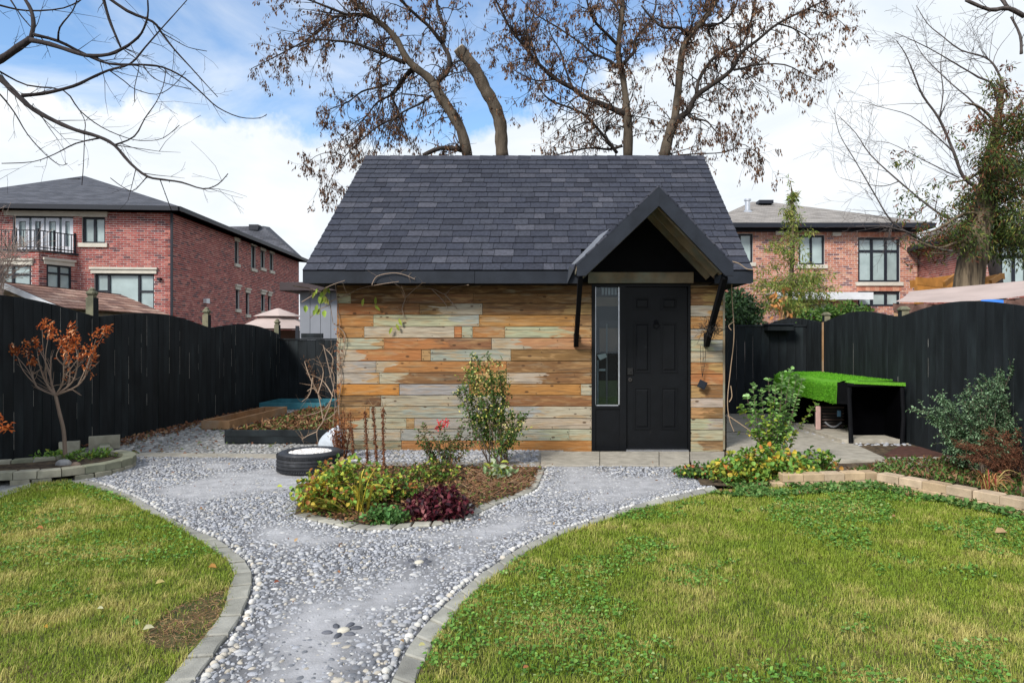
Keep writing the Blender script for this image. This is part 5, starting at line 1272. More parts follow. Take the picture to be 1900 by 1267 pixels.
for pl in ([(1815,455),(1780,448),(1740,460),(1690,440)], [(1825,400),(1790,395),(1740,425),(1700,435)], [(1845,300),(1800,330),(1760,340)], [(1850,240),(1880,210),(1900,180)], [(1850,230),(1820,200),(1790,190)], [(1830,370),(1870,360),(1905,380)], [(1810,455),(1760,470),(1728,468)]):
    P_ = [at(x, y, CY_-.25*i) for i, (x, y) in enumerate(pl)]; C = catmull(P_, 3); T.tube(C, [.032*(1-.75*i/len(C)) for i in range(len(C))], 6, (.06,.048,.036))
T.build('trunk', M('cedar_bark', (.15,.115,.075), .95, .45, 3.2, .03, 9, col2=(.045,.034,.024), c2at=(.50,.62), c2scale=7, stretch=(2.2,2.2,.16)), ce, smooth=True)
bl = []
def blob(px, py, r, hot=0.12, dY=0.0): p = at(px, py, CY_+dY); bl.append((p.x, p.y, p.z, r*CY_/FP, hot))
for q in [(1855,160,26,.5),(1880,190,34,.45),(1850,140,12,.9),(1840,215,26,.3),(1885,235,40,.25),(1855,265,34,.3),(1895,285,40,.15),(1830,285,24,.2),(1860,325,34,.5),(1890,340,34,.25),(1815,300,16,.9),(1838,355,34,.1),(1870,380,44,.05),(1895,400,45,.03),
          (1835,400,40,.05),(1800,385,30,.25),(1790,420,34,.1),(1830,438,30,.02),(1865,445,36,.02),(1895,450,30,.02),(1760,430,24,.15),(1735,425,16,.6),(1715,440,18,.3),(1700,390,14,.3),(1685,350,14,.15),(1725,345,12,.1),(1680,290,16,.3),(1810,225,16,.8),(1805,240,12,.6),
          (1800,360,26,.1),(1825,330,26,.2),(1850,300,30,.2),(1880,310,36,.2),(1850,410,34,.02),(1880,430,36,.02),(1820,418,30,.02),(1870,240,34,.3),(1900,210,30,.2),(1745,390,16,.4),(1765,395,20,.2),(1770,330,12,.7),(1800,350,20,.3),(1690,440,14,.5),(1675,278,10,.5),(1865,130,9,.8)]: blob(*q, dY=rng.uniform(-.75,.35))
CG = ([(.055,.095,.020),(.10,.145,.028),(.026,.048,.016),(.20,.20,.045),(.12,.07,.03)], (4,3,3,1.4,1))
sprays('foliage', [(b[0]+rng.gauss(0,.10), b[1]+rng.gauss(0,.15), b[2]+rng.gauss(0,.08)-.05*k, b[3]*rng.uniform(.45,1.05), min(1, b[4]*rng.choice((.3,1,1.6)))) for b in bl for k in range(5)], 23000, ce, .085, .024, CG, rad=(1.1,1,.8))
# tall feathery yellow-green tree right of the shed, and the dark evergreen beside it
FY = 14.5
fe = thing('feathery_tree', (at(1462,600,FY).x, FY, 0), 'slim feathery yellow-green evergreen behind the fence right of the shed', 'tree')
T = MB(); P_ = [at(1462,745,FY), at(1464,600,FY), at(1470,480,FY), at(1472,400,FY), at(1468,350,FY)]; P_[0].z = -.1; T.tube(catmull(P_,3), [.06]*4+[.045]*4+[.03]*3+[.012]*2, 6, (.13,.10,.07))
tp = []
for i in range(46):
    y = rng.uniform(352, 590); p = at(1470, y, FY); sp = (18+max(0, y-400)*.52)/FP*FY if y > 400 else 10/FP*FY; a = rng.uniform(0, 6.28)
    e = p+Vector((math.cos(a)*sp*rng.uniform(.5,1.1), math.sin(a)*sp*.8, rng.uniform(.0,.35))); m_ = (p+e)/2+Vector((0,0,.08)); C = catmull([p, m_, e], 3); T.tube(C, [.012*(1-.7*k/len(C)) for k in range(len(C))], 4, (.13,.10,.07)); tp.append((C, sp))
T.build('trunk', MT['bark'], fe)
bl2 = []
for C, sp in tp:
    for k, c in enumerate(C[1:]): bl2.append((c.x, c.y, c.z, .035+.16*rng.random()*min(1, sp), .02))
for q in [(1430,560,26),(1500,565,26),(1470,570,30),(1455,520,28),(1500,520,24),(1420,530,18),(1480,470,24),(1460,440,15),(1530,540,20),(1520,500,16),(1415,500,16),(1440,490,18),(1410,575,14)]: p = at(q[0], q[1], FY+rng.uniform(-.4,.4)); bl2.append((p.x,p.y,p.z,q[2]/FP*FY*.8,.03))
sprays('foliage', bl2, 7500, fe, .11, .022, ([(.17,.23,.04),(.25,.29,.06),(.10,.17,.035),(.34,.31,.09)], (4,3,3,1.5)), rad=(1,1,.8))
cl = [at(rng.gauss(1448,10), rng.gauss(560,20), FY-.6) for _ in range(42)]
P = np.array([list(p) for p in cl]); V, F = shape_leaves(P, nr.randn(42,3)+np.array([0,0,-1.2]), nr.randn(42,3), .12+.06*nr.rand(42), .06+.03*nr.rand(42)); fast('withered_leaves', V, F, np.repeat(pick([(.55,.25,.08),(.50,.30,.14)], (1,1), 42), 6, axis=0), MT['dead'], fe, kind='stuff')
dk = thing('evergreen_bush', (at(1375,600,13.6).x, 13.6, 0), 'dark dense evergreen bush in the corner between shed and back fence', 'bush')
q = at(1378,600,13.6); MB().tube([(q.x,13.6,-.1),(q.x,13.6,1.5),(q.x-.05,13.6,2.0)], [.05,.04,.02], 6, (.08,.06,.04)).build('trunk', MT['bark'], dk)
bl3 = [(*at(x, y, 13.6+d), r/FP*13.6, .0) for x, y, r, d in ((1372,560,26,0),(1390,575,26,.2),(1360,580,26,-.2),(1378,600,30,0),(1395,598,20,0),(1366,545,14,0),(1350,560,24,.3))]
sprays('foliage', bl3, 3600, dk, .09, .05, ([(.022,.055,.018),(.04,.085,.025),(.012,.032,.012)], (3,3,2)))
hb = thing('shrub_row', (at(1560,590,13).x, 13.2, 0), 'row of bright green shrubs showing just over the right wavy fence', 'bush')
bl3 = [(*at(x, y, 12.8), r/FP*12.8, .02) for x, y, r in ((1545,590,22),(1575,580,20),(1600,582,16),(1530,585,16),(1500,590,16),(1560,600,20))]
MB().tube([(bl3[0][0],12.8,0),(bl3[0][0],12.8,1.6)], .03, 5, (.08,.06,.04)).build('stem', MT['bark'], hb)
sprays('foliage', bl3, 2200, hb, .10, .05, ([(.07,.15,.025),(.11,.20,.035),(.04,.09,.02)], (3,3,2)))
# bare shrub beyond the left fence, in front of the brick house
bs = thing('bare_shrub', (-8.0, 10.2, 0), 'pale bare twiggy shrub in front of the brick house balcony at the left edge', 'shrub')
T = Tree()
for i in range(34):
    b = at(rng.uniform(-60,10), 560, 9.2); b.z = 0; b.x -= .1; d = Vector((rng.uniform(-.25,.38), rng.uniform(-.3,.3), 1.1)); b2 = at(rng.uniform(-50,5), 545, 9.2)
    T.tw.tube([b, b2], [.014,.010], 4, (.30,.235,.20)); T.twig(b2, d, rng.uniform(.5,1.15), .008, 0, .0, .08, (4,2), (.30,.235,.20), None, .0028)
T.tw.build('twigs', MT['bark'], bs)

# ================================================================ GARDEN PLANTS
LG = {}
class Plant:
    def __init__(s, name, loc, label, cat, group=None): s.t = thing(name, loc, label, cat, group); s.st = MB(); s.P = []; s.D = []; s.N = []; s.L = []; s.W = []; s.C = []
    def leaf(s, p, d, n, L, W, c): s.P.append(tuple(p)); s.D.append(tuple(d)); s.N.append(tuple(n)); s.L.append(L); s.W.append(W); s.C.append(c)
    def stem(s, p, d, L, r, col, wander=.08, up=0.0, n=4, seg=None):
        seg = seg or max(3, int(L/.06)); q = Vector(p); pts = [q.copy()]; dd = Vector(d).normalized()
        for i in range(seg): dd = (dd+vrand(wander)+Vector((0,0,up))).normalized(); q = q+dd*(L/seg); pts.append(q.copy())
        s.st.tube(pts, [max(r*(1-.7*i/seg), .0009) for i in range(seg+1)], n, col, cap=False); return pts
    def done(s, mat='leaf', fold=.15, curl=.1, leafname='leaves', stemname='stems'):
        if s.st.v: s.st.build(stemname, MT['attr'], s.t)
        if s.P:
            V, F = shape_leaves(s.P, s.D, s.N, s.L, s.W, fold, curl); fast(leafname, V, F, np.repeat(np.array(s.C), 6, axis=0), MT[mat], s.t, kind='stuff')
        return s.t
def jit(c, a=.25): f = 1+rng.uniform(-a, a); return tuple(v*f for v in c)
def choose(cols): 
    c, w = zip(*cols); return jit(rng.choices(c, w)[0])
def leafy(pl, pts, cols, L, W, step, both=True, flat=.6, start=0.15, down=0.0):
    tot = len(pts); acc = 0; side = 1; Lt = sum((b-a).length for a, b in zip(pts[:-1], pts[1:])); nL = max(2, int(Lt/step))
    for j in range(nL):
        k = start+(1-start)*j/nL; i = min(tot-2, int(k*(tot-1))); a, b = pts[i], pts[i+1]; t = (b-a).normalized(); o = t.cross(Vector((0,0,1)) if abs(t.z) < .9 else Vector((rng.uniform(-1,1), rng.uniform(-1,1), 0)))
        o = o.normalized() if o.length > .01 else Vector((1,0,0)); o = Matrix.Rotation(rng.uniform(-1,1)*1.5, 3, t) @ o
        for sgn in ((1,-1) if both else (rng.choice((1,-1)),)):
            d = o*sgn+t*rng.uniform(.2,.8)+Vector((0,0,-down)); pl.leaf(a+(b-a)*rng.random(), d, Vector((rng.uniform(-flat,flat), rng.uniform(-flat,flat), 1)), L*rng.uniform(.65,1.2), W*rng.uniform(.7,1.15), choose(cols))
def mound(name, label, cat, px, py, rx, ry, h, nst, cols, L, W, per, stemc, z0=.01, Lr=1.0, mat='leaf', fold=.15, wander=.06, lean=(0,0), rounded=True, group=None):
    x, y = G(px, py); pl = Plant(name, (x, y, z0), label, cat, group)
    for i in range(nst):
        a = rng.uniform(0, 6.283); k = rng.random()**.5; bx_, by_ = x+math.cos(a)*rx*k*.5, y+math.sin(a)*ry*k*.5
        tx, ty = x+math.cos(a)*rx*k, y+math.sin(a)*ry*k; tz = h*(1-.7*k*k)*rng.uniform(.55,1.05) if rounded else h*rng.uniform(.5,1)
        d = Vector((tx-bx_+lean[0], ty-by_+lean[1], tz)); pts = pl.stem((bx_, by_, z0), d, d.length, .0022, stemc, wander, 0)
        leafy(pl, pts, cols, L, W, per, start=.3)
        pl.leaf(pts[-1], d+vrand(.4), vrand(1)+Vector((0,-.4,1.2)), L, W, choose(cols))
    return pl.done(mat, fold)
GRN = (.12,.24,.035); YG = (.38,.43,.06); YL = (.58,.44,.06); DG = (.065,.14,.03); RU = (.38,.14,.04); LGR = (.22,.39,.07)
# 1 ornamental tree with rust leaves in the raised planter
sx, sy = G(121, 850, .07); ot = Plant('small_tree', (sx, sy, .1), 'little tree with rust-orange leaf tips growing in the round stone planter', 'tree')
TRK = (.22,.16,.12)
f0 = at(103, 733, sy); base = Vector((sx, sy, .06)); ot.st.tube(catmull([base, at(118,800,sy), at(110,765,sy), f0], 4), [.024,.022,.021,.020,.019,.019,.018,.018,.018,.017,.017,.017,.017], 7, TRK)
tipsP = [(15,640),(30,650),(58,628),(70,640),(78,605),(92,612),(105,622),(118,630),(132,612),(146,610),(135,635),(120,648),(160,640),(178,625),(195,612),(170,655),(150,655),(60,668),(48,645),(140,640),(182,648),(165,672),(98,640),(128,655)]
prim = [((70,665),-.12),((60,690),.05),((95,660),.12),((118,672),-.1),((145,672),.1),((165,685),-.06),((85,690),.0),((130,690),.16)]
PR = []
for (x, y), dY in prim:
    tip = at(x, y, sy+dY); m1 = lerp(f0, tip, .5)+Vector(((x-103)/FP*sy*.22, rng.uniform(-.03,.03), -.03)); C = catmull([f0, m1, tip], 5); ot.st.tube(C, [.0115*(1-.5*i/(len(C)-1)) for i in range(len(C))], 5, TRK, cap=False); PR.append(C)
for k, (x, y) in enumerate(tipsP):
    if k in (2, 9, 12, 20, 22): continue
    C0 = min(PR, key=lambda C: abs(C[-1].x-at(x,y,sy).x)+rng.uniform(0,.08)); s0 = C0[rng.randrange(len(C0)//2, len(C0))]; tip = at(x, y+4, s0.y+rng.uniform(-.14,.14)); m1 = lerp(s0, tip, .5)+vrand(.03); C = catmull([s0, m1, tip], 5); n_ = len(C)
    ot.st.tube(C, [.007*(1-.65*i/(n_-1)) for i in range(n_)], 4, TRK, cap=False)
    ax = (C[-1]-C[-4]).normalized()*.5+Vector((rng.uniform(-.2,.9), 0, rng.uniform(0,.7))); ax.normalize(); LL = rng.uniform(.05,.13)
    for j in range(rng.randrange(34,58)):
        q = rng.uniform(-.6,1); p = C[-1]+ax*LL*q+Vector((rng.gauss(0,.020), rng.gauss(0,.028), rng.gauss(0,.017)))*(1.15-.6*max(q,0)); ot.leaf(p, vrand(.7)+ax+Vector((0,0,.1)), Vector((rng.uniform(-.6,.6), -.8, 1)), rng.uniform(.022,.045), rng.uniform(.010,.018), choose([((.42,.10,.025),4),((.56,.18,.05),3),((.26,.07,.025),2),((.72,.40,.22),.8)]))
for C in PR:
    for j in range(7): i = rng.randrange(3, len(C)-1); ot.stem(C[i], (C[i]-C[i-1]).normalized()+vrand(.6)+Vector((0,0,.3)), rng.uniform(.07,.24), .0036, TRK, .16)
for (x, y) in ((128,688),(58,672),(150,668),(170,693),(118,700)):
    for j in range(9): ot.leaf(at(x+rng.gauss(0,4), y+rng.gauss(0,4), sy+rng.uniform(-.1,.1)), vrand(1), vrand(1), .03, .014, choose([((.36,.13,.05),3),((.25,.10,.05),2)]))
ot.done('dead', .2, .3)
p = at(8, 783, 5.9); ol = Plant('small_tree', (-5.3, 5.9, 0), 'tip of a rust-leaved branch poking in low at the left edge', 'branch')
for j in range(3):
    pts = ol.stem((-5.35,5.9,.25), at(2+j*6,782+j*7,5.9)-Vector((-5.35,5.9,.25)), (at(2+j*6,782+j*7,5.9)-Vector((-5.35,5.9,.25))).length, .006, TRK, .03)
    for q in range(16): ol.leaf(pts[-1]+vrand(.02), vrand(1), (0,-.5,1), .04, .018, choose([((.36,.085,.022),4),((.50,.15,.04),3)]))
ol.done('dead')
# weeds inside the raised planter
mound('planter_weeds', 'low green weeds growing round the little tree in the raised planter', 'weeds', 140, 858, .42, .30, .08, 60, [(GRN,3),(LGR,3),(YG,1)], .05, .022, .05, (.1,.16,.04), z0=.07)
# 2 tall yellow-flecked shrub against the shed wall
sx, sy = G(925, 862); ys = Plant('flowering_shrub', (sx, sy, 0), 'tall leafy shrub with pale yellow tips standing against the plank wall', 'shrub')
LV2 = [(DG,4),((.07,.15,.03),4),(YG,1.2),((.22,.17,.04),.6)]
for (x, y, dn) in [(868,690,1),(885,665,1),(905,668,1),(925,680,1),(935,720,1),(900,705,1),(880,735,1),(950,770,1),(965,790,1),(920,740,1),(905,760,1),(850,725,1),(890,780,1),(975,770,.6),(940,800,1),(880,700,1),(910,690,1),(928,700,1),(895,745,1),(915,775,1),(935,760,1),(955,815,.6),(900,800,.8),(872,672,.6),(862,712,.7)]:
    Yt = sy+rng.uniform(-.18,.18); tip = at(x, y, Yt); b = Vector((sx+rng.uniform(-.12,.12), sy+rng.uniform(-.05,.05), 0)); mid = lerp(b, tip, .5)+vrand(.035); C = catmull([b, mid, tip], 7)
    ys.st.tube(C, [.0055*(1-.6*i/(len(C)-1)) for i in range(len(C))], 4, (.13,.09,.06), cap=False)
    for i in range(7, len(C)):
        for j in range(3):
            p = C[i]; d = vrand(1)+Vector((0,0,.2)); L_ = rng.uniform(.05,.16); pts = ys.stem(p, d, L_, .0016, (.14,.11,.05), .12, 0, 3, 3); leafy(ys, pts, LV2, .034, .019, .026, start=0)
    if dn > .9:
        for j in range(7): ys.leaf(tip+vrand(.035), vrand(1)+Vector((0,0,.5)), (0,-1,.6), rng.uniform(.02,.035), .017, jit((.62,.56,.22), .15))
for j in range(90): x, y = rng.gauss(900,22), rng.gauss(720,32); ys.leaf(at(x, y, sy-.12+rng.uniform(-.1,.1)), vrand(1), (0,-1,.6), rng.uniform(.016,.03), .015, jit((.60,.52,.16), .2))
ys.done('leaf', .12, .15)
# 3 rose bush with red blooms
sx, sy = G(825, 872); ro = Plant('rose_bush', (sx, sy, 0), 'sparse rose bush with small red blooms in the middle of the flower bed', 'shrub')
for i in range(52):
    x, y = rng.uniform(770,890), rng.uniform(785,862); tip = at(x, y, sy+rng.uniform(-.15,.15)); b = Vector((sx+rng.uniform(-.1,.1), sy, 0)); C = catmull([b, lerp(b, tip, .5)+vrand(.04), tip], 5)
    ro.st.tube(C, [.004*(1-.6*k/(len(C)-1)) for k in range(len(C))], 4, (.16,.10,.06), cap=False); leafy(ro, C, [(DG,3),((.10,.15,.04),2),((.22,.12,.05),1.5)], .035, .02, .035, start=.35)
for (x, y) in ((815,784),(829,781),(812,793),(823,790)):
    for j in range(16): ro.leaf(at(x+rng.gauss(0,2.6), y+rng.gauss(0,2.2), sy-.05), vrand(1), (0,-1,.3), .022, .015, jit((.62,.045,.055), .2))
ro.done()
# 4 yellow-green perennial at the left of the bed
mound('leafy_perennial', 'big mound of lime and yellow leaves beside the tyre planter', 'perennial', 640, 935, .44, .36, .40, 230, [(LGR,4),(YG,4),(YL,1.6),(RU,1.4),(GRN,3),((.30,.18,.09),1.2)], .040, .031, .055, (.22,.17,.08), wander=.13)
mound('leafy_perennial', 'small yellowing leafy clump at the left corner of the flower bed', 'perennial', 588, 945, .18, .16, .24, 70, [(YG,3),(YL,3),(RU,2),(LGR,1)], .045, .034, .05, (.25,.17,.07))
# 5 heuchera
mound('burgundy_perennial', 'mound of dark burgundy leaves at the front of the flower bed', 'perennial', 812, 958, .27, .21, .21, 330, [((.085,.012,.022),4),((.15,.028,.040),3),((.030,.009,.015),3),((.27,.10,.10),.8),((.12,.06,.04),.8)], .043, .032, .06, (.10,.02,.025), wander=.12)
# 6 green low clumps
mound('green_perennial', 'low bright green clump at the front edge left of the burgundy mound', 'perennial', 715, 970, .18, .12, .13, 110, [((.075,.20,.05),4),((.13,.28,.07),2),(DG,2)], .034, .024, .045, (.1,.16,.05), wander=.1)
mound('green_perennial', 'mid-green clump between the lime mound and the burgundy mound', 'perennial', 735, 925, .24, .20, .19, 110, [(GRN,3),(DG,2),(YG,1.5),(RU,1.5),((.22,.12,.06),2)], .04, .03, .05, (.12,.14,.05))
mound('variegated_hosta', 'small pale green variegated clump under the yellow shrub', 'perennial', 925, 888, .15, .10, .16, 34, [((.30,.42,.20),3),((.50,.55,.36),2),(YG,1)], .08, .04, .09, (.2,.25,.1))
mound('green_perennial', 'leafy green clump behind the burgundy mound in the flower bed', 'perennial', 800, 893, .34, .16, .22, 95, [(GRN,2),(DG,2.5),(YG,2),((.26,.15,.06),2.5)], .036, .026, .045, (.14,.13,.05))
# 7 strap leaves
def straps(name, label, cat, px, py, n, targets, cols, W=.014, z0=.01, group=None):
    x, y = G(px, py); t = thing(name, (x, y, 0), label, cat, group); V = []; F = []; C = []
    for i in range(n):
        tx, ty, tz = targets(); b = Vector((x+rng.uniform(-.05,.05), y+rng.uniform(-.04,.04), z0)); e = Vector((tx, ty, tz)); m_ = (b+e)/2+Vector((0,0,rng.uniform(.04,.12))); P = catmull([b, m_, e], 4); w = W*rng.uniform(.7,1.2); c = choose(cols)
        d = (e-b); s = Vector((-d.y, d.x, 0)); s = s.normalized() if s.length > 1e-4 else Vector((1,0,0)); k0 = len(V)
        for k, p in enumerate(P): ww = w*math.sin(math.pi*min(1, .25+.75*k/(len(P)-1)))*.5+.0008; V += [tuple(p-s*ww), tuple(p+s*ww+Vector((0,0,.003)))]; C += [c, c]
        for k in range(len(P)-1): F.append((k0+2*k, k0+2*k+1, k0+2*k+3, k0+2*k+2))
    fast('strap_leaves', V, F, C, MT['leaf'], t, kind='stuff'); return t
x0_, y0_ = G(640, 958)
straps('iris_clump', 'flat yellow-green strap leaves lying over the left front corner of the bed', 'perennial', 645, 957, 22, lambda: (lambda g: (g[0], g[1], rng.uniform(.02,.06)))(G(rng.uniform(525,600), rng.uniform(950,968))), [((.26,.30,.04),3),((.42,.36,.07),3),((.14,.20,.03),1)], .02)
straps('iris_clump', 'upright yellow strap leaves rising from the lime mound', 'perennial', 668, 955, 16, lambda: (x0_+rng.uniform(-.18,.3), y0_+rng.uniform(-.05,.1), rng.uniform(.18,.38)), [((.45,.36,.05),3),((.30,.30,.05),2)], .017)
straps('grass_tuft', 'reddish grass tuft in the weedy bed near the right edge', 'grass tuft', 1838, 915, 60, lambda: (lambda g, r, a: (g[0]+r*math.cos(a), g[1]+r*math.sin(a)*.6, rng.uniform(.02,.22)))(G(1838,915), rng.uniform(.05,.25), rng.uniform(0,6.28)), [((.42,.20,.08),3),((.50,.38,.14),3),((.20,.22,.05),1.5),((.40,.08,.06),1)], .008)
# 8 dry brown stalks
for i, (x, yt, yb, lab) in enumerate([(680,762,862,'dry brown stalk second from the right in the row by the wall'),(698,755,866,'tall dry brown stalk, the one leaning left in the row by the wall'),(711,756,870,'rightmost upright dry brown stalk by the plank wall'),(652,792,850,'short dark seed-headed stalk left of the three tall ones')]):
    b = Vector((*G(x+2, yb), 0)); pl = Plant('dry_stalk', tuple(b), lab, 'dead plant', 'dry brown stalks beside the shed wall'); tip = at(x-(6 if i == 1 else 3 if i == 0 else 0), yt, b.y)
    C = catmull([b, lerp(b, tip, .5)+vrand(.01), tip], 6); pl.st.tube(C, [.010-.003*k/(len(C)) for k in range(len(C))], 6, (.15,.065,.035))
    for k in range(1, len(C)):
        for j in range(26 if i != 3 else 18): pl.leaf(C[k]+vrand(.009)+(C[k-1]-C[k])*rng.random(), vrand(.6)+Vector((0,0,-1)), vrand(1), rng.uniform(.018,.035), .009, choose([((.20,.075,.035),4),((.30,.14,.07),2),((.09,.04,.025),2)]))
    for j in range(5): pl.stem(tip, Vector((rng.uniform(-1,1), rng.uniform(-.5,.5), 1.0)), rng.uniform(.04,.12), .003, (.25,.17,.09), .1)
    pl.done('dead')
# dead vine mass at the shed corner
x, y = G(632, 850); dv = Plant('dead_vine', (x, y, 0), 'reddish-brown dead vine bundle at the foot of the left shed corner', 'dead plant')
for i in range(14):
    pts = dv.stem((x+rng.uniform(-.05,.05), y+rng.uniform(-.05,.05), 0), (rng.uniform(-.12,.10), rng.uniform(-.1,.1), 1), rng.uniform(.25,.55), .009, (.15,.06,.035), .06)
    for p in pts:
        for j in range(12): dv.leaf(p+vrand(.016), vrand(.7)+Vector((0,0,-1)), vrand(1), rng.uniform(.02,.04), .01, choose([((.24,.085,.035),4),((.12,.05,.03),2),((.34,.17,.08),1)]))
dv.done('dead')
# 9 dry twigs mulch in the bed
def litter(name, label, cat, poly, n, z, cols, L=.08, r=.0016, par=None):
    cx_ = sum(p[0] for p in poly)/len(poly); cy_ = sum(p[1] for p in poly)/len(poly); mb = MB(); xs, ys_ = zip(*poly); c = 0
    while c < n:
        x, y = rng.uniform(min(xs), max(xs)), rng.uniform(min(ys_), max(ys_))
        if not inpoly(np.array([x]), np.array([y]), poly)[0]: continue
        c += 1; a = rng.uniform(0, 6.28); L_ = L*rng.uniform(.4,1.6); d = Vector((math.cos(a), math.sin(a), rng.uniform(-.05,.5))).normalized(); p = Vector((x, y, z+rng.uniform(0,.02)))
        mb.tube([p, p+d*L_*.5+vrand(.004), p+d*L_], [r, r, r*.6], 3, choose(cols), cap=False)
    return mb.build(name, MT['attr'], par, label=label, category=cat, kind='stuff')
BEDR = [G(*q) for q in [(870,935),(930,925),(985,905),(1000,872),(900,872),(850,890)]]
litter('dry_twigs', 'tangle of dry reddish twigs at the right end of the flower bed', 'dry twigs', BEDR, 620, .01, [((.30,.15,.08),3),((.42,.27,.16),2),((.16,.08,.05),2)], .13)
BEDA = [G(*q) for q in [(575,958),(640,975),(740,978),(870,950),(980,910),(1005,870),(640,866),(575,905)]]
def leaf_scatter(name, label, cat, poly, n, z, cols, L=.04, W=.028, mat='dead', upr=.5, par=None, **kw):
    xs, ys_ = zip(*poly); X = nr.uniform(min(xs), max(xs), n*3); Y = nr.uniform(min(ys_), max(ys_), n*3); k = inpoly(X, Y, poly); k &= (nr.rand(len(X)) < np.clip((fbm(X*4, Y*4, 77, 3)-(.42 if 'creeping' in label else .0))*9, 0, 1)); X, Y = X[k][:n], Y[k][:n]; m = len(X)
    D = nr.randn(m,3); D[:,2] = np.abs(D[:,2])*upr; Nn = nr.randn(m,3)*.45+np.array([0,0,1]); V, F = shape_leaves(np.stack([X, Y, z+nr.rand(m)*.025], 1), D, Nn, L*(.5+nr.rand(m)), W*(.5+nr.rand(m)), .15, .15)
    return fast(name, V, F, np.repeat(pick(*cols, m), 6, axis=0), MT[mat], par, label=label, category=cat, kind='stuff', **kw)
leaf_scatter('leaf_litter', 'brown leaf litter and low weeds covering the flower bed soil', 'leaf litter', BEDA, 5200, .008, ([(.20,.10,.05),(.30,.17,.08),(.10,.055,.03),(.09,.15,.03),(.16,.22,.05)], (4,3,3,2,1)), .034, .018)
# 10 right: bushy shrub and the round-leaved tall stems
mound('round_leaved_bush', 'sprawling low bush of green, yellow and orange leaves at the path end', 'bush', 1415, 892, .54, .28, .33, 270, [((.12,.26,.045),5),((.20,.34,.06),3),(YG,2.5),(YL,1.4),((.55,.22,.05),.7)], .052, .043, .06, (.20,.14,.07), wander=.1)
mound('round_leaved_bush', 'trailing dark green ground cover between the path end and shed step', 'ground cover', 1325, 884, .42, .22, .13, 210, [((.06,.14,.03),5),((.12,.22,.05),3),((.45,.12,.05),.5),(YG,1)], .038, .030, .05, (.14,.1,.05))
mound('round_leaved_bush', 'right wing of leafy growth hanging over the tan block wall', 'bush', 1510, 878, .26, .18, .26, 90, [((.11,.24,.05),5),((.17,.30,.06),3),(YG,1.5),((.50,.26,.06),.7)], .058, .044, .065, (.18,.13,.07))
sx, sy = G(1432, 868); tl = Plant('tall_stemmed_shrub', (sx, sy, 0), 'upright shrub with round fresh green leaves on tall stems right of the shed', 'shrub')
for (x, y) in [(1372,752),(1385,735),(1397,712),(1412,722),(1425,700),(1440,712),(1452,690),(1468,684),(1480,692),(1490,700),(1430,745),(1450,740),(1465,725),(1405,760),(1478,735),(1420,775),(1515,748),(1445,770),(1460,760)]:
    Yt = sy+rng.uniform(-.15,.15); tip = at(x, y, Yt); b = Vector((sx+(x-1432)/FP*sy*.25+rng.uniform(-.03,.03), sy+rng.uniform(-.05,.05), 0)); C = catmull([b, lerp(b, tip, .5)+Vector((-(x-1432)/FP*sy*.06,0,0))+vrand(.012), tip], 6)
    tl.st.tube(C, [.0045*(1-.6*k/(len(C)-1)) for k in range(len(C))], 4, (.16,.10,.09), cap=False); leafy(tl, C, [((.24,.42,.13),5),((.34,.54,.22),3),((.16,.30,.08),2)] if y < 740 else [((.22,.38,.07),4),(YG,2),((.14,.26,.05),2)], .056, .046, .038, start=.28, flat=.7)
for i in range(26):
    a = rng.uniform(0,6.28); pts = tl.stem((sx+rng.uniform(-.15,.15), sy, rng.uniform(.15,.35)), (math.cos(a), math.sin(a)*.5, rng.uniform(.2,.9)), rng.uniform(.12,.28), .002, (.2,.13,.08)); leafy(tl, pts, [(YG,3),((.20,.34,.06),4),(YL,.7)], .046, .038, .05)
tl.done('leaf', .12, .12)
# 11 privet by the fence, right edge
sx, sy = G(1835, 885); pv = Plant('privet_shrub', (sx, sy, 0), 'grey-green small-leaved shrub against the right fence', 'shrub')
PVT = [(1715,765),(1728,775),(1745,740),(1755,745),(1765,752),(1790,740),(1800,728),(1820,715),(1835,712),(1845,735),(1860,700),(1875,690),(1870,720),(1885,730),(1760,790),(1780,770),(1800,760),(1820,750),(1840,760),(1860,750),(1880,760),(1780,800),(1810,790),(1840,790),(1895,780),(1790,820),(1760,820),(1900,800),(1885,800),(1870,780),(1745,770),(1770,835),(1850,705)]
for (x, y) in PVT:
    Yt = sy+rng.uniform(-.12,.32); tip = at(x, y, Yt); b = Vector((sx+rng.uniform(-.08,.08), sy+rng.uniform(-.03,.15), 0)); C = catmull([b, lerp(b, tip, .5)+vrand(.03), tip], 7)
    pv.st.tube(C, [.006*(1-.7*k/(len(C)-1)) for k in range(len(C))], 4, (.11,.085,.065), cap=False)
    for i in range(5, len(C)):
        for j in range(4): pts = pv.stem(C[i], (C[i]-C[i-1]).normalized()+vrand(.7), rng.uniform(.06,.16), .0016, (.11,.09,.06), .1, 0, 3, 3); leafy(pv, pts, [((.13,.23,.11),4),((.24,.36,.21),3),((.06,.12,.055),3)], .029, .017, .022, start=0)
pv.done('leaf', .12, .1)
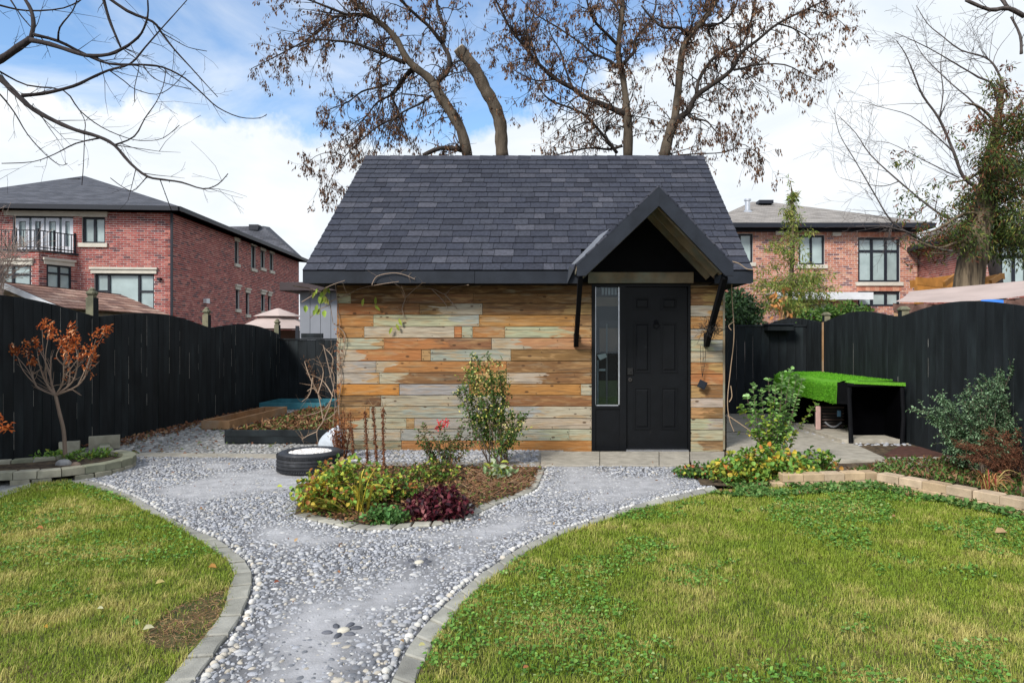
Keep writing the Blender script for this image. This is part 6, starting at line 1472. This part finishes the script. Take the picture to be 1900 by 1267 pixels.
# 12 dead feathery fronds
x, y = G(1870, 900); fd = Plant('dead_fern', (x, y, 0), 'drooping rust-brown dead fronds under the grey-green shrub at the right edge', 'dead plant')
for i in range(30):
    b = Vector((x+rng.uniform(-.1,.25), y+rng.uniform(-.1,.2), .05)); tip = at(rng.uniform(1765,1905), rng.uniform(795,870), y+rng.uniform(-.2,.2)); C = catmull([b, lerp(b, tip, .6)+Vector((0,0,.06)), tip], 6)
    fd.st.tube(C, [.003]*len(C), 3, (.16,.07,.04), cap=False)
    for k in range(3, len(C)):
        for j in range(10): fd.leaf(C[k]+vrand(.012), (C[k]-C[k-1]).normalized()+vrand(.6)+Vector((0,0,-.3)), vrand(1), rng.uniform(.02,.045), .006, choose([((.15,.06,.035),4),((.24,.11,.06),2),((.09,.05,.03),2)]))
fd.done('dead')
# 13 weeds behind the block wall and creeping along its foot
WB = [G(*q) for q in [(1560,880),(1618,866),(1650,858),(1800,858),(1900,890),(1960,940),(1900,925),(1800,905),(1700,885),(1618,872)]]
leaf_scatter('weeds', 'weeds and leaf litter in the narrow bed behind the tan block wall', 'weeds', [G(1545,884),G(1618,868),G(1650,857),G(1810,853),(4.5,6.8),(4.5,3.6),(3.75,5.05),G(1800,905),G(1700,888)], 6500, .01, ([(.07,.15,.03),(.13,.22,.05),(.24,.13,.06),(.35,.22,.12),(.10,.06,.035)], (4,3,2.5,1.2,2)), .045, .022, 'leaf', 1.0)
leaf_scatter('weeds', 'creeping ivy leaves along the foot of the tan block wall', 'weeds', [G(1330,905),G(1380,902),G(1618,896),G(1900,953),G(1900,968),G(1700,928),G(1618,912),G(1385,928),G(1320,918)], 3000, .012, ([(.07,.16,.035),(.12,.24,.06),(.20,.29,.08),(.25,.16,.07)], (4,4,1,.8)), .034, .027, 'leaf', .6)
# 14 vine on the shed
VB = (.27,.20,.15)
vn = Plant('climbing_vine', (-2.72, SY-.05, 0), 'bare climbing vine on the left corner and eave of the shed', 'vine')
vpx = [[(626,850),(632,800),(628,750),(634,700),(626,650),(630,600),(626,560),(622,525)], [(610,560),(640,548),(668,535),(700,528),(740,522)], [(690,528),(700,512),(730,506),(752,510),(770,518)], [(735,528),(755,535),(800,535),(825,545),(840,533),(870,528)],
       [(560,560),(585,545),(612,530),(640,520)], [(545,530),(575,535),(600,545),(612,565),(618,600)], [(825,545),(838,560),(848,572)], [(800,535),(820,555),(832,572)], [(745,530),(752,552),(746,572),(752,590)], [(752,552),(765,540),(784,524)], [(620,600),(640,620),(636,660),(626,690)], [(600,640),(612,690),(622,740),(618,790)], [(612,565),(590,575),(575,590)]]
for pl_ in vpx:
    C = catmull([at(x, y, SY-.03 if y > 530 else EY-.03) for x, y in pl_], 4); vn.st.tube(C, [.0065*(1-.5*k/len(C)) for k in range(len(C))], 5, VB, cap=False)
    for j in range(len(C)//2): i = rng.randrange(len(C)); vn.stem(C[i], vrand(1)-Vector((0,.3,0)), rng.uniform(.04,.18), .0018, VB, .2)
for i in range(16):
    p = at(rng.gauss(595,8), rng.uniform(530,580), SY-.1)
    vn.leaf(p, (rng.gauss(0,.5),-.2,-1), (rng.gauss(0,.5),-1,.3), rng.uniform(.07,.12), rng.uniform(.04,.06), choose([((.25,.36,.06),3),((.42,.42,.10),2)]))
for (x, y) in ((697,550),(695,565),(675,553),(740,590),(735,600),(728,606),(586,540)): vn.leaf(at(x, y, SY-.05), (rng.gauss(0,.4),0,-1), (0,-1,.2), .10, .035, choose([((.30,.36,.06),3),((.20,.28,.05),1)]))
for i in range(70): x = rng.gauss(628,5); y = rng.uniform(600,850); vn.leaf(at(x, y, SY-.06), vrand(1), (0,-1,.2), rng.uniform(.02,.045), .02, choose([((.26,.11,.06),3),((.36,.2,.12),1)]))
vn.done('dead')
vr = Plant('climbing_vine', (2.13, SY-.05, 0), 'thin tan vine running down beside the right corner of the shed', 'vine')
for pl_ in ([(1349,482),(1357,500),(1358,550),(1362,620),(1356,680),(1350,740),(1353,775),(1362,800)], [(1352,484),(1370,488),(1385,498),(1398,500)], [(1357,612),(1352,604),(1362,596)], [(1353,745),(1358,735),(1356,715)], [(1350,770),(1380,790),(1410,812),(1440,830)]):
    C = catmull([at(x, y, SY-.05 if y > 500 else 7.9) for x, y in pl_], 4); vr.st.tube(C, [.0062*(1-.3*k/len(C)) for k in range(len(C))], 5, (.36,.26,.17), cap=False)
vr.done()
# 15 twiggy bare shrub behind the tyre
x, y = G(598, 832); ts = Plant('bare_shrub', (x, y, 0), 'bare twiggy shrub leaning against the left corner of the shed', 'shrub')
for pl_ in ([(592,828),(588,800),(600,780),(615,740),(620,700),(612,680)], [(600,780),(590,730),(575,700),(565,670)], [(618,735),(598,705),(568,692)], [(612,700),(618,665),(602,645)], [(588,800),(570,808),(560,815)], [(600,780),(625,760),(632,700)], [(590,730),(600,690),(588,660)], [(580,700),(575,730),(560,745)], [(615,740),(600,760),(570,770)], [(596,740),(582,720),(570,725)]):
    C = catmull([at(px_, py_, y+rng.uniform(-.1,.1)) for px_, py_ in pl_], 4); ts.st.tube(C, [.0075*(1-.55*k/len(C)) for k in range(len(C))], 5, (.34,.25,.18), cap=False)
    for j in range(7): i = rng.randrange(2, len(C)); pts = ts.stem(C[i], vrand(1)+Vector((0,0,.3)), rng.uniform(.06,.22), .002, (.30,.2,.13), .15)
for i in range(110): k = rng.random(); p = at(566+28*k+rng.gauss(0,4), 668+60*k+rng.gauss(0,5), y); ts.leaf(p, vrand(1), vrand(1), .02, .008, choose([((.30,.14,.06),3),((.20,.09,.05),1)]))
ts.done('dead')

# ================================================================ HARD THINGS IN THE YARD
# raised stone planter (left): two courses of trapezoid blocks round an oval of soil
rp = thing('stone_planter', (-5.2, 7.0, 0), 'round raised planter of stacked pale concrete blocks at the left fence', 'planter')
front = sm2([(-6.0,6.18),(-5.55,6.18),(-5.2,6.25),(-4.78,6.40),(-4.50,6.72),(-4.46,7.10),(-4.62,7.42),(-4.90,7.62)], 5)
def blocks(line, L, z0, z1, depth, par, name, cols, side=1, skip=0.0, gap=.004, bev=.006, yaw=0.0, off=0):
    pts = resample(line, .01); i = int(off/.01)
    while i+int(L/.01) < len(pts):
        j = i+int(L/.01); a, b = pts[i], pts[j]; t = (b-a).normalized(); nn = Vector((-t.y, t.x, 0))*side; g = t*gap
        taper = .012
        if rng.random() >= skip:
            c = rng.choice(cols); f_ = rng.uniform(.85,1.12); P4 = [a+g, b-g, b-g+nn*depth-t*taper, a+g+nn*depth+t*taper]; y_ = rng.uniform(-yaw, yaw); o = nn*rng.uniform(-.006,.006)
            MB().prism([(p.x+o.x, p.y+o.y) for p in P4], z0+.001, z1-.001+rng.uniform(-.003,.002), bev, tuple(v*f_ for v in c)).build(name, MT['paver'], par)
        i = j
    if i+6 < len(pts):
        a, b = pts[i], pts[-1]; t = (b-a).normalized(); nn = Vector((-t.y, t.x, 0))*side; c = rng.choice(cols); P4 = [a+t*gap, b, b+nn*depth, a+t*gap+nn*depth]; MB().prism([(p.x, p.y) for p in P4], z0+.001, z1-.001, bev, c).build(name, MT['paver'], par)
PCOL = [(.34,.32,.24),(.29,.28,.21),(.37,.35,.27),(.25,.255,.18)]
blocks([( x, y) for x, y in front], .175, -.03, .036, .10, rp, 'block', PCOL, 1, skip=.15, gap=.008, off=.07)
blocks([( x, y) for x, y in front], .19, .037, .112, .12, rp, 'block', PCOL, 1)
back = [(-6.0,6.85),(-5.72,6.95),(-5.45,7.12),(-5.22,7.38),(-5.05,7.62)]
blocks(sm2(back, 5), .19, .035, .100, .11, rp, 'block', PCOL, 1)
blocks(sm2([(-5.15,7.85),(-5.35,8.1),(-5.62,8.5)], 5), .19, .02, .085, .11, rp, 'block', PCOL, 1)
MB().obb((-5.55,8.30,.09), Vector((.86,.5,0)).normalized(), Vector((-.5,.86,0)).normalized(), Vector((0,0,1)), .16, .04, .08, (.33,.31,.24)).obb((-5.78,8.02,.07), Vector((.86,.5,0)).normalized(), Vector((-.5,.86,0)).normalized(), Vector((0,0,1)), .10, .05, .07, (.38,.36,.28)).build('standing_block', MT['paver'], rp)
tri_sheet('planter_soil', [(-6.0,6.22),(-5.2,6.30),(-4.80,6.45),(-4.55,6.75),(-4.52,7.08),(-4.68,7.36),(-4.95,7.58),(-5.1,7.62),(-5.3,7.3),(-5.5,7.05),(-6.0,6.85)], .062, MT['soil'], rp)
for (x_, y_, a_, b_, c_, lab, cc) in ((118,860,.085,.055,.055,'smooth grey rock resting in the round raised planter',(.30,.29,.28)),(141,862,.05,.035,.035,'small brown rock beside the grey rock in the raised planter',(.27,.19,.14))):
    q = G(x_, y_, .07); V = DV*np.array([a_, b_, c_])*(1+.1*(nr.rand(len(DV),1)-.5))+np.array([q[0], q[1], .068]); fast('rock', V, DF3, np.tile(cc, (len(V),1)), MT['stone'], None, smooth=True, label=lab, category='rock')
# tan open timber box
def open_box(name, x0, x1, y0, y1, z0, z1, th, mat, label, cat, base=True, boards=1):
    t = thing(name, ((x0+x1)/2, (y0+y1)/2, z0), label, cat)
    for nm, a in (('front_board',(x0,x1,y0,y0+th)),('back_board',(x0,x1,y1-th,y1)),('side_board',(x0,x0+th,y0+th+.001,y1-th-.001)),('side_board',(x1-th,x1,y0+th+.001,y1-th-.001))):
        for k in range(boards):
            h = (z1-z0)/boards; MB().bevbox(*a, z0+k*h+(.001 if k else 0), z0+(k+1)*h-.002, .003).build(nm, mat, t)
    return t
tb = open_box('planter_box', -5.36, -4.93, 10.2, 12.4, 0, .135, .03, MT['woodf'], 'long empty planter box of fresh tan lumber near the left fence', 'planter box')
MB().box(-5.33, -4.96, 10.23, 12.37, .003, .02).build('bottom_board', MT['woodf'], tb)
bb = open_box('planter_box', -4.32, -2.80, 8.80, 11.9, 0, .175, .04, MT['blackf'], 'wide black timber raised bed filled with soil and dead plants', 'planter box', boards=2)
tri_sheet('bed_fill', [(-4.28,8.84),(-2.84,8.84),(-2.84,11.86),(-4.28,11.86)], .135, MT['soil'], bb)
leaf_scatter('dead_leaves', 'dead leaves and weeds lying on the soil of the black raised bed', 'leaf litter', [(-4.26,8.86),(-2.9,8.86),(-2.9,11.8),(-4.26,11.8)], 3000, .14, ([(.20,.10,.05),(.12,.06,.035),(.28,.17,.09),(.11,.16,.04),(.20,.24,.09)], (4,3,2,2,1)), .075, .03)
for i in range(8): y = 9.2+i*.33; MB().bevbox(-4.45, -4.335, y, y+.31, 0, .10+.01*(i%2), .006, (.42,.41,.37)).build('edging_block', MT['paver'], bb)
tl_ = open_box('planter_box', -5.8, -4.5, 13.2, 14.2, 0, .13, .03, MT['teal'], 'teal painted board box behind the other planting beds', 'planter box')
# tyre planter
tx, ty = wx(576, 6.98), 6.98; tp_ = thing('tyre_planter', (tx, ty, 0), 'old black tyre filled with white stones beside the shed corner', 'planter')
Ro, tw = .325, .205; prof = [(.205,.02),(.29,.0),(.315,.012),(.325,.04),(.327,.10),(.325,.165),(.312,.192),(.29,.204),(.25,.206),(.215,.195),(.205,.17)]
mb = MB(); nS = 56; vs = []
for k in range(nS):
    a = 2*math.pi*k/nS; tr = .0035 if k % 2 else 0
    for i, (r, z) in enumerate(prof): rr = r-(tr if 3 <= i <= 6 else 0); vs.append((tx+rr*math.cos(a), ty+rr*math.sin(a), z))
m_ = len(prof); fs = [(k*m_+i, ((k+1)%nS)*m_+i, ((k+1)%nS)*m_+i+1, k*m_+i+1) for k in range(nS) for i in range(m_-1)]; mb.add(vs, fs); tyre = mb.build('tyre', MT['rubber'], tp_, smooth=True)
gr_ = MB()
for z in (.048,.082,.118,.152):
    P = [(tx+.3275*math.cos(a*math.pi/20), ty+.3275*math.sin(a*math.pi/20), z) for a in range(41)]; gr_.tube(P, .0026, 4, (.004,.004,.005), cap=False)
gr_.build('tread_groove', M('groove_black', (.004,.004,.005), .9, .1, 5), tyre)
gr_ = MB()
for k in range(120):
    a = 2*math.pi*k/120
    for z in (.030,.172):
        c = Vector((tx+.3255*math.cos(a), ty+.3255*math.sin(a), z)); rd = Vector((math.cos(a), math.sin(a), 0)); tt = Vector((-math.sin(a), math.cos(a), .35)).normalized(); gr_.obb(c, rd, tt, rd.cross(tt), .004, .0045, .013, (.02,.021,.025))
gr_.build('tread_block', MT['rubber'], tyre, kind='stuff')
n = 700; a = nr.rand(n)*6.283; r = .215*np.sqrt(nr.rand(n)); X_ = tx+r*np.cos(a); Y_ = ty+r*np.sin(a)
stones('white_stones', X_, Y_, .178+.022*(1-(r/.215)**2)+.004*nr.rand(n), .013+.009*nr.rand(n), .010+.006*nr.rand(n), .010+.004*nr.rand(n), nr.rand(n)*3, stone_cols(n, ((.72,.70,.67),(.60,.57,.54),(.80,.79,.77),(.45,.41,.37)), (.4,.3,.2,.1)), MT['stone'], tp_, kind='stuff')
MB().prism([(tx+.21*math.cos(a*math.pi/10), ty+.21*math.sin(a*math.pi/10)) for a in range(20)], .12, .18, .005).build('fill', MT['gravel'], tp_)
# white bag
bx_, by_ = wx(612, 8.0), 8.0; me_ = MB(); vs = []; 
for i in range(9):
    v = i/8
    for k in range(16):
        a = 2*math.pi*k/16; rr = .17*math.sin(math.pi*min(1, .30+.72*v))**.7*(1+.10*math.sin(5*a+v*4)+.05*math.sin(9*a)); vs.append((bx_+rr*math.cos(a)*.85+.10*v**2, by_+rr*math.sin(a)*.6, .34*v))
me_.add(vs, [(i*16+k, i*16+(k+1)%16, (i+1)*16+(k+1)%16, (i+1)*16+k) for i in range(8) for k in range(16)]+[tuple(8*16+k for k in range(16))])
me_.build('bag', MT['bag'], None, smooth=True, label='slumped white plastic sack between the tyre and the shed corner', category='bag')
# right: low wall of tan blocks, two courses
bw = thing('block_wall', (*G(1618,895), 0), 'low two-course wall of tan blocks along the right lawn edge', 'garden wall')
TC = [(.43,.315,.195),(.47,.35,.22),(.38,.28,.175),(.44,.34,.235)]; TG = [(.33,.315,.28)]
c0_ = G(1619,900); seg1 = [G(1432,905), G(1520,903), (c0_[0]+.05, c0_[1]+.0)]; seg2 = [c0_, G(1700,916), G(1800,936), (3.57,5.13), (3.95,4.45), (4.3,3.85), (4.55,3.4)]
for z0, z1, o in ((-.03,.052,.0),(.053,.125,.10)):
    blocks(seg1, .205, z0, z1, .125, bw, 'block', TC, 1, gap=.003, bev=.008, off=o)
    blocks(sm2(seg2, 5), .215, z0, z1, .125, bw, 'block', TC, 1, gap=.003, bev=.008, off=o*.45)
# rusty plate and kerb strip by the fence
rpz = thing('rusty_plate', (*G(1720,843), .04), 'dark rusty metal plate on the ground against the right fence', 'metal plate')
P4 = [G(1640,848),G(1762,850),G(1706,833),G(1668,832)]; MB().prism(P4, .005, .035, .004).build('plate', MT['rust'], rpz)
# hutch / covered rack with artificial turf on top
ht = thing('covered_rack', (4.2, 9.8, 0), 'black rack draped with bright green artificial turf beside the right fence', 'rack')
HX0, HX1, HY0, HY1, HZ = 3.80, 4.52, 8.72, 11.5, .80
for x, y in ((HX0,HY0),(HX0,11.0),(HX1-.03,HY0),(HX1-.03,11.0)): 
    mb = MB(); mb.tube([(x+(.03 if y == HY0 and x == HX0 else 0),y,0),(x+.02,y,.35),(x,y,HZ-.06)], [.030,.028,.028], 9); mb.build('leg', MT['black'], ht)
mb = MB(); mb.tube([(HX0-.02,HY0,HZ-.035),(HX1,HY0,HZ-.035)], .024, 9); mb.build('front_rail', MT['black'], ht)
mb = MB(); mb.box(HX0+.22, HX1-.01, HY0+.42, HY0+.435, .012, HZ-.05); mb.box(HX1-.05, HX1-.03, HY0+.05, HY1, 0, HZ-.06); mb.box(HX0+.03, HX1-.05, HY1-.6, HY1-.58, 0, HZ-.06); mb.box(HX0+.26, HX1-.05, HY0+.45, HY0+.48, 0, HZ-.06); mb.build('sheet_and_cavity_shade', M('cloth_and_cavity_black', (.0015,.0015,.002), 1.0, .1, 9, spec=0.0), ht)  # black side cloth, plus inset sheets whose colour paints the open cavity's shade
tf = MB()
# turf: over the top, draping down the yard side; a separate fold near the front
def strip(pr, y0, y1, ny, mbx):
    P = []
    for j in range(ny+1):
        y = y0+(y1-y0)*j/ny; P.append([Vector((x+.012*math.sin(j*1.3+i), y, z+.008*math.sin(j*.9+i*.7))) for i, (x, z) in enumerate(pr)])
    for j in range(ny):
        for i in range(len(pr)-1): mbx.add([P[j][i], P[j][i+1], P[j+1][i+1], P[j+1][i]], [(3,2,1,0),(0,1,2,3)] if False else [(0,1,2,3)])
strip([(HX0-.05,.50),(HX0-.055,.62),(HX0-.05,.72),(HX0-.02,.78),(HX0+.05,.805),(HX0+.3,.805),(HX1-.1,.80),(HX1,.80)], 8.98, 11.5, 12, tf)
tfo = tf.build('turf_cover', MT['turf'], ht, smooth=True)
tf = MB(); strip([(HX0+.06,.780),(HX0+.10,.815),(HX0+.4,.822),(HX1,.80)], HY0-.03, 8.975, 3, tf); tf.add([(HX0+.06,HY0-.032,.815),(HX1,HY0-.032,.80),(HX1,HY0-.036,.755),(HX0+.06,HY0-.036,.785)], [(3,2,1,0)]); tf.build('turf_flap', MT['turf'], ht)
n = 16000; u = nr.rand(n); PY_ = 8.98+2.5*nr.rand(n); side = nr.rand(n) < .5; P = np.where(side[:,None], np.stack([np.full(n, HX0-.055)+.008*nr.randn(n), PY_, .50+.27*u], 1), np.stack([HX0+.0+(HX1-HX0)*u, PY_, np.full(n, .803)], 1))
D = np.where(side[:,None], np.array([[-1,0,.2]]), np.array([[0,0,1.]]))+nr.randn(n,3)*.45; V, F = diamond(P, D, nr.randn(n,3), .018+.012*nr.rand(n), np.full(n, .006)); fast('turf_pile', V, F, np.repeat(pick([(.15,.45,.025),(.22,.55,.04),(.09,.30,.02)], (2,1,2), n), 4, axis=0), MT['grass'], tfo, kind='stuff')
mb = MB(); mb.add([(HX0-.045,8.97,.50),(HX0-.045,8.97,.79),(HX0+.12,8.9,.79),(HX0+.12,8.9,.50)], [(0,1,2,3),(3,2,1,0)]); mb.build('dark_end_flap', MT['black'], ht)
th_ = thing('board', (4.0, 9.6, .06), 'upright pinkish board under the turf-covered rack', 'board'); q = at(1518,790,9.7)
MB().bevbox(q.x-.035, q.x+.035, 9.68, 9.72, .06, .40, .01, (.50,.33,.30)).build('board_face', MT['attr'], th_)
cr = thing('basket', (4.2, 9.75, .06), 'dark slatted basket with a pale pipe loop under the turf-covered rack', 'basket'); mb = MB(); bx2 = wx(1545, 9.8)
for i in range(7): mb.bevbox(bx2-.16, bx2+.17, 9.80, 9.83, .09+i*.045, .115+i*.045, .003, (.03,.025,.022) if i % 2 else (.065,.045,.038))
mb.box(bx2-.15, bx2+.16, 9.835, 10.1, .06, .38, (.03,.03,.03)); mb.build('slats', MT['attr'], cr); mb = MB(); mb.tube([(bx2-.12+.24*k/8, 9.78, .16-.07*math.sin(math.pi*k/8)) for k in range(9)], .013, 6, (.22,.23,.25)); mb.bevbox(bx2+.06, bx2+.11, 9.77, 9.795, .24, .33, .004, (.16,.33,.52)); mb.build('pipe_and_tag', MT['attr'], cr)
# tangle on the right bracket, wires and the hanging black square
nt_ = thing('wire_nest', tuple(at(1318,612,8.0)), 'tangle of dark wire and twigs round the right porch bracket', 'wire tangle'); mb = MB(); c = at(1318,610,7.98)
for i in range(110):
    p = c+Vector((rng.gauss(0,.055), rng.gauss(0,.03), rng.gauss(0,.045))); P = [p]; d = vrand().normalized()
    for k in range(4): d = (d+vrand(.5)).normalized(); P.append(P[-1]+d*.035)
    mb.tube(P, .0022, 3, cap=False)
mb.build('tangle', MT['wire'], nt_)
lt = thing('hanging_lantern', tuple(at(1303,713,8.24)), 'small black square hanging by wires beside the door', 'hanging ornament'); mb = MB()
for x_ in (1300,1304,1309): mb.tube(catmull([at(x_,640,8.22), at(x_+rng.uniform(-2,2),665,8.24), at(1303,700,8.25)], 3), .0025, 4)
for k in range(7): q = at(1304+rng.uniform(-5,6), rng.uniform(640,680), 8.24); mb.tube([q, q+Vector((rng.uniform(-.05,.05),0,rng.uniform(-.06,.02)))], .002, 3)
mb.build('wires', MT['wire'], lt); q = at(1303,713,8.24); ax = Vector((.90,0,-.42)).normalized(); az = Vector((.42,0,.90)).normalized()
MB().obb(q, ax, Vector((0,1,0)), az, .048, .015, .048).obb(q+Vector((0,-.018,0)), ax, Vector((0,1,0)), az, .036, .004, .036).build('black_square', MT['charcoal'], lt)

# ================================================================ GRASS, CLOVER, LITTER
def blades(poly, excl, dens0, label, seed):
    xs, ys_ = zip(*poly); area = (max(xs)-min(xs))*(max(ys_)-min(ys_)); N0 = int(area*dens0); X = nr.uniform(min(xs), max(xs), N0); Y = nr.uniform(min(ys_), max(ys_), N0)
    k = inpoly(X+.05*(fbm(X*11, Y*11, 5)-.5)+.014*nr.randn(N0), Y+.05*(fbm(X*11, Y*11, 6)-.5)+.010*nr.randn(N0), poly) & (np.abs(X+.064*Y) < .76*Y+1.7); k &= nr.rand(N0) < np.clip(3.6/np.maximum(Y, 1.5), .25, 1)**.9
    for pc in excl: k &= ~(inpoly(X+.05*(fbm(X*9, Y*9, 9)-.5), Y+.05*(fbm(X*9, Y*9, 19)-.5), pc) & (nr.rand(N0) < .90))
    X, Y = X[k], Y[k]; n = len(X); clump = fbm(X*5, Y*5, seed, 4); big = fbm(X*1.3, Y*1.3, seed+7, 4); fine = fbm(X*16, Y*16, seed+3, 2)
    dry = np.clip((big*.34+clump*.40+fine*.26-.475)*4.2+(nr.rand(n)-.5)*1.0, 0, 1); wscale = np.clip(Y/3.6, .85, 2.0)
    L = (.018+.024*nr.rand(n)+.028*(nr.rand(n) < .035))*(.42+.5*fine+.5*clump)*np.clip(Y/6, .95, 1.1); W = (.0026+.0018*nr.rand(n))*wscale; th = nr.rand(n)*6.283; lean = .25+.9*nr.rand(n)
    dx, dy = np.cos(th)*lean, np.sin(th)*lean; sx_, sy_ = -np.sin(th)*W*.5, np.cos(th)*W*.5; Z = np.full(n, .0); Hm = L*.55/np.sqrt(1+(lean*.5)**2); H = L/np.sqrt(1+lean**2)*.95
    V = np.stack([np.stack([X-sx_, Y-sy_, Z], 1), np.stack([X+sx_, Y+sy_, Z], 1), np.stack([X+dx*L*.25-sx_*.8, Y+dy*L*.25-sy_*.8, Hm], 1), np.stack([X+dx*L*.25+sx_*.8, Y+dy*L*.25+sy_*.8, Hm], 1), np.stack([X+dx*L*.8, Y+dy*L*.8, H], 1)], 1).reshape(-1,3)
    b = (np.arange(n)*5)[:,None]; F = np.concatenate([b+np.array([[0,1,3]]), b+np.array([[0,3,2]]), b+np.array([[2,3,4]])])
    g = np.array((.222,.305,.032))*(1+.55*(nr.rand(n,1)-.5))+np.array((.045,.035,.0))*(clump[:,None]-.35)*2; s = np.array((.56,.49,.17))*(1+.45*(nr.rand(n,1)-.5)); c = g*(1-dry[:,None])+s*dry[:,None]; c = np.clip(c, .01, .8)
    o = fast('grass', V, F, np.repeat(c, 5, axis=0), MT['grass'], None, label=label, category='grass', kind='stuff'); return o, n
patch = (G(335,1150)[0], G(335,1150)[1], .30, .26); px_, py_ = G(360,1135)
PATCH = [G(*q) for q in [(262,1188),(296,1150),(340,1122),(380,1110),(421,1092),(416,1125),(392,1164),(366,1196),(335,1212),(290,1208)]]
o1, n1 = blades(LAWNL, [PATCH], 17500, 'short patchy green lawn on the left with a bare patch by the pavers', 21)
o2, n2 = blades(LAWNR, [], 17500, 'short patchy green and straw lawn on the right of the path', 33)
print('blades', n1, n2)
def clover(poly, n0, label, thr, seed, size=(.009,.010)):
    xs, ys_ = zip(*poly); X = nr.uniform(min(xs), max(xs), n0); Y = nr.uniform(min(ys_), max(ys_), n0); k = inpoly(X, Y, poly) & (fbm(X*2.1, Y*2.1, seed, 4) > thr) & (np.hypot((X-px_)/.25, (Y-py_)/.22) > 1); X, Y = X[k], Y[k]; n = len(X)
    D = nr.randn(n,3); D[:,2] *= .25; Nn = nr.randn(n,3)*.35+np.array([0,0,1]); L = size[0]+size[1]*nr.rand(n)+.006*np.clip(Y-4, 0, 3)*.4; V, F = shape_leaves(np.stack([X, Y, .016+.016*nr.rand(n)], 1), D, Nn, L*1.25, L, .10, .1)
    fast('clover', V, F, np.repeat(pick([(.085,.20,.03),(.13,.29,.045),(.20,.37,.07),(.30,.40,.14)], (4,4,2,.6), n), 6, axis=0), MT['leaf'], None, label=label, category='weeds', kind='stuff')
clover(LAWNL, 26000, 'clover and creeping weeds scattered through the left lawn', .52, 51); clover(LAWNR, 60000, 'clover and creeping weeds scattered through the right lawn', .53, 57)
# bare patch with dry thatch by the left pavers
litter('dry_thatch', 'dry tan thatch over bare earth at the edge of the left lawn', 'dry grass', PATCH, 620, .001, [((.30,.17,.08),3),((.42,.28,.15),2),((.16,.085,.045),4)], .032, .0010)
# fallen leaves, each on its own
for (x_, y_, L, c, lab) in [(296,1083,.075,(.62,.52,.20),'yellow fallen leaf in the middle of the left lawn'),(274,1168,.075,(.60,.58,.38),'pale cream fallen leaf by the bare patch on the left lawn'),(395,1052,.09,(.42,.22,.06),'rusty fallen leaf near the bend of the left pavers'),(74,980,.085,(.42,.18,.07),'brown fallen leaf high on the left lawn'),
        (186,1129,.05,(.55,.56,.35),'small pale fallen leaf at the lower middle of the left lawn'),(513,1081,.05,(.28,.09,.05),'small reddish-brown leaf on the cobbles near the left pavers'),(519,903,.09,(.55,.62,.10),'lime yellow leaf on the cobbles left of the flower bed'),(88,1162,.05,(.52,.30,.05),'orange scrap of leaf low on the left lawn'),
        (1857,988,.14,(.50,.34,.18),'big pale brown maple leaf near the right edge of the lawn'),(976,1239,.04,(.40,.16,.07),'small rust leaf at the bottom of the right lawn'),(783,1197,.05,(.50,.48,.22),'yellowish leaf on the pavers at the bottom of the path'),(876,940,.09,(.62,.60,.56),'curled pale leaf beside the burgundy mound'),(1660,958,.06,(.42,.24,.12),'brown leaf near the foot of the tan block wall')]:
    L *= .62; c = tuple(v*.8 for v in c); q = G(x_, y_, .03); a = rng.uniform(-.8,.8); V, F = shape_leaves([(q[0]-L/2, q[1], .032)], [(math.cos(a), math.sin(a), .12)], [(.15,-.45,1)], [L], [L*.62], .2, .12)
    fast('fallen_leaf', V, F, np.tile(c, (6,1)), MT['dead'], None, label=lab, category='leaf')
leaf_scatter('leaf_scraps', 'tiny scraps of dead leaf blown over the cobbles and gravel', 'leaf litter', COB, 170, .012, ([(.30,.14,.07),(.42,.28,.14),(.16,.09,.05)], (3,2,2)), .022, .012)
GRV = [(-5.9,8.5),(-5.1,7.95),(-4.7,7.95),(-2.75,8.0),(-2.75,8.78),(-4.5,8.8),(-4.5,12),(-4.9,13.5),(-5.9,14.3)]
leaf_scatter('leaf_scraps', 'dead leaves gathered on the gravel along the left fence', 'leaf litter', [(-5.9,8.4),(-5.5,8.4),(-5.55,14),(-5.9,14)], 900, .0, ([(.26,.12,.07),(.36,.22,.12),(.14,.08,.05)], (3,2,2)), .05, .03)
leaf_scatter('leaf_scraps', 'sparse dead leaves and weeds over the back gravel', 'leaf litter', GRV, 420, .0, ([(.26,.12,.07),(.30,.22,.12),(.12,.18,.05)], (3,2,2)), .045, .02)
X_, Y_ = scatter((-5.95, -2.7, 7.85, 14.4), .060, .45); k = inpoly(X_, Y_, GRV+[]) & (nr.rand(len(X_)) < .85); X_, Y_ = X_[k], Y_[k]; n = len(X_)
stones('gravel_stones', X_, Y_, np.full(n, -.014), .020+.022*nr.rand(n), .015+.012*nr.rand(n), .011+.008*nr.rand(n), nr.rand(n)*3, stone_cols(n, ((.31,.31,.30),(.24,.24,.235),(.40,.39,.37),(.16,.16,.155)), (.4,.3,.15,.15)), MT['stone'], gravel, kind='stuff')
X_, Y_ = scatter((-2.68, .0, 7.05, 8.29), .052, .45); k = ~inpoly(X_, Y_, ISL) & (Y_ > 7.26) & ~((X_ > -.2)); X_, Y_ = X_[k], Y_[k]; n = len(X_)
stones('wall_foot_stones', X_, Y_, np.full(n, -.010), .018+.016*nr.rand(n), .014+.010*nr.rand(n), .012+.008*nr.rand(n), nr.rand(n)*3, stone_cols(n), MT['stone'], gravel, kind='stuff')
X_, Y_ = scatter((3.2, 4.55, 8.6, 12.2), .07, .45); k = (X_ > 3.72+(Y_-8.8)*-.12) & (nr.rand(len(X_)) < .8); X_, Y_ = X_[k], Y_[k]; n = len(X_)
stones('gravel_stones', X_, Y_, np.full(n, .0), .022+.02*nr.rand(n), .017+.012*nr.rand(n), .014+.01*nr.rand(n), nr.rand(n)*3, stone_cols(n), MT['stone'], gravel, kind='stuff')
